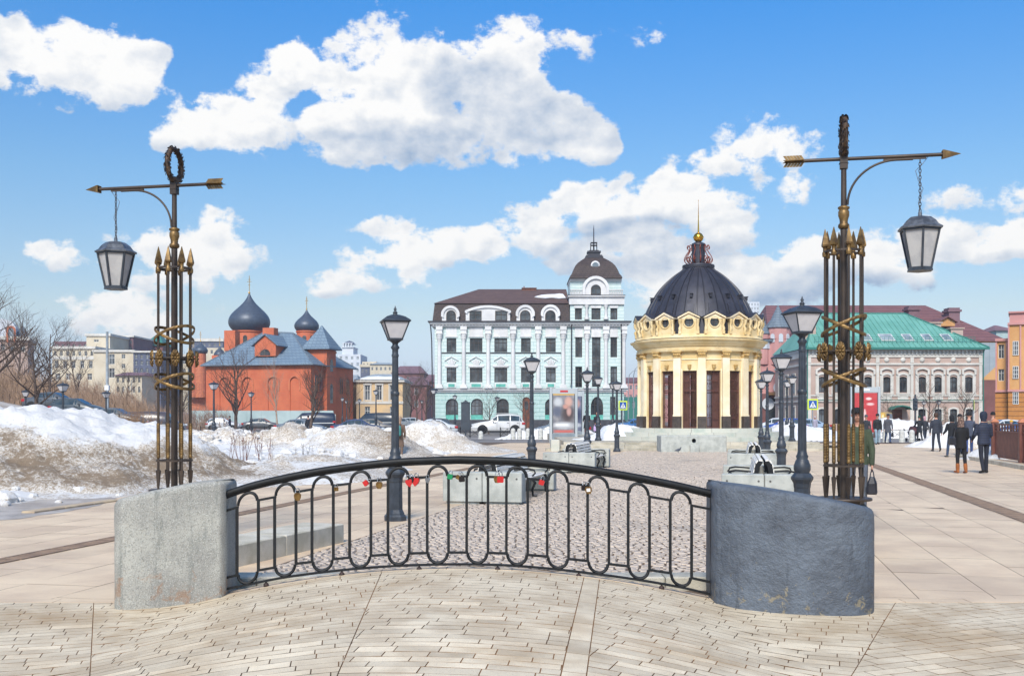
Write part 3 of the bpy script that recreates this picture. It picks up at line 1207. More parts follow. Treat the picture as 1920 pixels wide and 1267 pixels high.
def arrow_lamp(label, loc, rz, side):
    """side +1: lantern to local +x"""
    r = thing('arrow_lamp', label, 'street lamp', loc, rz, 'lamp columns shaped like bundled arrows')
    # pedestal and plate
    m_ = MB()
    m_.rings([ngon(8, 0.30, 0.0), ngon(8, 0.30, 0.58), ngon(8, 0.24, 0.64), ngon(8, 0.24, 0.68)])
    m_.build('pedestal', 'bronze_dark', r)
    m_ = MB()
    m_.lathe([(0.33, 0.68), (0.335, 0.685), (0.335, 0.705), (0.33, 0.71)], 24)
    m_.build('base_plate', 'bronze_dark', r)
    m_ = MB()
    m_.lathe([(0.044, 0.70), (0.043, 3.2), (0.04, 4.02)], 14)
    m_.lathe([(0.036, 4.02), (0.032, 4.78)], 12)
    m_.build('pole', 'bronze_dark', r)
    m_ = MB()
    m_.lathe([(0.052, 3.98), (0.068, 4.0), (0.066, 4.03), (0.048, 4.05), (0.05, 4.09), (0.066, 4.14), (0.066, 4.19), (0.052, 4.21), (0.07, 4.225), (0.07, 4.245), (0.04, 4.26)], 16)
    m_.build('collar', 'gilt', r)
    for z in (1.10, 3.70):
        m_ = MB()
        n = 28
        rr = 0.225
        m_.rings([[((rr + dr) * math.cos(2 * PI * i / n), (rr + dr) * math.sin(2 * PI * i / n), z + dz) for i in range(n)]
                  for dr, dz in ((-0.018, -0.012), (0.018, -0.012), (0.018, 0.012), (-0.018, 0.012), (-0.018, -0.012))], cap0=False, cap1=False)
        for k in range(4):
            a_ = k * PI / 2 + 0.4
            m_.bar((0.04 * math.cos(a_), 0.04 * math.sin(a_), z), (0.21 * math.cos(a_), 0.21 * math.sin(a_), z), 0.02, 0.014)
        m_.build('ring', 'bronze_dark', r)
    for k in range(8):
        a_ = 2 * PI * k / 8 + R(9)
        x, y = 0.225 * math.cos(a_), 0.225 * math.sin(a_)
        m_ = MB()
        m_.lathe([(0.0155, 0.95), (0.0155, 3.70)], 8, (x, y, 0))
        ar = m_.build('arrow', 'bronze_dark', r)
        m_ = MB()
        m_.rings([ngon(4, q, z, (x, y), ph=a_) for q, z in ((0.012, 0.71), (0.034, 0.955), (0.036, 0.965), (0.022, 0.972))])
        m_.build('socket', 'bronze_dark', ar)
        m_ = MB()
        pr = [(0.017, 1.135), (0.024, 1.14)]
        for j in range(13):
            z = 1.15 + j * 0.0345
            pr += [(0.0225, z), (0.0225, z + 0.029), (0.0205, z + 0.032)]
        pr += [(0.025, 1.60), (0.017, 1.605)]
        m_.lathe(pr, 8, (x, y, 0))
        m_.build('grip', 'gilt', ar)
        m_ = MB()
        m_.lathe([(0.03, 3.64), (0.034, 3.66), (0.034, 3.69), (0.026, 3.70), (0.024, 3.74), (0.03, 3.75)], 10, (x, y, 0))
        m_.rings([ngon(4, q, z, (x, y), ph=a_ + PI / 4) for q, z in ((0.018, 3.745), (0.048, 3.765), (0.052, 3.785), (0.03, 3.88), (0.004, 3.98))])
        m_.build('spear_tip', 'gilt', ar)
        # rosette, petals round a boss
        m_ = MB()
        m_.rings([[(0.010, 0.055 * math.cos(t), 0.105 * math.sin(t)) for t in [2 * PI * j / 20 for j in range(20)]],
                  [(-0.012, 0.062 * math.cos(t) * (1.0 if j % 2 else 0.86), 0.118 * math.sin(t) * (1.0 if j % 2 else 0.9)) for j, t in enumerate([2 * PI * j / 20 for j in range(20)])]])
        for j in range(10):
            t = 2 * PI * j / 10
            m_.tube([(0.012, 0.014 * math.cos(t), 0.03 * math.sin(t)), (0.022, 0.036 * math.cos(t), 0.07 * math.sin(t)), (0.006, 0.06 * math.cos(t), 0.115 * math.sin(t))], [0.006, 0.015, 0.004], 6)
        m_.sphere((0.02, 0, 0), 0.018, 8, 6)
        m_.xf(Matrix.Translation((0.285 * math.cos(a_ + PI / 8), 0.285 * math.sin(a_ + PI / 8), 2.48)) @ Matrix.Rotation(a_ + PI / 8, 4, 'Z'))
        if k % 2 == 0 or True:
            m_.build('rosette', 'gilt', r)
    # ring carrying the rosettes
    m_ = MB()
    m_.tube([(0.262 * math.cos(t), 0.262 * math.sin(t), 2.48) for t in [2 * PI * j / 28 for j in range(28)]], 0.012, 6, closed=True)
    m_.build('ring', 'bronze_dark', r)
    # straps crossing round the bundle
    for zc, amp in ((2.80, 0.115), (2.17, -0.105)):
        for sg in (-1, 1):
            m_ = MB()
            n = 48
            rs = []
            for j in range(n + 1):
                t = 2 * PI * j / n
                rad = 0.258 + 0.004 * sg
                z = zc + sg * amp * math.cos(t + 0.3)
                pts = []
                for dr, dz in ((-0.006, -0.020), (0.006, -0.020), (0.009 + (0.003 if j % 2 else 0), 0), (0.006, 0.020), (-0.006, 0.020)):
                    pts.append(((rad + dr) * math.cos(t), (rad + dr) * math.sin(t), z + dz))
                rs.append(pts)
            m_.rings(rs, cap0=False, cap1=False)
            m_.build('strap', 'gilt', r)
    # cross arrow with fletching and head
    za = 4.83
    s = side
    m_ = MB()
    m_.tube([(-0.52 * s, 0, za), (1.17 * s, 0, za)], 0.023, 8)
    m_.bar((-0.055, 0, za - 0.055), (0.055, 0, za - 0.055), 0.10, 0.0)
    m_.box(-0.045, 0.045, -0.045, 0.045, za - 0.12, za + 0.06)
    m_.bar((0.46 * s, 0, za - 0.033), (0.95 * s, 0, za - 0.033), 0.03, 0.018)
    arm = m_.build('cross_arrow', 'bronze_dark', r)
    m_ = MB()
    m_.rings([[(x * s, q * math.cos(t), za + q * math.sin(t)) for t in [PI / 4 + j * PI / 2 for j in range(4)]] for x, q in ((1.16, 0.02), (1.13, 0.068), (1.15, 0.066), (1.34, 0.003))])
    m_.build('arrow_head', 'gilt', arm)
    for hz in (0, 1):
        for q in (-1, 1):
            m_ = MB()
            for j in range(6):
                x0 = -0.46 - j * 0.037
                pl = [(x0, 0.012), (x0 - 0.033, 0.012), (x0 - 0.073, 0.070), (x0 - 0.040, 0.070)]
                pts = [(p[0] * s, p[1] * q) for p in pl]
                a3 = [(u, -0.004, za + v) for u, v in pts] if not hz else [(u, v, za - 0.004) for u, v in pts]
                b3 = [(u, 0.004, za + v) for u, v in pts] if not hz else [(u, v, za + 0.004) for u, v in pts]
                m_.rings([a3, b3])
            m_.bar((-0.46 * s, 0, za), (-0.70 * s, 0, za), 0.035, 0.035)
            m_.build('fletching', 'gilt', arm)
    m_ = MB()
    m_.tube([(0.045 * s, 0, 4.27)] + [((0.045 + 0.56 * (1 - math.cos(t))) * s, 0, 4.27 + 0.52 * math.sin(t)) for t in [PI / 2 * j / 14 for j in range(1, 15)]] + [(0.80 * s, 0, 4.79)], 0.014, 8)
    m_.build('bracket', 'bronze_dark', r)
    # wreath standing across the arm
    m_ = MB()
    n = 40
    cz = 5.105
    m_.tube([(0, 0.185 * math.sin(t), cz - 0.215 * math.cos(t)) for t in [2 * PI * j / n for j in range(n)]], 0.036, 8, closed=True)
    for j in range(n * 5):
        t = 2 * PI * j / (n * 5)
        c = Vector((0, 0.185 * math.sin(t), cz - 0.215 * math.cos(t)))
        dirv = Vector((0, 0.185 * math.cos(t), 0.215 * math.sin(t))).normalized()
        outv = Vector((0, math.sin(t), -math.cos(t)))
        side_ = Vector((1, 0, 0))
        q = random.uniform(0, 2 * PI)
        off_ = (outv * math.cos(q) + side_ * math.sin(q))
        p0 = c + off_ * 0.030
        p1 = c + off_ * 0.052 + dirv * 0.045
        wv = dirv.cross(off_) * 0.014
        pm = (p0 + p1) / 2 + off_ * 0.008
        m_.raw([p0, pm + wv, p1, pm - wv], [(0, 1, 2, 3)])
    m_.build('wreath', 'wreath', r, fix=False)
    MB().lathe([(0.05, 4.87), (0.062, 4.90), (0.045, 4.93), (0.03, 4.95)], 10).build('wreath_socket', 'wreath', r)
    # chain and lantern
    lx = 0.88 * s
    m_ = MB()
    z = za - 0.045
    k = 0
    while z > za - 0.66:
        o_ = 0.013
        loop = []
        for j in range(10):
            t = 2 * PI * j / 10
            u, v = o_ * math.cos(t), 0.026 * math.sin(t)
            loop.append((lx + (u if k % 2 else 0), 0 if k % 2 else u, z - 0.02 + v))
        m_.tube(loop, 0.0048, 5, closed=True)
        z -= 0.040
        k += 1
    ch = m_.build('chain', 'bronze_dark', r)
    m_ = MB()
    m_.tube([(lx + 0.02 * s, 0.02, za + 0.02), (lx + 0.09 * s, 0.02, za - 0.02), (lx + 0.03 * s, 0.02, za - 0.10), (lx - 0.05 * s, 0.01, za - 0.18), (lx - 0.02 * s, 0, za - 0.30),
             (lx + 0.035 * s, 0, za - 0.40), (lx + 0.01, 0, za - 0.48), (lx - 0.02 * s, 0, za - 0.56), (lx, 0, za - 0.68)], 0.004, 5)
    m_.build('cable', 'tin', ch)
    zt = za - 0.70
    m_ = MB()
    hx = lambda q, z: [(lx + q * math.cos(PI / 6 + j * PI / 3), q * math.sin(PI / 6 + j * PI / 3), z) for j in range(6)]
    zb_, ze = zt - 0.68, zt - 0.185
    for j in range(6):
        t = PI / 6 + j * PI / 3
        m_.bar((lx + 0.135 * math.cos(t), 0.135 * math.sin(t), zb_ + 0.02), (lx + 0.238 * math.cos(t), 0.238 * math.sin(t), ze), 0.024)
        t2 = t + PI / 3
        for q, z in ((0.138, zb_ + 0.02), (0.236, ze - 0.012)):
            m_.bar((lx + q * math.cos(t), q * math.sin(t), z), (lx + q * math.cos(t2), q * math.sin(t2), z), 0.022, 0.03)
    m_.rings([hx(0.155, zb_ - 0.01), hx(0.155, zb_ + 0.012)])
    lan = m_.build('lantern', 'lamp_iron', r)
    m_ = MB()
    m_.rings([hx(q, z) for q, z in ((0.235, ze - 0.01), (0.272, ze - 0.005), (0.276, ze + 0.014), (0.225, ze + 0.045), (0.19, ze + 0.095), (0.13, ze + 0.14), (0.05, ze + 0.155), (0.02, ze + 0.16))])
    m_.lathe([(0.024, ze + 0.15), (0.022, zt + 0.02)], 8, (lx, 0, 0))
    m_.build('hood', 'tin', lan)
    for j in range(6):
        t, t2 = PI / 6 + j * PI / 3, PI / 2 + j * PI / 3
        m_ = MB()
        a0, a1 = 0.128, 0.229
        q = [(lx + a0 * math.cos(t), a0 * math.sin(t), zb_ + 0.03), (lx + a0 * math.cos(t2), a0 * math.sin(t2), zb_ + 0.03),
             (lx + a1 * math.cos(t2), a1 * math.sin(t2), ze - 0.01), (lx + a1 * math.cos(t), a1 * math.sin(t), ze - 0.01)]
        inn = [((p[0] - lx) * 0.97 + lx, p[1] * 0.97, p[2]) for p in q]
        m_.rings([q, inn])
        m_.build('pane', 'milk_glass', lan)
    return r


arrow_lamp('arrow-bundle lamp column behind the granite parapet, lantern hanging to the left', (gx(327, 14.5), 14.5, 0), -AX, -1)
arrow_lamp('arrow-bundle lamp column behind the painted parapet, lantern hanging to the right', (gx(1582, 13.0), 13.0, 0), -AX, 1)

# ================================================================ benches and planters
M['bench_white'] = mat('bench_white', rgb('#e6e2da'), 0.55, rgb('#d5d0c8'), 12)
M['bolt'] = mat('bolt', rgb('#55524e'), 0.6)


def block_pair(label, a, b):
    r = thing('concrete_planter', label, 'planter', (*ab(a, b), 0), -AX, 'concrete blocks at the bench ends')
    for k in range(2):
        x0 = -0.78 + k * 0.785
        m_ = MB()
        m_.cbox(x0, x0 + 0.775, -0.2, 0.2, 0.06, 0.62, 0.015)
        m_.box(x0 + 0.06, x0 + 0.715, -0.15, 0.15, 0.0, 0.06)
        o = m_.build('block', 'concrete', r)
        mm = MB()
        for bx in (x0 + 0.10, x0 + 0.675):
            mm.add(MB().lathe([(0.02, 0), (0.02, 0.006)], 8), Matrix.Translation((bx, -0.2005, 0.50)) @ Matrix.Rotation(PI / 2, 4, 'X'))
        mm.build('bolt', 'bolt', o)
    return r


def bench(label, a, b, ln):
    """two seats back to back, slats along the walk"""
    r = thing('slatted_bench', label, 'bench', (*ab(a, b), 0), -AX, 'white slatted benches between concrete blocks')
    prof = [(0.02, 0.86), (0.10, 0.87), (0.155, 0.80), (0.17, 0.71), (0.185, 0.62), (0.205, 0.53), (0.24, 0.455), (0.32, 0.425), (0.40, 0.425), (0.48, 0.435), (0.56, 0.44), (0.63, 0.415)]
    for s in (-1, 1):
        for j in range(len(prof) - 1):
            p, q = prof[j], prof[j + 1]
            dx, dz = q[0] - p[0], q[1] - p[1]
            l = math.hypot(dx, dz)
            g_ = 0.012 / l
            p2 = (p[0] + dx * g_, p[1] + dz * g_)
            q2 = (q[0] - dx * g_, q[1] - dz * g_)
            nx, nz = -dz / l * 0.014, dx / l * 0.014
            m_ = MB()
            m_.prism([(s * p2[0] + s * nx, p2[1] + nz), (s * q2[0] + s * nx, q2[1] + nz), (s * q2[0] - s * nx, q2[1] - nz), (s * p2[0] - s * nx, p2[1] - nz)], 0.03, ln - 0.03)
            m_.build('slat', 'bench_white', r)
        for y in (0.05, ln / 2, ln - 0.05):
            m_ = MB()
            inn = [(max(x - 0.085, 0.012), z - 0.05) for x, z in prof[1:6]]
            m_.prism([(s * x, z - 0.018) for x, z in prof[:6]] + [(s * x, z) for x, z in inn[::-1]], y - 0.03, y + 0.03)
            m_.tube([(s * x, y, z - 0.035) for x, z in prof[5:]], 0.022, 6)
            m_.tube([(s * 0.60, y, 0.39), (s * 0.66, y, 0.30), (s * 0.60, y, 0.16), (s * 0.62, y, 0.03), (s * 0.70, y, 0.015)], [0.03, 0.032, 0.024, 0.024, 0.03], 6)
            m_.tube([(s * 0.24, y, 0.41), (s * 0.20, y, 0.2), (s * 0.18, y, 0.0)], 0.028, 6)
            m_.tube([(s * 0.20, y, 0.57), (s * 0.36, y, 0.585), (s * 0.52, y, 0.595), (s * 0.64, y, 0.57), (s * 0.665, y, 0.51), (s * 0.60, y, 0.44)], [0.016, 0.018, 0.02, 0.02, 0.018, 0.018], 6)
            m_.build('end_frame', 'iron', r)
    return r


def ab_of(px, d):
    return toab(gx(px, d), d)


for (pf, df, pb, db, nm) in ((909, 20.7, 978, 24.4, 'left row, nearer'), (1071, 31.8, 1098, 35.6, 'left row, farther'),
                             (1432, 19.9, 1424, 23.7, 'right row, nearer'), (1412, 31.0, 1413, 35.0, 'right row, farther')):
    a0, b0 = ab_of(pf, df)
    a1, b1 = ab_of(pb, db)
    a_ = (a0 + a1) / 2
    row, dist = nm.split(', ')
    where = 'left' if 'left' in row else 'right'
    block_pair('concrete block pair closing the near end of the %s bench, %s' % (dist, row), a_, b0)
    block_pair('concrete block pair closing the far end of the %s bench, %s' % (dist, row), a_, b0 + 3.7)
    bench('double slatted bench between concrete blocks, %s one of the %s' % (dist, row), a_, b0 + 0.24, 3.2)
# ================================================================ terrace and pavilion
M['terr_stone'] = mat('terr_stone', rgb('#bdb5a4'), 0.75, rgb('#9d9685'), 1.6, rand=0.06, speck=(40, rgb('#7f7a6d'), 0.6, 0.75), bump=0.2, bscale=40)
M['green_stone'] = mat('green_stone', rgb('#bdbcb0'), 0.75, rgb('#a2aba0'), 1.1, lo=0.45, hi_=0.7, rand=0.05, bump=0.15)
M['ochre'] = mat('ochre', rgb('#dfcca2'), 0.75, rgb('#cdb27c'), 0.9, stain=(2.2, rgb('#a88f66'), 0.55, 0.75, 0.45), bump=0.1, bscale=30)
M['ochre_pale'] = mat('ochre_pale', rgb('#eaddc2'), 0.75, rgb('#dfcca6'), 1.0, bump=0.1, bscale=30)
M['ochre_deep'] = mat('ochre_deep', rgb('#c6a76c'), 0.75, rgb('#ab8850'), 6, bump=0.5, bscale=25)
M['brown_granite'] = mat('brown_granite', rgb('#4b4039'), 0.45, rgb('#3a322d'), 4, speck=(40, rgb('#75675c'), 0.6, 0.7))
M['grille'] = mat('grille', rgb('#5d332a'), 0.6, rgb('#46271f'), 9)
M['brown_panel'] = mat('brown_panel', rgb('#6d4a41'), 0.6, rgb('#58392f'), 3)
M['dome_lead'] = mat('dome_lead', rgb('#3a3a44'), 0.5, rgb('#2c2c34'), 1.0, metal=0.2, bump=0.25, bscale=5)
M['dome_rib'] = mat('dome_rib', rgb('#2b2b33'), 0.45, metal=0.2)
M['copper'] = mat('copper', rgb('#8e4a38'), 0.45, rgb('#6a3128'), 9, metal=0.4)
M['dark_glass'] = mat('dark_glass', rgb('#272c30'), 0.06, rgb('#565c60'), 0.9, rand=0.5)
M['pale_glass'] = mat('pale_glass', rgb('#8f9aa2'), 0.08, rgb('#6d7880'), 1.0, rand=0.2)
M['snow'] = None


def snow_mat(name, white, dirt, dirty, thr, soil=None):
    m_ = bpy.data.materials.new(name)
    m_.use_nodes = True
    t = NT(m_.node_tree)
    b = t.node('ShaderNodeBsdfPrincipled')
    o = t.node('ShaderNodeOutputMaterial')
    t.l.new(b.outputs[0], o.inputs[0])
    b.inputs['Roughness'].default_value = 0.75
    tcn = t.node('ShaderNodeTexCoord')
    v = tcn.outputs['Object']
    n1 = t.noise(v, 0.55, 5, 0.62, 0.4).outputs['Fac']
    n2 = t.noise(v, 8.0, 7, 0.8).outputs['Fac']
    n3 = t.noise(v, 19.0, 6, 0.82).outputs['Fac']
    at_ = t.node('ShaderNodeAttribute', attribute_name='dirt')
    f = t.m('ADD', t.m('ADD', t.m('MULTIPLY', n1, 0.9), t.m('MULTIPLY', n2, 1.0)), t.m('ADD', at_.outputs['Fac'], -0.95))
    d = t.mapr(f, thr - 0.10, thr + 0.10)
    grit = t.mapr(n3, 0.40, 0.66)
    dc = t.mix(grit, dirt, dirty)
    c = t.mix(t.m('MULTIPLY', d, t.mapr(n3, 0.38, 0.56, 0.15, 1.0)), white, dc)
    if soil:
        c = t.mix(t.mapr(f, thr + 0.16, thr + 0.34), c, soil)
    t.put(b.inputs['Base Color'], c)
    h = t.m('ADD', t.m('MULTIPLY', n2, 1.0), t.m('MULTIPLY', n3, 0.45))
    bp = t.node('ShaderNodeBump')
    bp.inputs['Strength'].default_value = 0.7
    bp.inputs['Distance'].default_value = 0.09
    t.put(bp.inputs['Height'], h)
    t.l.new(bp.outputs[0], b.inputs['Normal'])
    return m_


M['snow'] = snow_mat('snow', rgb('#e0dedb'), rgb('#cbbda8'), rgb('#8a7660'), 0.60, rgb('#86745f'))
M['snow_clean'] = snow_mat('snow_clean', rgb('#e6e6e8'), rgb('#c4bbaf'), rgb('#a0958a'), 0.85)

TY = 52.0
terr = thing('terrace', 'pale stone terrace with low steps carrying the domed pavilion', 'terrace', (8, TY, 0))
tx0, tx1 = gx(1058, TY) - 8, gx(1546, TY) - 8
for k in range(3):
    z0, z1 = k * TERR / 3, (k + 1) * TERR / 3
    y0 = k * 0.38
    x = tx0 - 0.9 + k * 0.45
    end = tx1 + 0.5 - k * 0.25
    while x < end:
        l = min(random.uniform(1.3, 1.9), end - x)
        MB().cbox(x + 0.004, x + l - 0.004, y0, y0 + 0.7, z0 - 0.03 if k == 0 else z0, z1, 0.012).build('step_stone', 'terr_stone', terr)
        x += l
m_ = MB()
m_.box(tx0 + 0.1, tx1 - 0.1, 1.40, 30.0, -0.05, TERR - 0.004)
m_.build('paving', 'terr_stone', terr)
MB().cbox(gx(1056, TY) - 8 - 0.6, gx(1072, TY) - 8 - 0.6, -0.2, 1.2, 0, 0.55, 0.02).build('end_block', 'green_stone', terr)

PX, PY_, PZ = gx(1309.5, 58.5), 58.5, 1.07
pav = thing('domed_pavilion', 'round cream pavilion with dark ribbed dome and gilded ball', 'pavilion', (PX, PY_, TERR))
ZB = PZ - TERR
NB = 16
A0 = -PI / 2 - R(3)          # a pilaster just left of the front
view = math.atan2(-PY_, -PX)   # direction to the camera
A0 = view - R(-3)


def pol(r, a_, z):
    return (r * math.cos(a_), r * math.sin(a_), z)


def arcblock(m_, r0, r1, a0, a1, z0, z1, n=4):
    rs = []
    for i in range(n + 1):
        a_ = a0 + (a1 - a0) * i / n
        rs.append([pol(r0, a_, z0), pol(r1, a_, z0), pol(r1, a_, z1), pol(r0, a_, z1)])
    m_.rings(rs)
    return m_


def Zp(py):      # photo row -> height above the terrace, at the pavilion axis
    return EYE + (HOR - py) / F * 58.5 - TERR


# stepped base
for k, (rr, z0, z1, mm) in enumerate(((5.0, 0.0, 0.22, 'green_stone'), (4.45, 0.22, 0.44, 'green_stone'), (3.92, 0.44, ZB, 'green_stone'))):
    m_ = MB()
    ns = 24
    for i in range(ns):
        st = MB()
        arcblock(st, 2.6, rr, 2 * PI * i / ns + 0.002, 2 * PI * (i + 1) / ns - 0.002, z0, z1, 3)
        st.build('step_stone', mm, pav)
m_ = MB()
m_.lathe([(0.01, ZB - 0.02), (3.0, ZB - 0.02), (3.0, ZB + 0.012), (0.01, ZB + 0.012)], 48, smooth=False)
m_.build('floor', 'brown_panel', pav)
RW = 3.12      # wall radius
Zdoor = Zp(699)
Zlin = Zp(664)
dth = 2 * PI / NB
for k in range(NB):
    ap = A0 + k * dth
    am = ap + dth / 2
    # pilaster
    hw = 0.060
    m_ = MB()
    arcblock(m_, RW - 0.05, RW + 0.26, ap - hw * 1.12, ap + hw * 1.12, ZB, ZB + 0.62, 2)
    m_.build('pilaster_base', 'brown_granite', pav)
    m_ = MB()
    arcblock(m_, RW - 0.05, RW + 0.23, ap - hw * 1.08, ap + hw * 1.08, ZB + 0.62, ZB + 0.70, 2)
    arcblock(m_, RW - 0.05, RW + 0.20, ap - hw, ap + hw, ZB + 0.70, Zp(671), 2)
    m_.build('pilaster', 'ochre_pale', pav)
    m_ = MB()
    arcblock(m_, RW - 0.05, RW + 0.22, ap - hw * 1.02, ap + hw * 1.02, Zp(676), Zp(672), 2)
    arcblock(m_, RW, RW + 0.24, ap - hw * 0.98, ap + hw * 0.98, Zp(672), Zp(666.5), 2)
    arcblock(m_, RW - 0.05, RW + 0.29, ap - hw * 1.25, ap + hw * 1.25, Zp(666.5), Zp(664.5), 2)
    for q in range(4):
        a_ = ap + (q - 1.5) * hw * 0.5
        m_.sphere(pol(RW + 0.24, a_, Zp(670.5)), 0.05, 6, 5, 1.5)
    m_.build('capital', 'ochre_deep', pav)
    # wall between: jambs, lintel
    half_o = 0.118
    m_ = MB()
    for s in (-1, 1):
        a_, b_ = am + s * half_o, am + s * (dth / 2)
        arcblock(m_, RW - 0.22, RW + 0.03, min(a_, b_), max(a_, b_), ZB, Zdoor, 2)
    arcblock(m_, RW - 0.22, RW + 0.03, ap, ap + dth, Zdoor, Zlin, 4)
    m_.build('wall', 'ochre', pav)
    m_ = MB()
    arcblock(m_, RW + 0.025, RW + 0.07, am - dth / 2 + 0.066, am + dth / 2 - 0.066, Zp(679.5), Zp(678), 3)
    arcblock(m_, RW + 0.025, RW + 0.055, am - half_o - 0.022, am - half_o - 0.002, ZB, Zdoor + 0.1, 1)
    arcblock(m_, RW + 0.025, RW + 0.055, am + half_o + 0.002, am + half_o + 0.022, ZB, Zdoor + 0.1, 1)
    m_.build('door_trim', 'ochre_pale', pav)
    m_ = MB()
    c = pol(RW + 0.08, am, 0)
    m_.rings([[pol(RW + q, am - w_, z), pol(RW + q, am + w_, z), pol(RW, am + w_, z), pol(RW, am - w_, z)] for q, w_, z in
              ((0.05, 0.012, Zp(698)), (0.12, 0.022, Zp(694)), (0.17, 0.030, Zp(689.5)), (0.17, 0.030, Zp(688)))])
    m_.build('keystone', 'ochre_deep', pav)
    # grille door
    m_ = MB()
    rg = RW - 0.10
    for q in range(10):
        a_ = am - half_o + 2 * half_o * (q + 0.5) / 10
        m_.bar(pol(rg, a_, ZB), pol(rg, a_, Zdoor), 0.022)
    for z in (ZB + 0.06, ZB + 0.55, Zp(735), Zp(733.5), Zdoor - 0.04, (Zdoor + Zp(733)) / 2):
        m_.bar(pol(rg, am - half_o, z), pol(rg, am + half_o, z), 0.03)
    for s in (-1, 1):
        m_.bar(pol(rg, am + s * (half_o - 0.008), ZB), pol(rg, am + s * (half_o - 0.008), Zdoor), 0.06)
    for z0 in (ZB + 0.7, ZB + 1.15, Zp(732) + 0.3):
        for q in range(3):
            a_ = am + (q - 1) * half_o * 0.62
            n = 10
            m_.tube([Vector(pol(rg, a_ + 0.02 * math.cos(2 * PI * j / n), z0 + 0.12 * math.sin(2 * PI * j / n))) for j in range(n)], 0.009, 4, closed=True)
    gr = m_.build('grille_door', 'grille', pav)
    if k % 3 != 1:
        m_ = MB()
        sgn = -1 if k % 2 else 1
        p0 = Vector(pol(rg - 0.14, am + sgn * half_o, 0))
        p1 = Vector(pol(rg - 0.14, am + sgn * half_o * 0.05, 0))
        inn = Vector(pol(0.03, am, 0))
        m_.rings([[p0 + Vector((0, 0, z)), p1 + Vector((0, 0, z)), p1 - inn + Vector((0, 0, z)), p0 - inn + Vector((0, 0, z))] for z in (ZB + 0.02, Zdoor - 0.05)])
        m_.build('inner_panel', 'brown_panel', gr)
# entablature and cornice as turned rings
m_ = MB()
m_.lathe([(RW - 0.3, Zp(664.4)), (RW + 0.24, Zp(664.4)), (RW + 0.27, Zp(661)), (RW + 0.22, Zp(660.5)), (RW + 0.22, Zp(655.5)), (RW + 0.30, Zp(655)), (RW + 0.33, Zp(653.5)),
          (RW + 0.44, Zp(650)), (RW + 0.47, Zp(647)), (RW + 0.58, Zp(645.5)), (RW + 0.60, Zp(643.5)), (RW + 0.36, Zp(641.5)), (RW - 0.3, Zp(641))], 64, smooth=False)
m_.build('cornice', 'ochre', pav)
m_ = MB()
m_.lathe([(RW - 0.3, Zp(641) - 0.02), (RW + 0.36, Zp(641) - 0.02), (RW + 0.38, Zp(640.3)), (RW + 0.30, Zp(637)), (RW + 0.28, Zp(634)), (RW - 0.3, Zp(633.5))], 64, smooth=False)
m_.build('attic_ring', 'ochre', pav)
m_ = MB()
m_.lathe([(RW - 0.3, Zp(641.2)), (RW + 0.40, Zp(641.2)), (RW + 0.40, Zp(640.4)), (RW - 0.3, Zp(640.4))], 64, smooth=False)
m_.build('lead_flashing', 'dome_lead', pav)
# dome
prof = [(RW + 0.02, Zp(634)), (RW + 0.0, Zp(626)), (RW - 0.05, Zp(612)), (RW - 0.16, Zp(598)), (RW - 0.34, Zp(582)), (RW - 0.62, Zp(564)), (RW - 0.95, Zp(546)), (RW - 1.38, Zp(530)), (RW - 1.82, Zp(517)), (RW - 2.2, Zp(508)), (0.82, Zp(504))]
prof = smooth_line(prof, 4)
m_ = MB()
m_.lathe(prof, 96)
dome = m_.build('dome', 'dome_lead', pav)
for k in range(32):
    a_ = A0 + dth * (k // 2) + (0.085 if k % 2 else -0.085)
    m_ = MB()
    rs = []
    for (r_, z) in prof:
        w_ = 0.045 * (0.45 + 0.55 * r_ / RW)
        sh = min(1.0, (0.55 + 0.45 * r_ / RW))
        aa = A0 + dth * (k // 2) + (0.085 if k % 2 else -0.085) * sh
        c, s_ = math.cos(aa), math.sin(aa)
        rs.append([((r_ - 0.01) * c + w_ * s_, (r_ - 0.01) * s_ - w_ * c, z), ((r_ + 0.045) * c + w_ * s_ * 0.5, (r_ + 0.045) * s_ - w_ * c * 0.5, z + 0.01),
                   ((r_ + 0.045) * c - w_ * s_ * 0.5, (r_ + 0.045) * s_ + w_ * c * 0.5, z + 0.01), ((r_ - 0.01) * c - w_ * s_, (r_ - 0.01) * s_ + w_ * c, z)])
    m_.rings(rs)
    m_.build('rib', 'dome_rib', dome)


def prof_r(z):
    for p, q in zip(prof, prof[1:]):
        if p[1] <= z <= q[1]:
            return p[0] + (q[0] - p[0]) * (z - p[1]) / (q[1] - p[1] + 1e-9)
    return prof[-1][0]


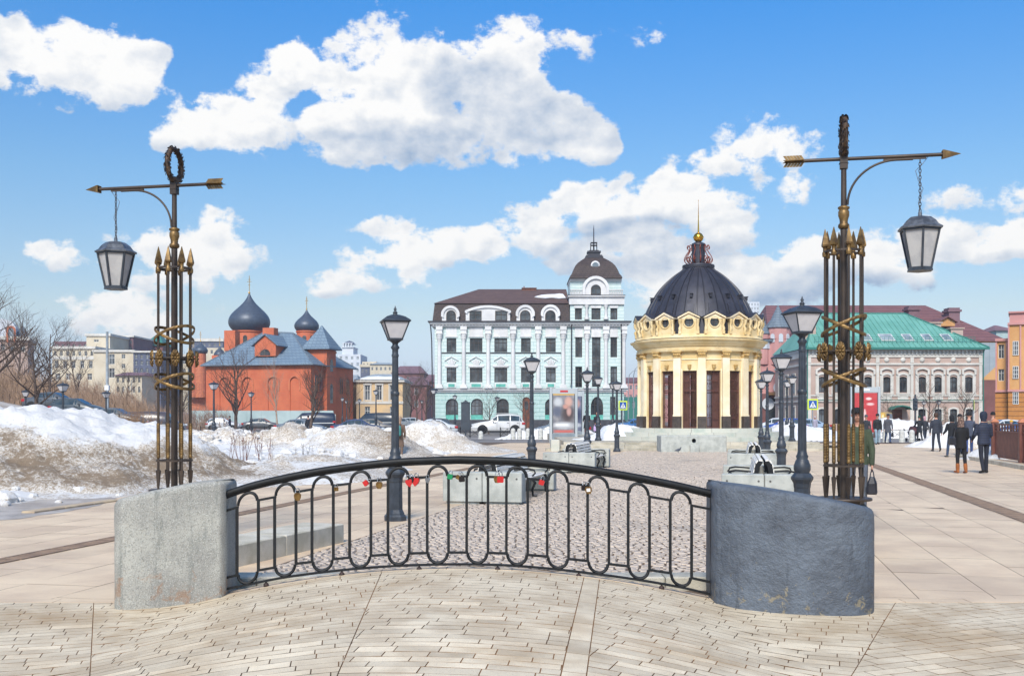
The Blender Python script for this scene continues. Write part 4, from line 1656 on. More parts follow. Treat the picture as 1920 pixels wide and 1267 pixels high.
for k in range(NB):
    am = A0 + (k + 0.5) * dth
    c, s_ = math.cos(am), math.sin(am)
    mx = Matrix(((c, -s_, 0, 0), (s_, c, 0, 0), (0, 0, 1, 0), (0, 0, 0, 1)))   # local x outward
    # dormer with round window
    dm = MB()
    zo, zt = Zp(634.2), Zp(605)
    zc = Zp(613.5)
    hw = 0.47
    ro, ri = RW + 0.24, RW - 0.35
    # front plate with a round hole
    n = 24
    outer = []
    for j in range(n):
        t = 2 * PI * j / n
        cx, cz = math.cos(t), math.sin(t)
        kx = hw * 0.80 / max(abs(cx), 1e-6)
        kz = ((Zp(604) - zc) if cz > 0 else (zc - zo)) / max(abs(cz), 1e-6)
        q = min(kx, kz)
        outer.append((q * cx, zc + q * cz))
    hole = [(0.245 * math.cos(2 * PI * j / n), zc + 0.245 * math.sin(2 * PI * j / n)) for j in range(n)]
    rs = [[(ro, y, z) for y, z in outer], [(ro, y, z) for y, z in hole], [(ro - 0.16, y, z) for y, z in hole]]
    dm.rings(rs, cap0=False, cap1=False)
    for s in (-1, 1):
        dm.box(ri, ro, s * hw * 0.8 - 0.02, s * hw * 0.8 + 0.02, zo, zt)
    # moulded ring
    dm.tube([(ro + 0.01, 0.275 * math.cos(2 * PI * j / n), zc + 0.275 * math.sin(2 * PI * j / n)) for j in range(n)], 0.04, 6, closed=True)
    # scroll side posts
    for s in (-1, 1):
        dm.box(ro - 0.12, ro + 0.06, s * hw - 0.07, s * hw + 0.07, zo, zo + 0.16)
        dm.tube([(ro, s * hw, zo + 0.15), (ro + 0.05, s * hw, zo + 0.3), (ro - 0.02, s * hw * 0.96, zo + 0.45), (ro + 0.06, s * hw, zo + 0.62), (ro + 0.07, s * hw, zo + 0.78)], [0.07, 0.075, 0.055, 0.075, 0.085], 8)
    dm.xf(mx)
    d_ = dm.build('dormer', 'ochre', pav)
    # pediment
    pm = MB()
    ze, za_ = zo + 0.80, zo + 1.10
    for s in (-1, 1):
        pm.rings([[(x, s * (hw + 0.10), ze), (x, s * (hw + 0.10), ze + 0.08), (x, 0, za_ + 0.08), (x, 0, za_ - 0.02)] for x in (ri, ro + 0.12)])
    pm.rings([[(x, -hw, ze - 0.02), (x, hw, ze - 0.02), (x, 0.0, za_)] for x in (ro - 0.05, ro + 0.02)])
    pm.xf(mx)
    pm.build('pediment', 'ochre_pale', d_)
    rf = MB()
    for s in (-1, 1):
        rf.rings([[(x, s * (hw + 0.13), ze + 0.082), (x, s * (hw + 0.13), ze + 0.10), (x, 0, za_ + 0.105), (x, 0, za_ + 0.082)] for x in (ri - 0.4, ro + 0.15)])
    rf.xf(mx)
    rf.build('dormer_roof', 'dome_lead', d_)
    gl = MB()
    gl.rings([[(ro - 0.12, 0.25 * math.cos(2 * PI * j / 16), zc + 0.25 * math.sin(2 * PI * j / 16)) for j in range(16)], [(ro - 0.14, 0.25 * math.cos(2 * PI * j / 16), zc + 0.25 * math.sin(2 * PI * j / 16)) for j in range(16)]])
    gl.xf(mx)
    gl.build('round_pane', 'dark_glass', d_)
    mu = MB()
    mu.bar((ro - 0.11, 0, zc - 0.24), (ro - 0.11, 0, zc + 0.24), 0.03)
    mu.bar((ro - 0.11, -0.24, zc), (ro - 0.11, 0.24, zc), 0.03)
    mu.xf(mx)
    mu.build('muntin', 'brown_granite', d_)
    # lower panel and small vent on the dome above
    vm_ = MB()
    for (pya, pyb, hwid) in ((596, 578, 0.20),):
        za1, zb1 = Zp(pya), Zp(pyb)
        ra, rb = prof_r(za1), prof_r(zb1)
        vm_.rings([[(ra - 0.02, -hwid, za1), (ra - 0.02, hwid, za1), (rb - 0.02, hwid * 0.9, zb1), (rb - 0.02, -hwid * 0.9, zb1)],
                   [(ra + 0.07, -hwid, za1), (ra + 0.07, hwid, za1), (rb + 0.04, hwid * 0.9, zb1), (rb + 0.04, -hwid * 0.9, zb1)]])
    vm_.xf(mx)
    vm_.build('dome_panel', 'dome_lead', dome)
    vm_ = MB()
    zv = Zp(565)
    rv = prof_r(zv)
    vm_.box(rv - 0.1, rv + 0.13, -0.07, 0.07, zv - 0.04, zv + 0.14)
    vm_.box(rv - 0.2, rv + 0.17, -0.09, 0.09, zv + 0.14, zv + 0.17)
    vm_.xf(mx)
    vm_.build('vent', 'dome_rib', dome)
# lantern on the dome
m_ = MB()
m_.lathe([(0.70, Zp(505)), (0.86, Zp(504)), (0.88, Zp(499)), (0.86, Zp(497.5)), (0.3, Zp(497))], 40, smooth=False)
m_.lathe([(0.36, Zp(497.5)), (0.36, Zp(461))], 24, smooth=False)
m_.build('drum', 'dome_lead', pav)
m_ = MB()
m_.lathe([(0.38, Zp(461.5)), (0.40, Zp(460)), (0.36, Zp(457)), (0.2, Zp(454.5)), (0.08, Zp(453))], 24)
m_.build('drum_cap', 'dome_lead', pav)
for k in range(12):
    t = 2 * PI * k / 12
    m_ = MB()
    pr = [(0.42, 497), (0.66, 494), (0.78, 488), (0.70, 480), (0.56, 473), (0.48, 467), (0.50, 462), (0.58, 461), (0.62, 465), (0.56, 468)]
    pr2 = [(0.44, 494), (0.60, 491), (0.66, 485), (0.56, 482), (0.50, 486), (0.55, 489)]
    for p_ in (pr, pr2):
        m_.tube([(r_ * math.cos(t), r_ * math.sin(t), Zp(y_)) for r_, y_ in smooth_line(p_, 3)], 0.022, 6)
    m_.build('scroll', 'copper', pav)
m_ = MB()
m_.sphere((0, 0, Zp(445.5)), 0.275, 20, 12)
m_.lathe([(0.27, -0.02), (0.30, -0.012), (0.30, 0.012), (0.27, 0.02)], 24, (0, 0, Zp(445)))
m_.build('ball', 'gold', pav)
MB().lathe([(0.05, Zp(437)), (0.025, Zp(410)), (0.006, Zp(377)), (0.02, Zp(376.5)), (0.02, Zp(375.2)), (0.004, Zp(375))], 10).build('spire', 'gold', pav)

# stone block with spout before the terrace
fb_ = thing('stone_basin', 'low stone block with a round dark spout before the pavilion steps', 'fountain', (gx(1301, 50.4), 50.4, 0))
m_ = MB()
m_.cbox(-1.55, 1.55, 0, 1.5, -0.03, 0.78, 0.03)
m_.build('block', 'concrete', fb_)
MB().cbox(-0.2, 0.22, -0.22, 0.0, 0, 0.36, 0.02).build('spout_step', 'concrete', fb_)
m_ = MB()
mm = MB().lathe([(0.10, 0.0), (0.095, 0.03), (0.06, 0.03), (0.055, 0.0)], 16)
m_.add(mm, Matrix.Translation((0.0, -0.002, 0.55)) @ Matrix.Rotation(PI / 2, 4, 'X'))
m_.build('spout', 'iron', fb_)
# ================================================================ building helpers
class Front:
    """a facade drawn in photo pixels on an upright plane d metres away; local x to the right, y into the house"""

    def __init__(self, name, label, px0, px1, d, rz=0.0, z0=0.0, cat='building', ref=None):
        self.d, self.k = d, d / F
        self.pc = (px0 + px1) / 2 if ref is None else ref
        self.r = thing(name, label, cat, (gx(self.pc, d), d, z0), rz)
        self.z0 = z0
        self.rz = rz
        self.sx = 1.0

    def x(self, px):
        if not self.rz:
            return (px - self.pc) * self.k
        # where the sight line of this column meets the turned front
        u, u0 = (px - 960) / F, (self.pc - 960) / F
        return self.d * (u - u0) / (math.cos(self.rz) - u * math.sin(self.rz))

    def z(self, py):
        return EYE + (HOR - py) * self.k - self.z0

    def part(self, name, ms, mb, parent=None):
        return mb.build(name, ms, parent or self.r)

    def box(self, name, ms, px0, px1, py0, py1, y0, y1, parent=None):
        """py0 upper row, py1 lower row"""
        m_ = MB()
        m_.box(self.x(px0), self.x(px1), y0, y1, self.z(py1), self.z(py0))
        return m_.build(name, ms, parent or self.r)


def wall_with_holes(m_, x0, x1, z0, z1, holes, y0=0.0, th=0.25):
    """front skin with openings; holes: (x0,x1,z0,z1,arch rise)"""
    xs = sorted({x0, x1, *[h[0] for h in holes], *[h[1] for h in holes]})
    zs = sorted({z0, z1, *[h[2] for h in holes], *[h[3] for h in holes]})
    xs = [v for v in xs if x0 - 1e-6 <= v <= x1 + 1e-6]
    zs = [v for v in zs if z0 - 1e-6 <= v <= z1 + 1e-6]
    ok = [[not any(h[0] < (xs[i] + xs[i + 1]) / 2 < h[1] and h[2] < (zs[j] + zs[j + 1]) / 2 < h[3] for h in holes)
           for i in range(len(xs) - 1)] for j in range(len(zs) - 1)]
    for j in range(len(zs) - 1):
        i = 0
        while i < len(xs) - 1:
            if ok[j][i]:
                e = i
                while e + 1 < len(xs) - 1 and ok[j][e + 1]:
                    e += 1
                m_.face([(xs[i], y0, zs[j]), (xs[e + 1], y0, zs[j]), (xs[e + 1], y0, zs[j + 1]), (xs[i], y0, zs[j + 1])])
                i = e + 1
            else:
                i += 1
    for h in holes:
        a, b, c, d = h[:4]
        rise = h[4] if len(h) > 4 else 0
        m_.face([(a, y0, c), (a, y0 + th, c), (a, y0 + th, d - rise), (a, y0, d - rise)])
        m_.face([(b, y0, c), (b, y0, d - rise), (b, y0 + th, d - rise), (b, y0 + th, c)])
        m_.face([(a, y0, c), (b, y0, c), (b, y0 + th, c), (a, y0 + th, c)])
        if rise <= 0:
            m_.face([(a, y0, d), (a, y0 + th, d), (b, y0 + th, d), (b, y0, d)])
        else:
            arc = arch_pts(a, b, d, rise)
            for p, q in zip(arc, arc[1:]):
                m_.face([(p[0], y0, p[1]), (q[0], y0, q[1]), (q[0], y0 + th, q[1]), (p[0], y0 + th, p[1])])
            n = len(arc) // 2
            m_.face([(a, y0, d)] + [(p[0], y0, p[1]) for p in arc[:n + 1]][::-1])
            m_.face([(b, y0, d)] + [(p[0], y0, p[1]) for p in arc[n:]][::-1])
    return m_


def arch_pts(a, b, top, rise, n=12):
    """points of a round or flat arch from left spring to right spring"""
    c, hw = (a + b) / 2, (b - a) / 2
    if rise >= hw * 0.98:
        return [(c - hw * math.cos(PI * i / n), top - rise + rise * math.sin(PI * i / n)) for i in range(n + 1)]
    r_ = (hw * hw + rise * rise) / (2 * rise)
    t0 = math.asin(min(1, hw / r_))
    return [(c + r_ * math.sin(-t0 + 2 * t0 * i / n), top - r_ + r_ * math.cos(-t0 + 2 * t0 * i / n)) for i in range(n + 1)]


def window(parent, x0, x1, z0, z1, y=0.16, arch=0.0, nv=1, nh=(0.68,), fm='win_frame', gm='dark_glass', fw=0.07, sill=None, name='window'):
    """frame (part) with its pane (sub-part)"""
    m_ = MB()
    if arch:
        out = [(x0, z0), (x1, z0)] + arch_pts(x0, x1, z1, arch)[::-1]
    else:
        out = [(x0, z0), (x1, z0), (x1, z1), (x0, z1)]
    cx, cz = (x0 + x1) / 2, (z0 + z1) / 2
    kx, kz = 1 - 2 * fw / (x1 - x0), 1 - 2 * fw / (z1 - z0)
    inn = [(cx + (p[0] - cx) * kx, cz + (p[1] - cz) * kz) for p in out]
    m_.rings([[(p[0], y, p[1]) for p in out], [(p[0], y, p[1]) for p in inn], [(p[0], y + 0.06, p[1]) for p in inn]], cap0=False, cap1=False)
    for i in range(nv):
        xm = x0 + (x1 - x0) * (i + 1) / (nv + 1)
        m_.box(xm - fw * 0.42, xm + fw * 0.42, y + 0.004, y + 0.05, z0 + fw, z1 - fw)
    for q in nh:
        zm = z0 + (z1 - z0) * q
        m_.box(x0 + fw, x1 - fw, y + 0.008, y + 0.05, zm - fw * 0.4, zm + fw * 0.4)
    o = m_.build(name, fm, parent)
    g_ = MB()
    g_.face([(p[0], y + 0.045, p[1]) for p in inn])
    g_.build('pane', gm, o)
    if sill:
        s = MB()
        s.box(x0 - 0.08, x1 + 0.08, -0.09, y, z0 - 0.09, z0 - 0.004)
        s.build('sill', sill, o)
    return o


def hood(m_, x0, x1, z, rise, w_, y0, y1, drop=0.0):
    """moulding following an arch above x0..x1 with its crown at z"""
    a = arch_pts(x0, x1, z, rise)
    b = arch_pts(x0 + w_, x1 - w_, z - w_, max(rise - w_ * 0.4, 0.02))
    if drop:
        a = [(x0, a[0][1] - drop)] + a + [(x1, a[-1][1] - drop)]
        b = [(x0 + w_, b[0][1] - drop)] + b + [(x1 - w_, b[-1][1] - drop)]
    for i in range(len(a) - 1):
        m_.rings([[(a[i][0], y, a[i][1]), (a[i + 1][0], y, a[i + 1][1]), (b[i + 1][0], y, b[i + 1][1]), (b[i][0], y, b[i][1])] for y in (y0, y1)])
    return m_


M['win_frame'] = mat('win_frame', rgb('#3b322e'), 0.5)
M['win_white'] = mat('win_white', rgb('#c9c9c6'), 0.55)
M['white_paint'] = mat('white_paint', rgb('#d6d5d4'), 0.65, rgb('#c4c3c2'), 0.6, bump=0.08, bscale=15)
M['teal'] = lined('teal', rgb('#c0d0cd'), rgb('#9fbcb8'), 0.36, 0.12, c2=rgb('#cad6d2'), cross=1.9)
M['teal_deep'] = lined('teal_deep', rgb('#a5bfba'), rgb('#7fa39d'), 0.42, 0.10, c2=rgb('#b2c8c3'), cross=2.2)
M['teal_panel'] = mat('teal_panel', rgb('#5fae9f'), 0.6, rgb('#4f9c8e'), 3)
M['plinth_dark'] = mat('plinth_dark', rgb('#34343a'), 0.55, rgb('#45454b'), 2)
M['shingle'] = lined('shingle', rgb('#5b4641'), rgb('#453431'), 0.22, 0.25, c2=rgb('#6a534c'), noise_s=1.2, cross=0.5, bump=0.4)
M['shingle_dark'] = lined('shingle_dark', rgb('#3f3331'), rgb('#2d2523'), 0.22, 0.25, c2=rgb('#4d403c'), noise_s=1.5, cross=0.5, bump=0.4)
M['slate_trim'] = mat('slate_trim', rgb('#2e2c33'), 0.5)
M['door_wood'] = mat('door_wood', rgb('#7a4630'), 0.55, rgb('#5d3423'), 5)

# ================================================================ columned teal building
D = 112.0
T = Front('teal_building', 'teal building with white columns, brown mansard roof and corner turret', 815, 1172, D, ref=994)
X_, Z_, k = T.x, T.z, D / F
DEP = 14.0
upW = [(837.5, 855.5), (881, 904.5), (927, 951), (977, 995), (1023.7, 1042)]
loA = [(836, 859), (883, 905.5), (932, 954), (1022, 1045)]
twW = [(1078.7, 1091.5), (1144.6, 1157)]
# main wall
holes = []
for a, b in upW:
    holes += [(X_(a), X_(b), Z_(660), Z_(634)), (X_(a), X_(b), Z_(716.5), Z_(689))]
for a, b in twW:
    holes += [(X_(a), X_(b), Z_(669.6), Z_(631)), (X_(a), X_(b), Z_(726), Z_(687))]
holes.append((X_(1110), X_(1126), Z_(725), Z_(632)))
m_ = MB()
wall_with_holes(m_, X_(815), X_(1171), Z_(733), Z_(604), holes)
m_.box(X_(815), X_(1171), 0.26, DEP, Z_(733), Z_(604))
for s, xx in ((0, X_(815)), (1, X_(1171))):
    m_.face([(xx, 0, Z_(733)), (xx, 0.26, Z_(733)), (xx, 0.26, Z_(604)), (xx, 0, Z_(604))])
m_.build('upper_wall', 'teal', T.r)
gh = [(X_(a), X_(b), Z_(786), Z_(747), (X_(b) - X_(a)) / 2) for a, b in loA]
gh += [(X_(979.5), X_(994.5), Z_(803), Z_(744), (X_(994.5) - X_(979.5)) / 2),
       (X_(1086), X_(1094), Z_(786), Z_(743.6)), (X_(1107.7), X_(1131), Z_(786), Z_(743.5), 1.1), (X_(1144), X_(1154), Z_(786), Z_(743.6))]
m_ = MB()
wall_with_holes(m_, X_(816), X_(1170), Z_(803.4), Z_(733), gh, 0.0)
m_.box(X_(816), X_(1170), 0.26, DEP, Z_(812), Z_(733))
m_.build('ground_wall', 'teal_deep', T.r)
m_ = MB()
for a, b in ((814, 979), (995, 1172)):
    m_.box(X_(a), X_(b), -0.08, 0.2, -0.05, Z_(786.5))
m_.build('plinth', 'plinth_dark', T.r)
for a, b in upW:
    window(T.r, X_(a), X_(b), Z_(660), Z_(634), nv=2 if b - a > 20 else 1)
    window(T.r, X_(a), X_(b), Z_(716.5), Z_(689), nv=2 if b - a > 20 else 1)
for a, b in twW:
    window(T.r, X_(a), X_(b), Z_(669.6), Z_(631), nv=1, nh=(0.25, 0.7))
    window(T.r, X_(a), X_(b), Z_(726), Z_(687), nv=1, nh=(0.25, 0.7))
window(T.r, X_(1110), X_(1126), Z_(725), Z_(632), nv=1, nh=(0.14, 0.42, 0.5, 0.58, 0.86))
for h in gh:
    if abs(h[2] - Z_(803)) < 0.05:
        m_ = MB()
        out = [(h[0], h[2]), (h[1], h[2])] + arch_pts(h[0], h[1], h[3], h[4])[::-1]
        m_.prism(out, 0.12, 0.2)
        dr = m_.build('door', 'door_wood', T.r)
        cx = (h[0] + h[1]) / 2
        MB().lathe([(0.22, 0), (0.22, 0.03)], 16).xf(Matrix.Translation((cx, 0.10, Z_(760))) @ Matrix.Rotation(-PI / 2, 4, 'X') @ Matrix.Scale(2.2, 4, (0, 1, 0))).build('pane', 'dark_glass', dr)
        continue
    zs = Z_(777.5)
    window(T.r, h[0], h[1], zs, h[3], arch=h[4] if len(h) > 4 else 0, nv=2 if h[1] - h[0] > 1 else 1, nh=(0.55,))
    MB().box(h[0], h[1], 0.10, 0.2, h[2], zs - 0.005).build('panel', 'teal_panel', T.r)
    if len(h) > 4:       # voussoir lines over the arch
        m_ = MB()
        cx, cz = (h[0] + h[1]) / 2, h[3] - h[4]
        for q in range(1, 8):
            t = PI * q / 8
            r0, r1 = (h[1] - h[0]) / 2 + 0.08, (h[1] - h[0]) / 2 + 0.75
            m_.bar((cx + r0 * math.cos(t), -0.012, cz + h[4] * (r0 / ((h[1] - h[0]) / 2)) * math.sin(t)), (cx + r1 * math.cos(t), -0.012, cz + r1 * math.sin(t)), 0.03, 0.03)
        m_.build('arch_moulding', 'teal', T.r)
# belt course and cornice
m_ = MB()
m_.box(X_(813), X_(1174), -0.18, 0.1, Z_(735), Z_(731.5))
m_.box(X_(811), X_(1177), -0.34, 0.1, Z_(731.5), Z_(729))
m_.build('belt_course', 'white_paint', T.r)
MB().box(X_(810.5), X_(1177.5), -0.37, 0.1, Z_(728.9), Z_(728.1)).build('flashing', 'slate_trim', T.r)
m_ = MB()
m_.box(X_(811), X_(1175), -0.30, DEP, Z_(612.4), Z_(608))
m_.box(X_(806), X_(1180), -0.55, DEP + 0.3, Z_(608), Z_(604.5))
for q in range(60):
    xx = X_(813) + (X_(1173) - X_(813)) * q / 59
    m_.box(xx - 0.05, xx + 0.05, -0.44, -0.28, Z_(611.2), Z_(608.3))
m_.build('cornice', 'white_paint', T.r)
MB().box(X_(803), X_(1183), -0.72, DEP + 0.4, Z_(604.4), Z_(602.4)).build('gutter', 'slate_trim', T.r)
# white frieze panels above the windows
for a, b in upW + twW + [(1110, 1126)]:
    m_ = MB()
    m_.box(X_(a - 1), X_(b + 1), -0.05, 0.1, Z_(629.5), Z_(613))
    m_.box(X_(a - 2.5), X_(b + 2.5), -0.10, 0.02, Z_(632), Z_(629.5))
    m_.build('frieze_panel', 'white_paint', T.r)
for a, b in upW:
    m_ = MB()
    c = (a + b) / 2
    m_.box(X_(a - 3), X_(b + 3), -0.12, 0.02, Z_(687.5), Z_(684.5))
    m_.box(X_(a - 1.5), X_(b + 1.5), -0.06, 0.02, Z_(689), Z_(687.5))
    # fan shaped crest
    for q in range(5):
        x0_, x1_ = c + (q - 2.5) * 2.6, c + (q - 1.5) * 2.6
        top_ = 672.5 + abs(q - 2) * 2.2
        m_.prism([(X_(x0_ + 0.3 + (c - x0_) * 0.25), Z_(684.4)), (X_(x1_ - 0.3 + (c - x1_) * 0.25), Z_(684.4)), (X_(x1_ + (x1_ - c) * 0.35), Z_(top_)), (X_(x0_ + (x0_ - c) * 0.35), Z_(top_))], -0.10, 0.02)
    m_.prism([(X_(c - 13), Z_(676.5)), (X_(c), Z_(669)), (X_(c + 13), Z_(676.5)), (X_(c + 13), Z_(675)), (X_(c), Z_(667.6)), (X_(c - 13), Z_(675))], -0.13, 0.02)
    m_.build('window_crest', 'white_paint', T.r)
    m_ = MB()
    m_.box(X_(a + 1), X_(b - 1), -0.06, 0.02, Z_(727), Z_(718))
    ap = m_.build('apron', 'white_paint', T.r)
    MB().box(X_(a + 3), X_(b - 3), -0.075, -0.05, Z_(725.5), Z_(719.5)).build('apron_panel', 'teal_panel', ap)
for q in range(5):
    a, b = (824, 869.5, 915.5, 962, 1009, 1056)[q:q + 2]
    MB().box(X_(a + 4), X_(b - 4), -0.07, 0.02, Z_(662.4), Z_(660.6)).build('string_course', 'slate_trim', T.r)
# columns
for c in (824, 869.5, 915.5, 962, 1009, 1056, 1100.4, 1136, 1169.5):
    m_ = MB()
    cx = X_(c)
    m_.lathe([(0.21, Z_(722)), (0.215, Z_(690)), (0.18, Z_(640))], 14, (cx, -0.13, 0))
    col_ = m_.build('column', 'white_paint', T.r)
    m_ = MB()
    m_.box(cx - 0.38, cx + 0.38, -0.50, 0.1, Z_(728.0), Z_(724.5))
    m_.box(cx - 0.30, cx + 0.30, -0.43, 0.1, Z_(724.5), Z_(720.5))
    m_.build('base', 'white_paint', col_)
    m_ = MB()
    m_.lathe([(0.19, Z_(640.5)), (0.22, Z_(637)), (0.29, Z_(632)), (0.33, Z_(627))], 10, (cx, -0.13, 0))
    for q in range(6):
        t = PI + PI * q / 5
        m_.sphere((cx + 0.27 * math.cos(t), -0.13 + 0.27 * math.sin(t), Z_(629)), 0.075, 6, 5)
        m_.sphere((cx + 0.23 * math.cos(t), -0.13 + 0.23 * math.sin(t), Z_(634.5)), 0.06, 6, 5)
    m_.box(cx - 0.34, cx + 0.34, -0.46, 0.1, Z_(626.5), Z_(624.5))
    m_.build('capital', 'white_paint', col_)
    m_ = MB()
    m_.box(cx - 0.30, cx + 0.30, -0.40, 0.1, Z_(624.4), Z_(619))
    m_.box(cx - 0.34, cx + 0.34, -0.46, 0.1, Z_(619), Z_(612.5))
    m_.build('entablature_block', 'white_paint', col_)
# small attic colonnettes of the tower
for c in (1100, 1136):
    m_ = MB()
    m_.lathe([(0.26, Z_(599)), (0.26, Z_(596)), (0.14, Z_(592)), (0.18, Z_(588)), (0.13, Z_(578)), (0.22, Z_(575)), (0.24, Z_(572))], 10, (X_(c), -0.15, 0))
    m_.build('colonnette', 'white_paint', T.r)
# downpipes
for pts in ([(806, 604), (808, 612), (810, 640), (811.5, 735), (812, 800)], [(1071, 604), (1071, 718), (1070, 726)], [(1164.5, 604), (1164.5, 800)]):
    MB().tube([(X_(a), -0.42 if b < 700 or a < 815 else -0.35, Z_(b)) for a, b in pts], 0.06, 6).build('downpipe', 'slate_trim', T.r)
# mansard: steep lower part, hipped upper part
xl, xr = X_(811), X_(1068)
y0, zb, zm, zr = -0.10, Z_(602.3), Z_(568), Z_(533.6)
m_ = MB()
m_.rings([[(xl, y0, zb), (xr, y0, zb), (xr, DEP, zb), (xl, DEP, zb)], [(X_(814.5), y0 + 0.55, zm), (xr, y0 + 0.55, zm), (xr, DEP - 0.5, zm), (X_(814.5), DEP - 0.5, zm)]])
m_.build('mansard', 'shingle_dark', T.r)
m_ = MB()
A, B_, C_, D_ = (X_(813), y0 + 0.4, zm + 0.004), (xr, y0 + 0.4, zm + 0.004), (xr, DEP, zm + 0.004), (X_(813), DEP, zm + 0.004)
E_, F_ = (X_(894), DEP / 2, zr + 0.35), (xr, DEP / 2, zr + 0.35)
m_.face([A, B_, F_, E_]).face([C_, D_, E_, F_]).face([D_, A, E_]).face([B_, C_, F_]).face([A, D_, C_, B_])
m_.build('roof', 'shingle', T.r)
# snow left on the roof
m_ = MB()


def roof_y(z):
    return y0 + 0.4 + (z - zm) / (zr + 0.35 - zm) * (DEP / 2 - y0 - 0.4)


sp_ = [(1003, 553), (1016, 548), (1030, 546), (1043, 545.5), (1052, 543.8), (1059, 545), (1063, 556), (1050, 557), (1038, 555), (1024, 556.5), (1012, 555)]
m_.rings([[(X_(a), roof_y(Z_(b) * 1.0) - o_, Z_(b) + o_) for a, b in sp_] for o_ in (0.03, 0.12)])
m_.build('snow_patch', 'snow_clean', T.r)
m_ = MB()
m_.box(X_(980), X_(1008), DEP / 2 - 0.5, DEP / 2 + 0.5, zr, Z_(526.5))
m_.box(X_(979), X_(1009), DEP / 2 - 0.6, DEP / 2 + 0.6, Z_(526.5), Z_(525.5))
m_.box(X_(983), X_(985), DEP / 2 - 0.1, DEP / 2 + 0.1, Z_(525.5), Z_(521.5))
m_.build('chimney', 'door_wood', T.r)
# dormers in the mansard
for (a, b, top_, wins) in ((827.5, 862, 573.5, [(837, 855)]), (872, 958, 573, [(880.5, 903), (928.5, 951)]), (967, 1002.5, 572, [(975, 994.5)]), (1014, 1050, 571.5, [(1022, 1041.5)])):
    wide = b - a > 50
    m_ = MB()
    rise = 0.55 if wide else (X_(b) - X_(a)) / 2 * 0.8
    hs = []
    for (p, q) in wins:
        hs.append((X_(p), X_(q), Z_(601.5), Z_(582 if not wide else 583), 0.5 if not wide else 0.001))
    front = [(X_(a + 1.5), Z_(602))] + [(X_(b - 1.5), Z_(602))] + arch_pts(X_(a + 1.5), X_(b - 1.5), Z_(top_ + 2), rise)[::-1]
    # cheek block behind the front
    m_.rings([[(p[0], y, p[1]) for p in front] for y in (-0.28, 0.6)])
    hood(m_, X_(a), X_(b), Z_(top_), rise, 0.26, -0.42, -0.25, drop=0.35 if not wide else 0.2)
    dm_ = m_.build('dormer', 'white_paint', T.r)
    for h in hs:
        window(dm_, h[0], h[1], h[2], h[3], y=-0.33, arch=h[4] if h[4] > 0.01 else 0, nv=1, nh=(0.6,), name='window')
# turret body
D2 = 6.2
tl, tr = X_(1069), X_(1170)
aw = [(1078, 1091), (1109, 1126), (1144.5, 1157.5)]
m_ = MB()
wall_with_holes(m_, tl, tr, Z_(602.3), Z_(571), [(X_(a), X_(b), Z_(599), Z_(578)) for a, b in aw])
m_.box(tl, tr, 0.26, D2, Z_(602.3), Z_(571))
m_.face([(tl, 0, Z_(602.3)), (tl, 0.26, Z_(602.3)), (tl, 0.26, Z_(571)), (tl, 0, Z_(571))])
m_.face([(tr, 0, Z_(602.3)), (tr, 0.26, Z_(602.3)), (tr, 0.26, Z_(571)), (tr, 0, Z_(571))])
m_.build('attic_wall', 'teal', T.r)
for a, b in aw:
    window(T.r, X_(a), X_(b), Z_(599), Z_(578), nv=1, nh=(0.72,))
    MB().box(X_(a - 1.5), X_(b + 1.5), -0.07, 0.02, Z_(577.5), Z_(573)).build('lintel', 'white_paint', T.r)
m_ = MB()
m_.box(X_(1067), X_(1170.5), -0.22, D2, Z_(571), Z_(557))
m_.box(X_(1064.5), X_(1171.5), -0.42, D2, Z_(557), Z_(554.6))
m_.build('attic_band', 'white_paint', T.r)
MB().box(X_(1064), X_(1172), -0.46, D2, Z_(554.5), Z_(553.6)).build('flashing', 'slate_trim', T.r)
m_ = MB()
m_.box(X_(1070), X_(1166), 0.7, D2 - 0.6, Z_(553.5), Z_(521))
m_.build('belvedere_wall', 'teal', T.r)
MB().box(X_(1069), X_(1167), 0.55, D2 - 0.5, Z_(526), Z_(521)).build('belvedere_cornice', 'white_paint', T.r)
m_ = MB()
a_, b_ = X_(1093), X_(1141)
ar = [(a_, Z_(553.4)), (b_, Z_(553.4))] + arch_pts(a_, b_, Z_(518), (b_ - a_) / 2 * 0.8)[::-1]
m_.prism(ar, 0.05, 0.9)
hood(m_, X_(1092), X_(1142), Z_(517.5), (b_ - a_) / 2 * 0.8, 0.3, -0.15, 0.3, drop=1.0)
fr_ = m_.build('belvedere_front', 'white_paint', T.r)
window(fr_, X_(1108), X_(1126.5), Z_(552), Z_(533.5), y=-0.02, arch=0.4, nv=1, nh=(0.65,))
for (p, q) in ((1069, 1092), (1142, 1168)):
    m_ = MB()
    m_.box(X_(p), X_(q), -0.25, 0.0, Z_(544.5), Z_(543))
    m_.box(X_(p), X_(q), -0.25, 0.0, Z_(553.4), Z_(552.4))
    n = 8
    for j in range(n):
        xx = X_(p) + (X_(q) - X_(p)) * (j + 0.5) / n
        m_.lathe([(0.05, Z_(552.4)), (0.09, Z_(549.5)), (0.04, Z_(546)), (0.06, Z_(544.5))], 6, (xx, -0.13, 0))
    m_.build('balustrade', 'white_paint', T.r)
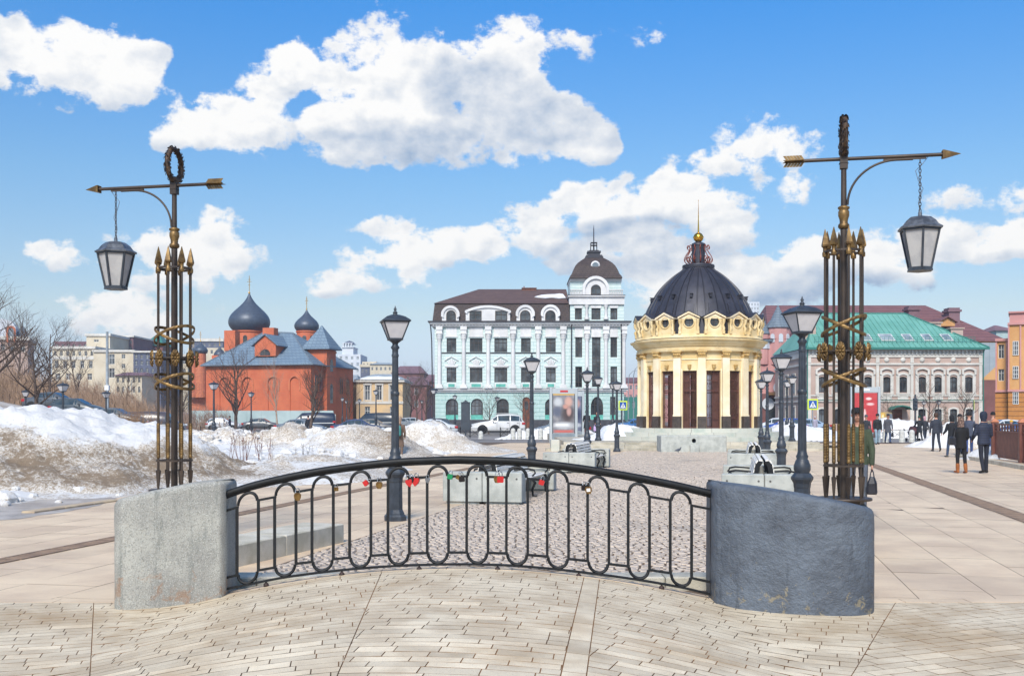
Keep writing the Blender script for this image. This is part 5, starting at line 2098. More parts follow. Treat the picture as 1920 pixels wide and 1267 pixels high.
# bell roof
cx, cy = X_(1117.5), D2 / 2 + 0.0
hwx, hwy = (X_(1167.5) - X_(1068)) / 2, 3.0
rs = []
for py, f_ in ((521, 1.0), (517.5, 0.98), (512, 0.90), (504, 0.84), (496, 0.76), (490, 0.66), (484, 0.52), (479, 0.38), (477, 0.30)):
    rs.append([(cx + sx * hwx * f_, cy + sy * hwy * f_, Z_(py)) for sx, sy in ((-1, -1), (1, -1), (1, 1), (-1, 1))])
m_ = MB()
m_.rings(rs)
rf_ = m_.build('bell_roof', 'shingle_dark', T.r)
m_ = MB()
for r_, za_, zb_ in ((0.95, 479, 474), (0.85, 474, 471.5), (0.62, 471.5, 466.5), (0.72, 466.5, 463.5), (0.5, 463.5, 461.5)):
    m_.rings([ngon(4, r_ * 1.414, Z_(za_), (cx, cy), PI / 4), ngon(4, r_ * 1.414, Z_(zb_), (cx, cy), PI / 4)])
m_.build('crown', 'slate_trim', rf_)
m_ = MB()
for sx in (-1, 1):
    for sy in (-1, 1):
        m_.bar((cx + sx * 0.33, cy + sy * 0.33, Z_(461.5)), (cx + sx * 0.33, cy + sy * 0.33, Z_(446)), 0.05)
for py in (447, 452):
    m_.rings([ngon(4, 0.48, Z_(py), (cx, cy), PI / 4), ngon(4, 0.48, Z_(py) + 0.06, (cx, cy), PI / 4)])
m_.lathe([(0.09, Z_(461.5)), (0.06, Z_(441)), (0.05, Z_(420)), (0.01, Z_(412))], 8, (cx, cy, 0))
m_.build('spire', 'slate_trim', rf_)
m_ = MB()
m_.add(MB().lathe([(0.48, 0), (0.5, 0.12), (0.36, 0.16)], 12), Matrix.Translation((cx, cy - hwy * 0.72, Z_(495.5))) @ Matrix.Rotation(PI / 2, 4, 'X'))
m_.box(cx - 0.36, cx + 0.36, cy - hwy * 0.8, cy - hwy * 0.6, Z_(503.5), Z_(500))
ov = m_.build('round_dormer', 'white_paint', rf_)
MB().add(MB().lathe([(0.34, 0), (0.34, 0.02)], 16), Matrix.Translation((cx, cy - hwy * 0.72 - 0.16, Z_(495.5))) @ Matrix.Rotation(PI / 2, 4, 'X')).build('round_pane', 'pale_glass', rf_)
# ================================================================ brick church
M['brick'] = lined('brick', rgb('#c86a45'), rgb('#b06a4e'), 0.22, 0.16, c2=rgb('#b65735'), noise_s=0.5, cross=0.6, bump=0.25)
M['brick_trim'] = mat('brick_trim', rgb('#c57551'), 0.8, rgb('#ac6044'), 2)
M['blue_tile'] = lined('blue_tile', rgb('#66798a'), rgb('#54687a'), 0.45, 0.2, c2=rgb('#738694'), noise_s=0.8, cross=0.6, bump=0.5)
M['onion'] = mat('onion', rgb('#3f4856'), 0.45, rgb('#4a5462'), 3, metal=0.15)
M['tin_roof'] = lined('tin_roof', rgb('#8d979d'), rgb('#7a848b'), 0.9, 0.06, axis=0, c2=rgb('#9ba4a9'), noise_s=0.6)
M['yellow_wall'] = mat('yellow_wall', rgb('#cfb083'), 0.8, rgb('#bfa684'), 0.5, lo=0.4, hi_=0.6)
M['cream'] = mat('cream', rgb('#cabfa9'), 0.8, rgb('#bfb29a'), 0.3)
M['plum'] = mat('plum', rgb('#6b4f56'), 0.8, rgb('#7a5d63'), 0.5)
M['blue_dark'] = mat('blue_dark', rgb('#4a4f63'), 0.6, rgb('#585d70'), 0.5)
M['far_white'] = mat('far_white', rgb('#c9cdd2'), 0.8, rgb('#bcc0c6'), 0.3)
M['pink_beige'] = mat('pink_beige', rgb('#b39c90'), 0.8, rgb('#a89185'), 0.6)
M['trim_white'] = mat('trim_white', rgb('#cdc9c1'), 0.7, rgb('#bbb7ae'), 0.8)
M['green_metal'] = mat('green_metal', rgb('#6aa294'), 0.55, rgb('#5c9486'), 0.35)
M['green_dark'] = mat('green_dark', rgb('#2d6e63'), 0.5)
M['redbrown_tile'] = lined('redbrown_tile', rgb('#704a4b'), rgb('#5e3c3e'), 0.5, 0.2, c2=rgb('#7c5454'), noise_s=0.6, cross=0.7, bump=0.5)
M['pink'] = mat('pink', rgb('#c08d88'), 0.8, rgb('#b3807b'), 0.5)
M['rose_dark'] = mat('rose_dark', rgb('#7d5350'), 0.8, rgb('#6d4744'), 0.6)
M['slate'] = lined('slate', rgb('#65717c'), rgb('#56626c'), 0.35, 0.2, c2=rgb('#727d87'), cross=0.5)
M['orange'] = mat('orange', rgb('#c79862'), 0.8, rgb('#bb8a55'), 0.6)
M['orange_band'] = lined('orange_band', rgb('#a86f36'), rgb('#6e4a2a'), 0.42, 0.14, c2=rgb('#b47a3d'))
M['hedge_teal'] = mat('hedge_teal', rgb('#a3b5b4'), 0.8, rgb('#94a8a8'), 0.3)


def onion(m_, c, r, z0, z1, n=24):
    h = z1 - z0
    pr = [(0.72, 0), (0.86, 0.07), (0.97, 0.16), (1.0, 0.25), (0.97, 0.34), (0.87, 0.44), (0.70, 0.54), (0.50, 0.64), (0.33, 0.73), (0.20, 0.82), (0.10, 0.91), (0.03, 1.0)]
    m_.lathe([(q * r, z0 + t * h) for q, t in smooth_line(pr, 3)], n, c)
    return m_


def cross(m_, c, z0, h):
    w_ = 0.07
    m_.sphere((c[0], c[1], z0 + h * 0.07), h * 0.06, 8, 6)
    m_.bar((c[0], c[1], z0), (c[0], c[1], z0 + h), w_)
    for f_, l in ((0.80, 0.14), (0.68, 0.24), (0.5, 0.12)):
        m_.bar((c[0] - h * l / 2, c[1], z0 + h * f_), (c[0] + h * l / 2, c[1], z0 + h * f_), w_)


RZ = -R(14.1)
ch0 = Vector((gx(583, 150), 150, 0))
church = thing('brick_church', 'red brick church with dark onion domes and blue-grey tiled roofs', 'church', ch0, RZ)
Minv = Matrix.Rotation(-RZ, 4, 'Z') @ Matrix.Translation(-ch0)
W_, DP, EV = 16.4, 15.3, 9.0
# left facade with blind arches, right facade with windows
m_ = MB()
bl = [(-14.2, -12.6, 2.0, 7.2, 0.8), (-10.6, -9.0, 2.0, 7.2, 0.8), (-6.6, -5.0, 2.0, 7.2, 0.8), (-3.2, -1.8, 2.0, 7.2, 0.7)]
wall_with_holes(m_, -W_, 0, 0, EV, bl, 0.0, 0.14)
m_.box(-W_, 0, 0.14, DP, 0, EV)
m_.build('wall', 'brick', church)
m_ = MB()
for h in bl:
    hood(m_, h[0] - 0.2, h[1] + 0.2, h[3] + 0.25, 0.9, 0.18, -0.08, 0.02, drop=1.2)
m_.box(-W_ - 0.05, 0.05, -0.12, 0.0, EV - 0.5, EV - 0.2)
m_.box(-W_ - 0.05, 0.05, -0.10, 0.0, 1.0, 1.25)
m_.build('moulding', 'brick_trim', church)
for (y0_, y1_, z0_, z1_) in ((1.2, 2.2, 5.2, 7.6), (2.8, 3.8, 5.2, 7.6), (1.2, 2.2, 2.2, 4.2), (2.8, 3.8, 2.2, 4.2), (10.2, 11.2, 5.0, 7.4), (12.6, 13.6, 5.0, 7.4)):
    m_ = MB()
    pts = [(y0_, z0_), (y1_, z0_)] + arch_pts(y0_, y1_, z1_, 0.5)[::-1]
    m_.prism(pts, 0.0, 0.03, 'x')
    wd_ = m_.build('window', 'dark_glass', church)
    m_ = MB()
    m_.bar((0.05, (y0_ + y1_) / 2, z0_), (0.05, (y0_ + y1_) / 2, z1_), 0.08)
    a_ = arch_pts(y0_ - 0.15, y1_ + 0.15, z1_ + 0.15, 0.6)
    m_.tube([(0.03, p[0], p[1]) for p in [(y0_ - 0.15, z0_)] + a_ + [(y1_ + 0.15, z0_)]], 0.08, 4)
    m_.build('surround', 'brick_trim', wd_)
m_ = MB()
ov = 0.55
A, B_, C_, D_ = (-W_ - ov, -ov, EV - 0.05), (ov, -ov, EV - 0.05), (ov, DP + ov, EV - 0.05), (-W_ - ov, DP + ov, EV - 0.05)
E_, F_ = (-11.0, 7.6, 14.3), (-6.5, 7.6, 14.1)
m_.face([A, B_, F_, E_]).face([B_, C_, F_]).face([C_, D_, E_, F_]).face([D_, A, E_]).face([D_, C_, B_, A])
rf_ = m_.build('roof', 'blue_tile', church)
m_ = MB()
for p, q in ((A, E_), (B_, F_), (C_, F_), (E_, F_), (A, B_), (B_, C_)):
    m_.tube([p, q], 0.11, 6)
m_.build('ridge_cap', 'slate', rf_)
# brick dormer
m_ = MB()
m_.rings([[(x, y, z) for x, z in ((-9.2, 10.3), (-5.9, 10.3), (-5.9, 12.0), (-7.55, 13.3), (-9.2, 12.0))] for y in (1.0, 6.0)])
do_ = m_.build('dormer', 'brick', church)
m_ = MB()
for s in (-1, 1):
    m_.rings([[(-7.55, y, 13.35), (-7.55 + s * 2.1, y, 11.7), (-7.55 + s * 2.1, y, 11.85), (-7.55, y, 13.52)] for y in (0.7, 6.4)])
m_.build('dormer_roof', 'blue_tile', do_)
m_ = MB()
m_.prism([(-8.35, 10.4), (-6.75, 10.4)] + arch_pts(-8.35, -6.75, 11.3, 0.8)[::-1], 0.96, 1.0)
m_.build('pane', 'dark_glass', do_)
# stair turret
tx0, tx1, ty0, ty1, tz = -2.4, 0.6, 4.1, 7.3, 11.4
m_ = MB()
m_.box(tx0, tx1, ty0, ty1, 0, tz)
m_.box(tx0 - 0.1, tx1 + 0.1, ty0 - 0.1, ty1 + 0.1, tz - 0.5, tz - 0.25)
m_.box(tx0 - 0.08, tx1 + 0.08, ty0 - 0.08, ty1 + 0.08, 7.5, 7.8)
tu = m_.build('turret', 'brick', church)
m_ = MB()
cxm, cym = (tx0 + tx1) / 2, (ty0 + ty1) / 2
q = 0.7
m_.rings([[(tx0 - q, ty0 - q, tz - 0.05), (tx1 + q, ty0 - q, tz - 0.05), (tx1 + q, ty1 + q, tz - 0.05), (tx0 - q, ty1 + q, tz - 0.05)],
          [(tx0 - q, ty0 - q, tz + 0.1), (tx1 + q, ty0 - q, tz + 0.1), (tx1 + q, ty1 + q, tz + 0.1), (tx0 - q, ty1 + q, tz + 0.1)], [(cxm + a, cym + b, 14.9) for a, b in ((-0.05, -0.05), (0.05, -0.05), (0.05, 0.05), (-0.05, 0.05))]])
m_.build('turret_roof', 'blue_tile', tu)
for z0_, z1_ in ((8.2, 10.0), (3.6, 6.4)):
    m_ = MB()
    m_.prism([(5.2, z0_), (6.2, z0_)] + arch_pts(5.2, 6.2, z1_, 0.5)[::-1], 0.6, 0.64, 'x')
    m_.build('turret_window', 'dark_glass', tu)
m_ = MB()
m_.prism([(-1.0, 8.3), (-0.3, 8.3)] + arch_pts(-1.0, -0.3, 9.9, 0.35)[::-1], 4.06, 4.1)
m_.build('blind_arch', 'brick_trim', tu)
# chimneys
for px, py0, py1 in ((435, 620, 660), (507, 615, 630)):
    p = Minv @ Vector((gx(px, 158), 158, 0))
    m_ = MB()
    zt_ = EYE + (HOR - py0) * 158 / F
    m_.box(p.x - 0.9, p.x + 0.9, p.y - 0.7, p.y + 0.7, zt_ - 3, zt_)
    m_.build('chimney', 'brick', church)
# drums and onion domes
for px, wpx, drw, ybot, ytop, ytip, ycr in ((467.5, 38.5, 27, 660, 622, 550, 517), (575, 23, 18.5, 650, 622, 580, 556)):
    d_ = 172.0
    k_ = d_ / F
    p = Minv @ Vector((gx(px, d_), d_, 0))
    zz = lambda y: EYE + (HOR - y) * k_
    m_ = MB()
    m_.lathe([(drw * k_, zz(ybot) - 3.5), (drw * k_, zz(ytop) - 0.2), (drw * k_ * 1.08, zz(ytop) - 0.1), (drw * k_ * 1.08, zz(ytop) + 0.1), (drw * k_ * 0.8, zz(ytop) + 0.15)], 24, (p.x, p.y, 0), smooth=False)
    dr = m_.build('drum', 'brick', church)
    for j in range(8):
        t = 2 * PI * j / 8 + 0.2
        m_ = MB()
        rr = drw * k_
        z0_, z1_ = zz(ybot) - 0.6, zz(ytop) - 0.7
        m_.prism([(-0.32, z0_), (0.32, z0_)] + arch_pts(-0.32, 0.32, z1_, 0.32)[::-1], rr - 0.05, rr + 0.02, 'x')
        m_.xf(Matrix.Translation((p.x, p.y, 0)) @ Matrix.Rotation(t, 4, 'Z'))
        m_.build('drum_window', 'dark_glass', dr)
    m_ = MB()
    onion(m_, (p.x, p.y, 0), wpx * k_, zz(ytop), zz(ytip))
    m_.build('onion_dome', 'onion', church)
    m_ = MB()
    cross(m_, (p.x, p.y), zz(ytip) - 0.15, zz(ycr) - zz(ytip) + 0.15)
    m_.build('cross', 'gold', church)
# mass below the domes
m_ = MB()
p = Minv @ Vector((gx(480, 174), 174, 0))
m_.box(p.x - 6, p.x + 10, p.y - 3.5, p.y + 6, 0, 11.5)
m_.build('nave', 'brick', church)

# second, smaller church behind
c2 = thing('small_church', 'distant church with small dark onion domes left of the brick church', 'church', (gx(390, 235), 235, 0))
k_ = 235 / F
for px, wpx, ytop, ytip, ycr in ((376, 13.5, 663, 640, 620), (412, 11, 671, 648, 630), (362, 9, 668, 650, 638)):
    x = (px - 390) * k_
    zz = lambda y: EYE + (HOR - y) * k_
    m_ = MB()
    m_.lathe([(wpx * 0.75 * k_, zz(745)), (wpx * 0.75 * k_, zz(ytop))], 16, (x, 0, 0), smooth=False)
    m_.build('drum', 'brick_trim', c2)
    m_ = MB()
    onion(m_, (x, 0, 0), wpx * k_, zz(ytop), zz(ytip), 16)
    m_.build('onion_dome', 'onion', c2)
    m_ = MB()
    cross(m_, (x, 0), zz(ytip) - 0.1, zz(ycr) - zz(ytip))
    m_.build('cross', 'gold', c2)
MB().box(-4, 5, 1, 9, -1, EYE + (HOR - 700) * k_).build('nave', 'brick_trim', c2)


# ================================================================ plain town houses
def house(name, label, px0, px1, py_top, d, wm, grid=None, dep=12.0, z0=0.0, roof=None, rm='tin_roof', cornice=None, rows=None, gm='dark_glass', fm='win_white', py_bot=None, rz=0.0, band=None):
    """rows: list of (py upper, py lower, [(px0, px1)...] or count, arch)"""
    f_ = Front(name, label, px0, px1, d, rz, z0, ref=None if not rz else (px0 if px0 > 960 else px1))
    zb = -0.3 if py_bot is None else f_.z(py_bot)
    hs = []
    for row_ in rows or []:
        ya, yb, xs = row_[:3]
        if isinstance(xs, int):
            n = xs
            st_ = (px1 - px0) / n
            xs = [(px0 + st_ * (i + 0.28), px0 + st_ * (i + 0.72)) for i in range(n)]
        for a, b in xs:
            hs.append((f_.x(a), f_.x(b), f_.z(yb), f_.z(ya), row_[3] if len(row_) > 3 else 0))
    m_ = MB()
    hh = [h if h[4] else h[:4] for h in hs]
    wall_with_holes(m_, f_.x(px0), f_.x(px1), zb, f_.z(py_top), hh)
    m_.box(f_.x(px0), f_.x(px1), 0.26, dep, zb, f_.z(py_top))
    for xx in (f_.x(px0), f_.x(px1)):
        m_.face([(xx, 0, zb), (xx, 0.26, zb), (xx, 0.26, f_.z(py_top)), (xx, 0, f_.z(py_top))])
    m_.face([(f_.x(px0), 0, f_.z(py_top)), (f_.x(px1), 0, f_.z(py_top)), (f_.x(px1), 0.26, f_.z(py_top)), (f_.x(px0), 0.26, f_.z(py_top))])
    m_.build('wall', wm, f_.r)
    for h in hs:
        window(f_.r, h[0], h[1], h[2], h[3], arch=h[4], nv=1, nh=(0.65,), fm=fm, gm=gm, fw=min(0.09, (h[1] - h[0]) * 0.09))
    if cornice:
        MB().box(f_.x(px0) - 0.3, f_.x(px1) + 0.3, -0.4, dep + 0.3, f_.z(py_top) + 0.004, f_.z(py_top) + cornice[1]).build('cornice', cornice[0], f_.r)
    if band:
        for (ya, yb, bm) in band:
            MB().box(f_.x(px0) - 0.1, f_.x(px1) + 0.1, -0.12, 0.0, f_.z(yb), f_.z(ya)).build('band', bm, f_.r)
    if roof:
        kind, pyr = roof[:2]
        ins = roof[2] if len(roof) > 2 else 0.35
        zt_, zr_ = f_.z(py_top) + (cornice[1] if cornice else 0) + 0.004, f_.z(pyr)
        x0_, x1_ = f_.x(px0) - 0.4, f_.x(px1) + 0.4
        L = (x1_ - x0_)
        i_ = L * ins if kind == 'hip' else 0.0
        a, b, c, e = (x0_, -0.5, zt_), (x1_, -0.5, zt_), (x1_, dep + 0.5, zt_), (x0_, dep + 0.5, zt_)
        g1, g2 = (x0_ + i_, dep / 2, zr_), (x1_ - i_, dep / 2, zr_)
        m_ = MB()
        m_.face([a, b, g2, g1]).face([c, e, g1, g2]).face([e, a, g1]).face([b, c, g2]).face([a, e, c, b])
        m_.build('roof', rm, f_.r)
    return f_


yh = house('yellow_house', 'faded yellow two-storey house with snowy grey metal roof', 668, 755, 716, 165, 'yellow_wall',
           rows=[(722, 750, [(684, 694), (706, 716), (731, 742)]), (762, 785, [(684, 694), (731, 742)])], roof=('hip', 698, 0.3), cornice=('trim_white', 0.35), band=[(752, 757, 'trim_white')], dep=13)
for a, b in ((684, 694), (706, 716), (731, 742)):
    m_ = MB()
    m_.box(yh.x(a - 3), yh.x(b + 3), -0.1, 0.0, yh.z(721.5), yh.z(718.5))
    m_.box(yh.x(a - 2.5), yh.x(a - 0.3), -0.06, 0.0, yh.z(752), yh.z(721.5))
    m_.box(yh.x(b + 0.3), yh.x(b + 2.5), -0.06, 0.0, yh.z(752), yh.z(721.5))
    m_.build('window_trim', 'trim_white', yh.r)
m_ = MB()
zt_ = yh.z(716) + 0.36
m_.rings([[(yh.x(a), -0.3 + 3.4 * t, zt_ + t * (yh.z(698) - zt_) * 0.50 + o_) for a, t in ((676, 0.02), (750, 0.02), (738, 0.75), (720, 0.6), (705, 0.8), (688, 0.62))] for o_ in (0.03, 0.2)])
m_.build('snow_patch', 'snow_clean', yh.r)
house('yellow_annex', 'low yellow wing with grey roof between brick church and yellow house', 642, 667, 716, 168, 'yellow_wall', rows=[(735, 752, [(653, 662)])], roof=('hip', 700, 0.3), dep=11)
house('brick_house', 'dark red house with plum roof left of the teal building', 752, 800, 722, 235, 'rose_dark', rows=[(727, 740, [(762, 769), (777, 784)]), (750, 763, [(762, 769), (777, 784)])], roof=('hip', 703, 0.3), rm='plum', dep=15)
house('brick_house', 'farther reddish house with chimneys seen over the yellow house', 735, 795, 700, 330, 'rose_dark', roof=('hip', 684, 0.2), rm='plum', rows=[(706, 716, 5)], dep=15)
house('town_house', 'small red-brown house touching the left edge of the teal building', 795, 822, 716, 260, 'rose_dark', roof=('hip', 700, 0.25), rm='plum', rows=[(726, 738, 2)], dep=14)
# white stepped tower block
wt = house('tower_block', 'white stepped apartment tower far behind the brick church', 634, 676, 664, 430, 'far_white', rows=[(668, 674, 4), (680, 686, 4), (692, 698, 4)], dep=20, gm='pale_glass')
m_ = MB()
m_.box(wt.x(640), wt.x(661), 2, 14, wt.z(664) + 0.01, wt.z(651))
m_.box(wt.x(639), wt.x(662), 1.5, 14.5, wt.z(651), wt.z(649.5))
for a in (641, 646, 651, 656):
    m_.box(wt.x(a), wt.x(a + 2.2), 2, 4, wt.z(649.5), wt.z(643))
m_.box(wt.x(640), wt.x(660), 2, 12, wt.z(643), wt.z(642))
m_.build('crown', 'far_white', wt.r)
MB().lathe([(2.2, wt.z(642)), (2.0, wt.z(640)), (0.8, wt.z(637.5)), (0.2, wt.z(636.5))], 12, (wt.x(650), 7, 0)).build('cupola', 'blue_dark', wt.r)
house('apartment_block', 'grey-blue apartment block with cream top beyond the yellow house', 676, 734, 688, 400, 'blue_dark', rows=[(692, 698, 8)], cornice=('cream', 1.0), dep=20)
house('apartment_block', 'cream penthouse block beyond the yellow house', 679, 706, 678, 415, 'cream', rows=[(681, 685, 4)], dep=14)
house('apartment_block', 'pale roofed block right above the yellow house', 694, 735, 683, 380, 'cream', rows=[(688, 694, 5)], dep=14, roof=('hip', 678, 0.2), rm='tin_roof')

# hillside blocks at the left
HB = 3.0
house('apartment_block', 'beige hillside block with white window band and white cornices', 98, 178, 654, 250, 'cream', rows=[(658, 667, 7), (676, 690, 5), (700, 712, 4)], cornice=('trim_white', 0.6), band=[(668, 674, 'trim_white')], dep=16, z0=HB)
house('apartment_block', 'tallest beige hillside block with small top window', 162, 206, 630, 262, 'cream', rows=[(636, 641, [(176, 185)]), (656, 664, 4)], cornice=('trim_white', 0.6), dep=16, z0=HB)
house('apartment_block', 'plum coloured hillside block behind the tallest beige block', 200, 250, 632, 275, 'plum', rows=[(638, 644, 5), (650, 656, 5)], cornice=('trim_white', 0.4), dep=16, z0=HB)
house('apartment_block', 'broad plum roofed block at the back of the hillside', 102, 165, 640, 285, 'plum', rows=[(645, 650, 6)], dep=16, z0=HB)
house('apartment_block', 'beige hillside block with tall glazed bay, left of the lamp column', 176, 251, 660, 244, 'cream', rows=[(664, 672, [(228, 235)]), (664, 683, [(204, 215)]), (682, 690, [(228, 235)]), (698, 706, [(228, 235)]), (690, 708, [(204, 215)])], cornice=('trim_white', 0.5), dep=16, z0=HB)
house('apartment_block', 'dark glazed hillside block seen through the lamp column', 250, 302, 661, 240, 'blue_dark', rows=[(664, 672, 5), (676, 684, 5), (690, 698, 5)], cornice=('trim_white', 0.4), dep=14, z0=HB)
house('hillside_villa', 'plum roofed villa with arched ground floor below the hillside blocks', 216, 266, 704, 215, 'cream', rows=[(708, 717, 5), (724, 736, 5, 0.4)], roof=('hip', 696, 0.15), rm='plum', dep=10, z0=2.0)
house('apartment_block', 'cream block with dark glazed top behind the small church', 352, 422, 652, 320, 'cream', rows=[(656, 663, 7)], dep=16, z0=HB)
house('apartment_block', 'dark attic storey with white cornice behind the small church', 358, 418, 640, 324, 'blue_dark', rows=[(644, 649, 6)], cornice=('trim_white', 0.9), dep=12, z0=HB)
house('apartment_block', 'cream hillside block between lamp column and small church', 300, 352, 668, 300, 'cream', rows=[(674, 682, 4), (692, 700, 4)], cornice=('trim_white', 0.6), dep=14, z0=HB)
gt = house('gate_house', 'pale house with green pointed roof seen through the lamp column', 270, 305, 648, 290, 'rose_dark', rows=[(655, 662, 3)], roof=('hip', 622, 0.48), rm='green_dark', dep=9, z0=HB)
hl = house('corner_house', 'grey and white house with red window surround at the left edge', -60, 52, 638, 180, 'pink_beige', rows=[(646, 660, 6)], cornice=('trim_white', 0.6), dep=14, z0=HB, rz=R(20))
m_ = MB()
m_.rings([[(hl.x(a), y, hl.z(b)) for a, b in ((-20, 637), (30, 637), (30, 614), (22, 603), (5, 599), (-20, 599))] for y in (-0.3, 8)])
m_.build('gable', 'far_white', hl.r)
m_ = MB()
hood(m_, hl.x(12), hl.x(30), hl.z(612), 0.7, 0.3, -0.5, -0.25, drop=2.0)
m_.build('window_surround', 'brick_trim', hl.r)
MB().box(hl.x(15), hl.x(27), -0.36, -0.31, hl.z(634), hl.z(616)).build('gable_window', 'pale_glass', hl.r)
m_ = MB()
m_.lathe([(0.8, hl.z(640)), (0.8, hl.z(626))], 8, (hl.x(40), 2, 0), smooth=False)
m_.build('turret', 'far_white', hl.r)
MB().lathe([(1.1, hl.z(626)), (0.05, hl.z(609))], 8, (hl.x(40), 2, 0), smooth=False).build('turret_roof', 'slate', hl.r)

# far row between the teal building and the pavilion, and white slab behind the pavilion
house('town_house', 'distant pinkish row of houses seen right of the teal building', 1166, 1300, 716, 330, 'pink', rows=[(722, 730, 12), (740, 748, 12)], roof=('gable', 706), rm='redbrown_tile', dep=14)
house('town_house', 'dark green low house behind the crossing sign', 1172, 1215, 744, 200, 'green_dark', rows=[(752, 764, 4)], dep=10)
house('tower_block', 'pale high-rise rising just right of the dome', 1380, 1424, 566, 400, 'far_white', rows=[(568.5, 573, 8), (576, 580.5, 8), (584, 588, 8), (592, 597, 8)], dep=20, gm='pale_glass')

# ================================================================ green-roofed house
G = Front('green_roofed_house', 'beige house with white ornament and green seamed metal roof', 1515, 1842, 122, ref=1680)
X_, Z_ = G.x, G.z
gd = 15.0
ux = [(1534, 1549), (1564, 1579), (1590, 1605), (1619, 1635), (1654.6, 1670), (1685, 1701), (1721, 1736.6), (1750.7, 1766), (1779.7, 1795), (1808, 1824)]
lx = [ux[0], ux[1], ux[2], (1720.5, 1736), (1751, 1766), (1780, 1795), (1809, 1825)]
holes = [(X_(a), X_(b), Z_(735.5), Z_(706), 0.18) for a, b in ux] + [(X_(a), X_(b), Z_(794), Z_(766), 0.14) for a, b in lx] + [(X_(1672), X_(1692), Z_(808), Z_(767))]
m_ = MB()
wall_with_holes(m_, X_(1514), X_(1842), -0.2, Z_(652.5), [h if len(h) > 4 else h for h in holes])
m_.box(X_(1514), X_(1842), 0.26, gd, -0.2, Z_(652.5))
for xx in (X_(1514), X_(1842)):
    m_.face([(xx, 0, -0.2), (xx, 0.26, -0.2), (xx, 0.26, Z_(652.5)), (xx, 0, Z_(652.5))])
m_.build('wall', 'pink_beige', G.r)
for (a, b, c, d_, *e) in holes[:-1]:
    window(G.r, a, b, c, d_, arch=e[0] if e else 0, nv=1, nh=(0.66,), fm='win_frame', fw=0.06)
MB().box(X_(1672), X_(1692), 0.1, 0.2, 0.0, Z_(767)).build('door', 'door_wood', G.r)
m_ = MB()
m_.rings([[(x, y, z) for x, z in [(X_(1664), Z_(768)), (X_(1669), Z_(762)), (X_(1682), Z_(759.5)), (X_(1695), Z_(762)), (X_(1700), Z_(768)), (X_(1695), Z_(764)), (X_(1682), Z_(761.5)), (X_(1669), Z_(764))]] for y in (-1.8, 0.0)])
m_.build('canopy', 'green_dark', G.r)
for i, (a, b) in enumerate(ux):
    m_ = MB()
    hood(m_, X_(a - 5.5), X_(b + 5.5), Z_(688.5), 0.28, 0.22, -0.22, 0.02, drop=0.5)
    hood(m_, X_(a - 3.4), X_(b + 3.4), Z_(698), 0.25, 0.26, -0.12, 0.02, drop=2.4)
    for xa in (a - 5, b + 2.6):
        m_.box(X_(xa), X_(xa + 2.4), -0.08, 0.02, Z_(739), Z_(697))
    m_.box(X_(a - 5.5), X_(b + 5.5), -0.16, 0.02, Z_(739), Z_(737))
    m_.build('window_trim', 'trim_white', G.r)
    m_ = MB()
    m_.box(X_(a - 2), X_(b + 2), -0.05, 0.02, Z_(749), Z_(743))
    m_.build('apron', 'trim_white', G.r)
    m_ = MB()
    m_.add(MB().lathe([(0.30, 0), (0.28, 0.10), (0.1, 0.14)], 14), Matrix.Translation((X_((a + b) / 2), 0.0, Z_(674.5))) @ Matrix.Rotation(PI / 2, 4, 'X'))
    m_.build('medallion', 'trim_white', G.r)
for a, b in lx:
    m_ = MB()
    hood(m_, X_(a - 2.5), X_(b + 2.5), Z_(763), 0.2, 0.2, -0.08, 0.02, drop=1.3)
    m_.build('window_trim', 'trim_white', G.r)
m_ = MB()
m_.box(X_(1512), X_(1844), -0.12, 0.02, Z_(669.5), Z_(667.5))
m_.box(X_(1512), X_(1844), -0.14, 0.02, Z_(684), Z_(680.5))
m_.box(X_(1511), X_(1845), -0.30, gd, Z_(657.5), Z_(653))
m_.box(X_(1514), X_(1842), -0.06, 0.02, Z_(667.5), Z_(657.5))
for q in range(46):
    xx = X_(1516) + (X_(1840) - X_(1516)) * q / 45
    m_.box(xx - 0.11, xx + 0.11, -0.26, -0.05, Z_(661.5), Z_(657.4))
    m_.box(xx - 0.09, xx + 0.09, -0.17, -0.05, Z_(665), Z_(661.4))
m_.box(X_(1513), X_(1843), -0.10, 0.02, Z_(742.5), Z_(740))
m_.box(X_(1513), X_(1843), -0.16, 0.02, Z_(753), Z_(750.5))
for a in (1517, 1645, 1709.5, 1838):
    m_.box(X_(a - 2.6), X_(a + 2.6), -0.11, 0.02, Z_(750.6), Z_(684))
    m_.box(X_(a - 3.2), X_(a + 3.2), -0.15, 0.02, Z_(680), Z_(670))
    m_.box(X_(a - 3.4), X_(a + 3.4), -0.13, 0.02, 0, Z_(753))
m_.build('ornament', 'trim_white', G.r)
MB().box(X_(1512), X_(1844), -0.20, 0.02, Z_(750.4), Z_(749.6)).build('string_course', 'green_dark', G.r)
# side facade towards the pavilion
m_ = MB()
sx_ = X_(1514)
for (za, zb_) in ((706, 735), (766, 793)):
    for q in range(4):
        y_ = 2.0 + q * 3.3
        m_.box(sx_ - 0.03, sx_ + 0.05, y_, y_ + 1.0, Z_(zb_), Z_(za))
m_.build('side_windows', 'dark_glass', G.r)
m_ = MB()
for (za, zb_) in ((653, 669), (680, 684), (740, 742.5), (750, 753)):
    m_.box(sx_ - 0.12, sx_ + 0.02, 0.0, gd, Z_(zb_), Z_(za))
for q in range(4):
    y_ = 2.0 + q * 3.3
    for zz_ in ((699, 739), (762, 796)):
        for dy in (-0.25, 1.02):
            m_.box(sx_ - 0.08, sx_ + 0.02, y_ + dy, y_ + dy + 0.22, Z_(zz_[1]), Z_(zz_[0]))
        m_.box(sx_ - 0.12, sx_ + 0.02, y_ - 0.3, y_ + 1.3, Z_(zz_[0]), Z_(zz_[0] - 2.5))
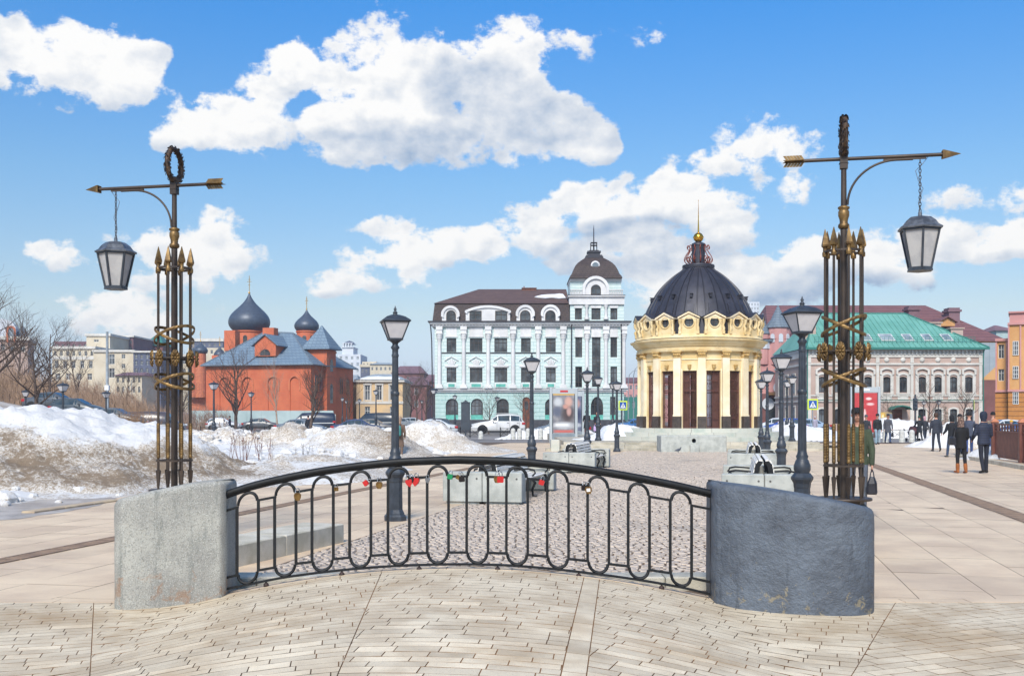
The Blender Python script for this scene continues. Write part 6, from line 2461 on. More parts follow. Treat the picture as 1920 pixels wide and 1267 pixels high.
m_.build('side_ornament', 'trim_white', G.r)
for a in (1513, 1842.5):
    MB().tube([(X_(a), -0.35, Z_(654)), (X_(a) , -0.18, Z_(672)), (X_(a), -0.18, 0.2)], 0.07, 6).build('downpipe', 'green_dark', G.r)
# roof with standing seams
ze, zr_ = Z_(652), Z_(588)
a, b, c, e = Vector((X_(1509), -0.6, ze)), Vector((X_(1850), -0.6, ze)), Vector((X_(1850), gd + 0.5, ze)), Vector((X_(1509), gd + 0.5, ze))
zr_ = 1.7 + (HOR - 588) * (122 + gd / 2) / F
g1, g2 = Vector((X_(1560), gd / 2, zr_)), Vector((X_(1738) * 1.06, gd / 2, zr_))
m_ = MB()
m_.face([a, b, g2, g1]).face([c, e, g1, g2]).face([e, a, g1]).face([b, c, g2]).face([a, e, c, b])
rf_ = m_.build('roof', 'green_metal', G.r)
nrm = (b - a).cross(g1 - a).normalized()
for q in range(34):
    t = (q + 0.5) / 34
    p = a.lerp(b, t)
    # seam climbs straight up the slope until it meets hip or ridge
    slope = Vector((0, gd / 2 + 0.6, zr_ - ze))
    s = 1.0
    if p.x < g1.x:
        s = (p.x - a.x) / (g1.x - a.x)
    elif p.x > g2.x:
        s = (b.x - p.x) / (b.x - g2.x)
    if s < 0.05:
        continue
    m_ = MB()
    m_.bar(p + nrm * 0.03, p + slope * s + nrm * 0.03, 0.05, 0.07)
    m_.build('seam', 'green_metal', rf_)
m_ = MB()
for p, q in ((a, g1), (b, g2), (g1, g2)):
    m_.tube([p + Vector((0, 0, 0.03)), q + Vector((0, 0, 0.03))], 0.10, 6)
m_.box(X_(1508), X_(1851), -0.72, -0.5, ze - 0.22, ze + 0.02)
m_.build('ridge_cap', 'green_dark', rf_)
m_ = MB()
for z_ in (0.75, 0.5):
    off_ = Vector((0, 0.9, 0.9 * (zr_ - ze) / (gd / 2 + 0.6)))
    m_.bar(a + off_ + Vector((1.2, 0, z_)), b + off_ + Vector((-1.2, 0, z_)), 0.04)
for q in range(40):
    p = (a + off_ + Vector((1.2, 0, 0))).lerp(b + off_ + Vector((-1.2, 0, 0)), q / 39)
    m_.bar(p, p + Vector((0, 0, 0.78)), 0.03)
m_.build('snow_guard', 'green_dark', rf_)
for px in (1626, 1664, 1704, 1741, 1778):
    y_ = 1.6
    zc = ze + (y_ + 0.6) * (zr_ - ze) / (gd / 2 + 0.6)
    th = math.atan2(zr_ - ze, gd / 2 + 0.6)
    w2 = 0.55 if px != 1664 else 0.8
    fr_ = MB().box(-w2, w2, -0.85, 0.85, -0.05, 0.10)
    mx = Matrix.Translation((X_(px + 7), y_, zc)) @ Matrix.Rotation(th, 4, 'X')
    sk = fr_.xf(mx).build('skylight', 'win_white', rf_)
    MB().box(-w2 + 0.12, w2 - 0.12, -0.7, 0.7, 0.08, 0.125).xf(mx).build('pane', 'pale_glass', sk)
for px, y_, h in ((1530, 3.0, 2.6), (1680, 9, 1.0), (1712, 9, 1.0), (1796, 7, 1.2), (1813, 3.2, 1.3)):
    zc = ze + min(y_ + 0.6, gd - y_) * (zr_ - ze) / (gd / 2 + 0.6) * (0.5 if px in (1530, 1796, 1813) else 1)
    m_ = MB()
    m_.box(X_(px) - 0.7, X_(px) + 0.7, y_ - 0.5, y_ + 0.5, zc - 0.8, zc + h)
    m_.box(X_(px) - 0.85, X_(px) + 0.85, y_ - 0.65, y_ + 0.65, zc + h, zc + h + 0.15)
    m_.build('chimney', 'pink_beige', rf_)

# big red-brown roof behind
BR = house('brown_roofed_house', 'long house with red-brown tiled roof behind the green roof', 1496, 1886, 640, 152, 'orange', dep=22)
X_, Z_ = BR.x, BR.z
m_ = MB()
zr_ = EYE + (HOR - 572.5) * 163 / F
a, b, c, e = (X_(1440), -0.6, Z_(640)), (X_(1890), -0.6, Z_(640)), (X_(1890), 22.5, Z_(640)), (X_(1440), 22.5, Z_(640))
g1, g2 = (X_(1470), 11, zr_), (X_(1778) * 1.0 + 1.0, 11, zr_)
m_.face([a, b, g2, g1]).face([c, e, g1, g2]).face([e, a, g1]).face([b, c, g2]).face([a, e, c, b])
rf_ = m_.build('roof', 'redbrown_tile', BR.r)
for px, py in ((1739, 575), (1817, 578)):
    m_ = MB()
    z1_ = EYE + (HOR - py) * 158 / F
    m_.box(X_(px) - 0.8, X_(px) + 0.8, 5, 7, z1_ - 6, z1_)
    m_.box(X_(px) - 1.0, X_(px) + 1.0, 4.8, 7.2, z1_ - 0.6, z1_ - 0.3)
    m_.build('chimney', 'plum', BR.r)
m_ = MB()
m_.rings([[(X_(p), y, EYE + (HOR - q) * 152 / F) for p, q in ((1766, 610), (1796, 610), (1796, 602), (1781, 594), (1766, 602))] for y in (1.0, 8)])
dm_ = m_.build('dormer', 'orange', BR.r)
m_ = MB()
for s in (-1, 1):
    m_.rings([[(X_(1781), y, EYE + (HOR - 593) * 152 / F), (X_(1781 + s * 19), y, EYE + (HOR - 604) * 152 / F), (X_(1781 + s * 19), y, EYE + (HOR - 602.5) * 152 / F), (X_(1781), y, EYE + (HOR - 591.5) * 152 / F)] for y in (0.6, 8)])
m_.build('dormer_roof', 'redbrown_tile', dm_)
house('small_roof_house', 'small pale green house with plum hip roof at the upper right', 1868, 1905, 620, 200, 'hedge_teal', roof=('hip', 606, 0.45), rm='plum', dep=9)
# grey gable and brick wall between the green-roofed and the orange building
gb = Front('grey_gable_house', 'brick building with grey metal flank beside the orange building', 1842, 1875, 128, ref=1858)
m_ = MB()
m_.box(gb.x(1838), gb.x(1880), 0, 9, -0.2, gb.z(712))
m_.build('wall', 'rose_dark', gb.r)
m_ = MB()
m_.rings([[(gb.x(p), y, gb.z(q)) for p, q in ((1842, 711.8), (1885, 672), (1885, 642), (1842, 642))] for y in (0.3, 8.5)])
m_.build('metal_flank', 'tin_roof', gb.r)

# ================================================================ pink turreted house
PK = house('pink_house', 'pink house with two grey pointed turrets right of the pavilion', 1425, 1512, 640, 140, 'pink',
           rows=[(654, 668, [(1452, 1461), (1478, 1487)]), (696, 716, [(1456, 1466), (1482, 1492)])], dep=14, roof=('hip', 600, 0.3), rm='redbrown_tile', cornice=('slate', 0.3))
X_, Z_ = PK.x, PK.z
for (pc, hw, yt, ytip, yb) in ((1462, 22, 613, 570, 640), (1432, 12, 625, 586, 640)):
    m_ = MB()
    r_ = hw * PK.k
    m_.lathe([(r_, Z_(yb) - 3), (r_, Z_(yt))], 12, (X_(pc), r_ * 0.6, 0), smooth=False)
    tu = m_.build('turret', 'pink', PK.r)
    MB().lathe([(r_ * 1.14, Z_(yt) - 0.05), (r_ * 1.10, Z_(yt) + 0.1), (r_ * 0.62, Z_(yt + (ytip - yt) * 0.35)), (0.03, Z_(ytip))], 12, (X_(pc), r_ * 0.6, 0), smooth=False).build('turret_roof', 'slate', tu)
    for j in range(3):
        t = -PI / 2 + (j - 1) * 0.7
        m_ = MB()
        m_.prism([(-0.28, 0), (0.28, 0)] + arch_pts(-0.28, 0.28, 1.1, 0.28)[::-1], r_ - 0.05, r_ + 0.06, 'x')
        m_.xf(Matrix.Translation((X_(pc), r_ * 0.6, Z_(yt) - 2.0)) @ Matrix.Rotation(t, 4, 'Z'))
        m_.build('turret_window', 'far_white', tu)
m_ = MB()
m_.box(X_(1426), X_(1510), -0.5, 0.0, 0, Z_(738))
m_.build('shop_front', 'rose_dark', PK.r)
m_ = MB()
m_.rings([[(X_(1434), y, z), (X_(1475), y, z)][::1] + [(X_(1475), y2, z2), (X_(1434), y2, z2)] for y, z, y2, z2 in ((-2.0, Z_(740), -0.5, Z_(735)), (-2.0, Z_(741), -0.5, Z_(736)))])
m_.build('awning', 'gilt', PK.r)
for px, py in ((1459, 727), (1438, 757)):
    MB().add(MB().lathe([(0.8, 0), (0.8, 0.1)], 20), Matrix.Translation((X_(px), -0.6, Z_(py))) @ Matrix.Rotation(PI / 2, 4, 'X')).build('round_sign', 'far_white', PK.r)
m_ = MB()
for q in range(3):
    m_.box(X_(1440 + q * 18), X_(1452 + q * 18), -0.55, -0.51, 0.4, Z_(746))
m_.build('shop_window', 'dark_glass', PK.r)

# ================================================================ orange building at the right edge
# its front turns towards the walk
OB = house('orange_building', 'orange building with white windows cut by the right edge', 1868, 1990, 640, 100, 'orange', rz=-R(25.5), dep=12,
           rows=[(646, 672, [(1872, 1883)]), (692, 714, [(1872, 1883)]), (738, 760, [(1872, 1884)])])
X_, Z_ = OB.x, OB.z
m_ = MB()
m_.box(X_(1866), X_(1890), -0.25, 0.02, Z_(640) + 0.005, Z_(635))
m_.box(X_(1866), X_(1890), -0.2, 0.02, Z_(735), Z_(731))
for a in (1866.5, 1886):
    m_.box(X_(a), X_(a + 3), -0.12, 0.02, Z_(731), Z_(640))
m_.build('trim', 'pink', OB.r)
MB().box(X_(1866), X_(1990), -0.05, 0.0, -0.2, Z_(736)).build('base_band', 'orange_band', OB.r)
m_ = MB()
m_.box(X_(1891), X_(1990), -1.2, 0.0, -0.2, Z_(612))
bay = m_.build('bay', 'orange', OB.r)
m_ = MB()
m_.box(X_(1889.5), X_(1992), -1.4, 0.1, Z_(612), Z_(608))
m_.box(X_(1889.5), X_(1990), -1.35, -1.2, Z_(735), Z_(731))
m_.box(X_(1890), X_(1893), -1.32, -1.2, Z_(731), Z_(612))
m_.box(X_(1912), X_(1915), -1.32, -1.2, Z_(731), Z_(612))
m_.box(X_(1893), X_(1990), -1.0, 3, Z_(608), Z_(590))
m_.box(X_(1891), X_(1992), -1.2, 3, Z_(590), Z_(587))
m_.build('trim', 'pink', OB.r)
MB().box(X_(1890.6), X_(1990), -1.25, -1.0, -0.2, Z_(736)).build('base_band', 'orange_band', OB.r)
for (ya, yb) in ((642, 668), (688, 711), (735, 758)):
    for a in (1899, 1922, 1945):
        window(bay, X_(a), X_(a + 11), Z_(yb), Z_(ya), y=-1.3, nv=2, nh=(0.35, 0.68), fm='win_white', gm='dark_glass', fw=0.05)
# ================================================================ hillside, snow, trees
M['hill_soil'] = mat('hill_soil', rgb('#8d7a68'), 0.9, rgb('#b9b0a6'), 0.08, detail=7, lo=0.45, hi_=0.6)
M['brush'] = mat('brush', rgb('#75635b'), 0.9, rgb('#957a62'), 0.06)
M['dry_grass'] = mat('dry_grass', rgb('#a5805a'), 0.9, rgb('#7d5c40'), 0.4)
M['bark'] = mat('bark', rgb('#4a3d36'), 0.9, rgb('#5d4e45'), 3)
M['bark_pale'] = mat('bark_pale', rgb('#b59a86'), 0.9, rgb('#8d7565'), 2)
M['needle'] = mat('needle', rgb('#4d5443'), 0.9, rgb('#3c4535'), 3)
M['kerb_yellow'] = mat('kerb_yellow', rgb('#bda98a'), 0.8, rgb('#a3907a'), 2)


def sstep(a, b, x):
    t = min(max((x - a) / (b - a), 0), 1)
    return t * t * (3 - 2 * t)


def hillz(x, y):
    s = -x - 0.33 * y
    h = 0.19 * s if s > 0 else 0
    h = 9.0 * (1 - math.exp(-max(h, 0) / 7.0))
    return h * sstep(36, 62, y) + 0.3 * sstep(0, 6, s) * fnoise(x, y, 0.07)


g = MB()
NX, NY = 90, 70
vs, fs = [], []
for j in range(NY + 1):
    y = 34 + (330 - 34) * (j / NY) ** 1.4
    for i in range(NX + 1):
        x = -0.30 * y - (i / NX) ** 1.3 * (60 + 0.55 * y)
        vs.append((x, y, hillz(x, y) - (0.12 if i == 0 else 0.05)))
for j in range(NY):
    for i in range(NX):
        k = j * (NX + 1) + i
        fs.append((k, k + NX + 1, k + NX + 2, k + 1))
g.raw(vs, fs, True)
tag(g.build('hillside', 'hill_soil'), kind='structure')


def heightfield(name, ms, x0, x1, y0, y1, st, hf, df=None, rot=0.0, c=(0, 0)):
    nx, ny = int((x1 - x0) / st) + 1, int((y1 - y0) / st) + 1
    H = [[hf(x0 + i * st, y0 + j * st) for i in range(nx)] for j in range(ny)]
    idx, vs, dr = {}, [], []
    fs = []
    for j in range(ny - 1):
        for i in range(nx - 1):
            if max(H[j][i], H[j][i + 1], H[j + 1][i], H[j + 1][i + 1]) <= 0.0:
                continue
            q = []
            for (a, b) in ((i, j), (i + 1, j), (i + 1, j + 1), (i, j + 1)):
                if (a, b) not in idx:
                    idx[(a, b)] = len(vs)
                    x, y = x0 + a * st, y0 + b * st
                    vs.append((x - c[0], y - c[1], max(H[b][a], -0.05)))
                    dr.append(df(x, y, H[b][a]) if df else 0.3)
                q.append(idx[(a, b)])
            fs.append(q)
    m_ = MB()
    m_.raw(vs, fs, True)
    me = m_.mesh(name, ms)
    at_ = me.attributes.new('dirt', 'FLOAT', 'POINT')
    at_.data.foreach_set('value', dr)
    o = bpy.data.objects.new(name, me)
    o.location = (c[0], c[1], 0)
    return link(o)


def lump(x, y, cx, cy, rx, ry, h, p=1.3):
    r2 = ((x - cx) / rx) ** 2 + ((y - cy) / ry) ** 2
    return h * max(0, 1 - r2) ** p if r2 < 1 else 0.0


def crumble(x, y, s=0.0):
    return 0.17 * fnoise(x, y, 0.9, s, 5) + 0.13 * abs(fnoise(x, y, 2.3, s + 7, 4)) + 0.05 * fnoise(x, y, 6.0, s, 3)


def heap(label, lumps, bounds, st=0.12, seed=0.0, dirt=None, ms='snow', rough=1.0, name='snow_heap'):
    cx, cy = (bounds[0] + bounds[1]) / 2, (bounds[2] + bounds[3]) / 2

    def hf(x, y):
        wx = x + 0.5 * fnoise(x, y, 0.45, seed + 3)
        wy = y + 0.5 * fnoise(x, y, 0.45, seed + 9)
        b = sum(lump(wx, wy, *l) for l in lumps)
        if b <= 0.004:
            return -0.05
        return b + crumble(x, y, seed) * min(1, b * 1.6) * rough - 0.02
    o = heightfield(name, ms, *bounds, st, hf, dirt or (lambda x, y, z: 0.42), c=(cx, cy))
    return tag(o, label, 'snow', 'heaps of cleared snow')


def dirtA(x, y, z):
    # old gritty snow shows on the lower flank, fresh snow lies on the crest
    f_ = sstep(1.5, 0.6, z + 0.75 * fnoise(x, y, 0.35, 5) - 0.10 * max(0, x + 10))
    return 0.18 + 0.66 * f_ - 0.22 * sstep(0.30, 0.05, z)


heap('biggest snow heap, white on top and gritty brown below, at the left edge', [(-11.2, 27.3, 4.2, 5.4, 1.22, 1.05), (-15.8, 27.0, 6.0, 6.0, 1.10, 1.05), (-9.9, 27.8, 2.2, 4.2, 0.30, 1.2), (-7.7, 29.5, 3.4, 4.6, 0.36, 1.2), (-12.5, 23.5, 4.5, 3.2, 0.22, 1.0)],
     (-22.5, -3.5, 19.5, 36.5), 0.10, 1.0, dirtA)


def dirtB(x, y, z):
    return 0.54 + 0.22 * fnoise(x, y, 0.25, 2) + 0.12 * sstep(0.2, 1.0, z)


heap('rounded grey snow mound in the middle, behind the lamp post', [(-6.6, 46.5, 3.0, 4.2, 1.05, 1.3), (-5.4, 45.0, 2.6, 3.4, 0.30, 1.1), (-9.5, 47, 3.2, 3.5, 0.45, 1.1)], (-13.5, -2.2, 40.5, 52.0), 0.13, 4.0, lambda x, y, z: 0.62 + 0.12 * sstep(-8, -5, x))
heap('pointed brownish snow heap left of the white car', [(-4.4, 51.5, 2.8, 3.0, 1.25, 1.6), (-2.6, 51.5, 3.0, 2.6, 0.35, 1.1)], (-8.6, 1.2, 47.0, 56.0), 0.13, 8.0, lambda x, y, z: 0.64)
heap('low crumbly snow ridge along the lawn before the parked cars', [(-12.5, 52, 3.2, 2.2, 0.75, 1.0), (-16.2, 53, 3.4, 2.4, 0.8, 1.0), (-19.5, 54, 3.0, 2.2, 0.55, 1.0), (-9.8, 52, 2.5, 2.0, 0.85, 1.0)], (-24, -6.8, 48.5, 57), 0.14, 12.0, dirtB, rough=1.8)
heap('flat gritty snow tongue running out behind the granite parapet', [(-6.2, 30.0, 3.3, 3.6, 0.42, 1.0), (-5.6, 34.0, 2.4, 4.0, 0.35, 1.0)], (-10.2, -2.6, 25.5, 39), 0.12, 15.0, lambda x, y, z: 0.62 + 0.1 * fnoise(x, y, 0.3))

foot = [(-12.5, 18.6), (-9.9, 20.6), (-8.8, 23.4), (-7.0, 26.5), (-5.9, 37), (-5.2, 43.6), (-1.6, 51), (-1.0, 56)]


def foot_x(y):
    for p, q in zip(foot, foot[1:]):
        if p[1] <= y <= q[1]:
            return p[0] + (q[0] - p[0]) * (y - p[1]) / (q[1] - p[1])
    return foot[0][0] if y < foot[0][1] else foot[-1][0]


def field_h(x, y):
    e = foot_x(y) - x + 0.5 * fnoise(x, y, 0.5, 30)
    if e <= 0 or y > 55.8:
        return -0.05
    return 0.30 * sstep(0, 2.2, e) * sstep(18.5, 22.5, y) * sstep(56, 54.5, y) + crumble(x, y, 20) * sstep(0, 2.0, e) * 0.7


o = heightfield('snow_field', 'snow', -24.5, -0.5, 18.5, 56, 0.16, field_h, lambda x, y, z: 0.47 + 0.3 * fnoise(x, y, 0.18, 9), c=(-12, 37))
tag(o, kind='structure')
# lawn under clean snow before the car park
m_ = MB()
m_.cbox(gx(180, 66), gx(620, 66), 57.5, 68.0, -0.05, 0.16, 0.03)
o = m_.build('snowy_lawn', 'snow_clean')
tag(o, kind='structure')
heap('white snow drift left of the pavilion steps', [(gx(1187, 58.5), 58.5, 2.2, 2.4, 0.55, 1.0), (gx(1150, 58), 58.6, 2.2, 2.0, 0.35, 1.0)], (gx(1187, 58) - 6, gx(1187, 58) + 2.7, 55.5, 61.5), 0.12, 22, lambda x, y, z: 0.1, 'snow_clean') .location.z = TERR
heap('thin snow lying on the terrace right of the pavilion', [(gx(1505, 60), 60, 2.6, 3.0, 0.7, 1.0), (gx(1470, 62), 62.5, 2.2, 2.0, 0.5, 1.0)], (gx(1505, 60) - 5, gx(1505, 60) + 3, 56.5, 65.5), 0.13, 25, lambda x, y, z: 0.2, 'snow_clean').location.z = TERR
heap('dirty snow bank between the white bollards and the poster kiosk', [(gx(1000, 81), 81.0, 2.2, 1.0, 0.45, 1.0), (gx(1045, 81), 81.4, 2.0, 1.0, 0.5, 1.0), (gx(1090, 81), 81, 1.8, 1.0, 0.5, 1.0), (gx(960, 81), 81, 1.4, 0.9, 0.2, 1.0)], (-2.5, 8.0, 79.5, 83), 0.12, 28, lambda x, y, z: 0.5, rough=1.5)
heap('large snow bank before the green-roofed house door', [(gx(1690, 84), 84.0, 3.4, 2.2, 1.05, 1.0), (gx(1650, 84), 84.0, 2.2, 1.8, 0.6, 1.0), (gx(1740, 84), 84, 2.4, 1.8, 0.5, 1.0)], (25, 37, 80.5, 87.5), 0.14, 31, lambda x, y, z: 0.52)
heap('crumbly snow bank behind the walking group', [(gx(1790, 58), 58.5, 2.6, 1.4, 0.6, 1.0), (gx(1830, 58), 58.5, 2.0, 1.3, 0.7, 1.0)], (20.5, 28.5, 56, 61), 0.11, 34, lambda x, y, z: 0.52, rough=1.6)
heap('small snow heap at the foot of the brown railing', [(gx(1862, 40.6), 41.0, 0.75, 1.7, 0.5, 1.0)], (16.8, 20.2, 38.6, 43.6), 0.08, 37, lambda x, y, z: 0.45)


# lumps of ice broken off the heaps, and the slush that seeps out at their foot
rnd = random.Random(9)
m_ = MB()
for q in range(900):
    if q < 420:
        y = rnd.uniform(19.5, 52)
        x = foot_x(y) - rnd.uniform(-0.9, 3.0) ** 1.0 if rnd.random() < 0.8 else foot_x(y) - rnd.uniform(0, 7)
        z = max(field_h(x, y), 0)
    else:
        x, y = rnd.uniform(-18, -5), rnd.uniform(50.5, 55)
        z = max(field_h(x, y), 0) + rnd.uniform(0.1, 0.6)
    r_ = rnd.uniform(0.03, 0.12) if rnd.random() < 0.8 else rnd.uniform(0.12, 0.30 if q < 420 else 0.42)
    ph = rnd.uniform(0, 6)
    rs = []
    for zz, kk in ((-0.5, 0.8), (0.25, 1.0), (0.7, 0.6)):
        rs.append([(x + r_ * kk * rnd.uniform(0.7, 1.15) * math.cos(ph + j * PI / 3), y + r_ * kk * rnd.uniform(0.7, 1.15) * math.sin(ph + j * PI / 3), z + r_ * zz * rnd.uniform(0.8, 1.1)) for j in range(6)])
    m_.rings(rs, cap0=False)
ck = m_.mesh('ice_lumps', 'snow')
ck.attributes.new('dirt', 'FLOAT', 'POINT').data.foreach_set('value', [0.5] * len(ck.vertices))
tag(link(bpy.data.objects.new('ice_lumps', ck)), kind='stuff')
M['slush'] = mat('slush', rgb('#8f8479'), 0.35, rgb('#b5aca2'), 1.2, detail=7, stain=(3.0, rgb('#5f554c'), 0.5, 0.7, 0.6), bump=0.4, bscale=14)
sl = [(-15, 15.2), (-11.5, 15.0), (-9.6, 15.9), (-8.6, 17.0), (-8.0, 18.5), (-7.9, 20.4), (-8.3, 22.2), (-9.5, 22.5), (-12, 21.5), (-16, 21)]
sl = smooth_line(sl, 6)
m_ = MB()
m_.face([(x + 0.25 * fnoise(x, y, 1.4, 3), y + 0.25 * fnoise(x, y, 1.4, 8), 0.004) for x, y in sl])
tag(m_.build('slush', 'slush'), kind='structure')


# ---------------------------------------------------------------- bare trees
def branch(trunk, crown, p, d, ln, r, lev, maxl, rnd, up=0.25, kids=(7, 5, 4, 3), spread=0.75):
    n = 4 if lev < 2 else 3
    pts, rad = [p.copy()], [r]
    dd = d.copy()
    cur = p.copy()
    for i in range(n):
        dd = (dd + Vector((rnd.uniform(-1, 1), rnd.uniform(-1, 1), rnd.uniform(-0.5, 1))) * (0.10 + 0.08 * lev) + Vector((0, 0, up * 0.12))).normalized()
        cur = cur + dd * (ln / n)
        pts.append(cur.copy())
        rad.append(max(r * (1 - 0.80 * (i + 1) / n), 0.004))
    (trunk if lev == 0 else crown).tube(pts, rad, (7, 5, 4, 3)[min(lev, 3)], caps=False)
    if lev >= maxl:
        return
    nk = kids[min(lev, 3)]
    for k in range(nk):
        t = (0.28 if lev == 0 else 0.2) + (0.98 - 0.28) * (k + rnd.uniform(0.2, 0.8)) / nk
        i = min(int(t * n), n - 1)
        q = pts[i].lerp(pts[i + 1], t * n - i)
        ax = (pts[i + 1] - pts[i]).normalized()
        side_ = Vector((rnd.uniform(-1, 1), rnd.uniform(-1, 1), rnd.uniform(-0.2, 0.5)))
        side_ = (side_ - ax * side_.dot(ax)).normalized()
        nd = (ax * (1 - spread * 0.55) + side_ * spread + Vector((0, 0, up))).normalized()
        branch(trunk, crown, q, nd, ln * rnd.uniform(0.45, 0.68) * (1.0 - 0.25 * t), rad[i] * 0.55, lev + 1, maxl, rnd, up, kids, spread)


def tree(label, px, d, z0, h, r=0.12, seed=1, kids=(9, 5, 4, 3), spread=0.8, up=0.25, ms='bark', maxl=3, cat='tree', group='bare trees'):
    rnd = random.Random(seed)
    o = thing('bare_tree', label, cat, (gx(px, d), d, z0), 0, group)
    a, b = MB(), MB()
    branch(a, b, Vector((0, 0, -0.1)), Vector((rnd.uniform(-0.04, 0.04), 0, 1)), h * 0.9, r, 0, maxl, rnd, up, kids, spread)
    a.build('trunk', ms, o, fix=False)
    b.build('crown', ms, o, fix=False)
    return o


tree('round bare tree in the snow before the brick church, nearer one', 443, 64, 0.15, 5.2, 0.13, 3, (13, 6, 5, 3), 0.95, 0.3)
tree('bare tree in the snow before the dark blue van', 581, 68, 0.15, 4.6, 0.13, 5, (12, 6, 5, 3), 0.9, 0.35)
tree('pale slender tree before the brick church wall', 521, 120, 0, 7.0, 0.10, 7, (12, 5, 4, 3), 0.55, 0.5, 'bark_pale')
tree('bare tree half hidden by the arrow-bundle lamp column', 340, 66, 0.3, 4.6, 0.11, 9, (12, 6, 4, 3), 0.9, 0.2)
tree('tall bare tree reaching in at the left edge', -25, 44, 0.6, 6.6, 0.16, 11, (12, 7, 5, 3), 0.9, 0.2)
tree('bare tree standing behind the left end of the snow heap', 68, 58, 0.9, 5.0, 0.14, 13, (12, 6, 4, 3), 0.9, 0.1)
tree('dark bare tree beside the left corner of the teal building', 800, 132, 0, 7.0, 0.13, 15, (11, 6, 4, 3), 0.8, 0.3)
tree('second bare tree left of the teal building', 782, 150, 0, 7.5, 0.13, 16, (11, 6, 4, 3), 0.8, 0.3)
tree('tangled bare tree before the dark red house', 768, 170, 0, 8.0, 0.14, 17, (11, 6, 4, 3), 0.8, 0.3)
tree('small bare tree between the second and third arched window', 916, 105, 0, 3.9, 0.08, 19, (11, 6, 4, 3), 0.85, 0.3)
tree('small bare tree by the wooden door of the teal building', 986, 104, 0, 4.0, 0.08, 21, (11, 6, 4, 3), 0.85, 0.3)
tree('thin bare tree before the green-roofed house, left one', 1738, 96, 0, 4.6, 0.09, 23, (10, 5, 4, 3), 0.8, 0.3)
tree('thin bare tree before the green-roofed house, right one', 1803, 92, 0, 4.2, 0.09, 25, (10, 5, 4, 3), 0.8, 0.3)
tree('low spreading bare tree by the house door canopy', 1668, 100, 0, 3.6, 0.07, 27, (9, 5, 4, 3), 0.9, 0.2)
tree('bare bushy tree between brick church and yellow house', 655, 118, 0, 5.5, 0.09, 29, (10, 6, 4, 3), 0.7, 0.3)
tree('brownish bare tree among the brush under the hillside blocks', 150, 120, hillz(gx(150, 120), 120), 8.0, 0.14, 31, (11, 6, 4, 3), 0.8, 0.3)
tree('tall bare tree on the slope at far left', 30, 110, hillz(gx(30, 110), 110), 9.5, 0.16, 33, (11, 6, 4, 3), 0.8, 0.3)
tree('bare tree on the slope right of the grey street mast', 235, 130, hillz(gx(235, 130), 130), 6.5, 0.12, 35, (11, 6, 4, 3), 0.8, 0.3)
tree('leaning bare tree on the slope above the parked cars', 95, 92, hillz(gx(95, 92), 92), 7.5, 0.14, 37, (11, 6, 4, 3), 0.85, 0.2)

# young spruce before the green-roofed house
o = thing('spruce', 'thin young spruce between the two thin bare trees', 'tree', (gx(1772, 90), 90, 0))
MB().lathe([(0.05, 0), (0.01, 2.6)], 6).build('trunk', 'bark', o)
m_ = MB()
rnd = random.Random(5)
for j in range(46):
    t = j / 46
    z = 0.35 + 2.2 * t
    ln = 0.85 * (1 - t) + 0.1
    a_ = rnd.uniform(0, 2 * PI)
    tip = Vector((ln * math.cos(a_), ln * math.sin(a_), z - 0.1 * ln))
    st_ = Vector((0, 0, z))
    m_.tube([st_, tip], [0.015, 0.005], 4)
    for q in range(7):
        p = st_.lerp(tip, 0.2 + 0.8 * q / 7)
        v = Vector((rnd.uniform(-1, 1), rnd.uniform(-1, 1), rnd.uniform(-0.6, 0.3))) * 0.13
        m_.raw([p, p + v + Vector((0.02, 0, 0.02)), p + v * 1.2], [(0, 1, 2)])
m_.build('crown', 'needle', o, fix=False)

# brush covering the slope: nobody could count it
rnd = random.Random(77)
m_ = MB()
cnt = 0
while cnt < 7500:
    d = rnd.uniform(78, 205)
    px = rnd.uniform(-60, 430)
    x = gx(px, d)
    s = -x - 0.33 * d
    if s < -1.0 and d < 125:
        continue
    if d < 100 and s < 16:
        continue
    cnt += 1
    z = hillz(x, d) - 0.1 if s > 0 else 0
    h = rnd.uniform(1.8, 4.8) * (0.75 + 0.5 * fnoise(x, d, 0.06)) * (0.8 if s < 2 else 1.1)
    base = Vector((x, d, z))
    dr = Vector((rnd.uniform(-0.25, 0.25), rnd.uniform(-0.2, 0.2), 1))
    w_ = 0.035
    m_.raw([base + Vector((-w_, 0, 0)), base + Vector((w_, 0, 0)), base + dr * h], [(0, 1, 2)])
    for q in range(7):
        t = rnd.uniform(0.15, 0.85)
        p = base + dr * h * t
        v = Vector((rnd.uniform(-1, 1), rnd.uniform(-1, 1), rnd.uniform(0.4, 1.4))).normalized() * h * rnd.uniform(0.2, 0.45)
        m_.raw([p + Vector((-0.02, 0, 0)), p + Vector((0.02, 0, 0.02)), p + v], [(0, 1, 2)])
tag(m_.build('brushwood', 'brush', fix=False), kind='stuff')


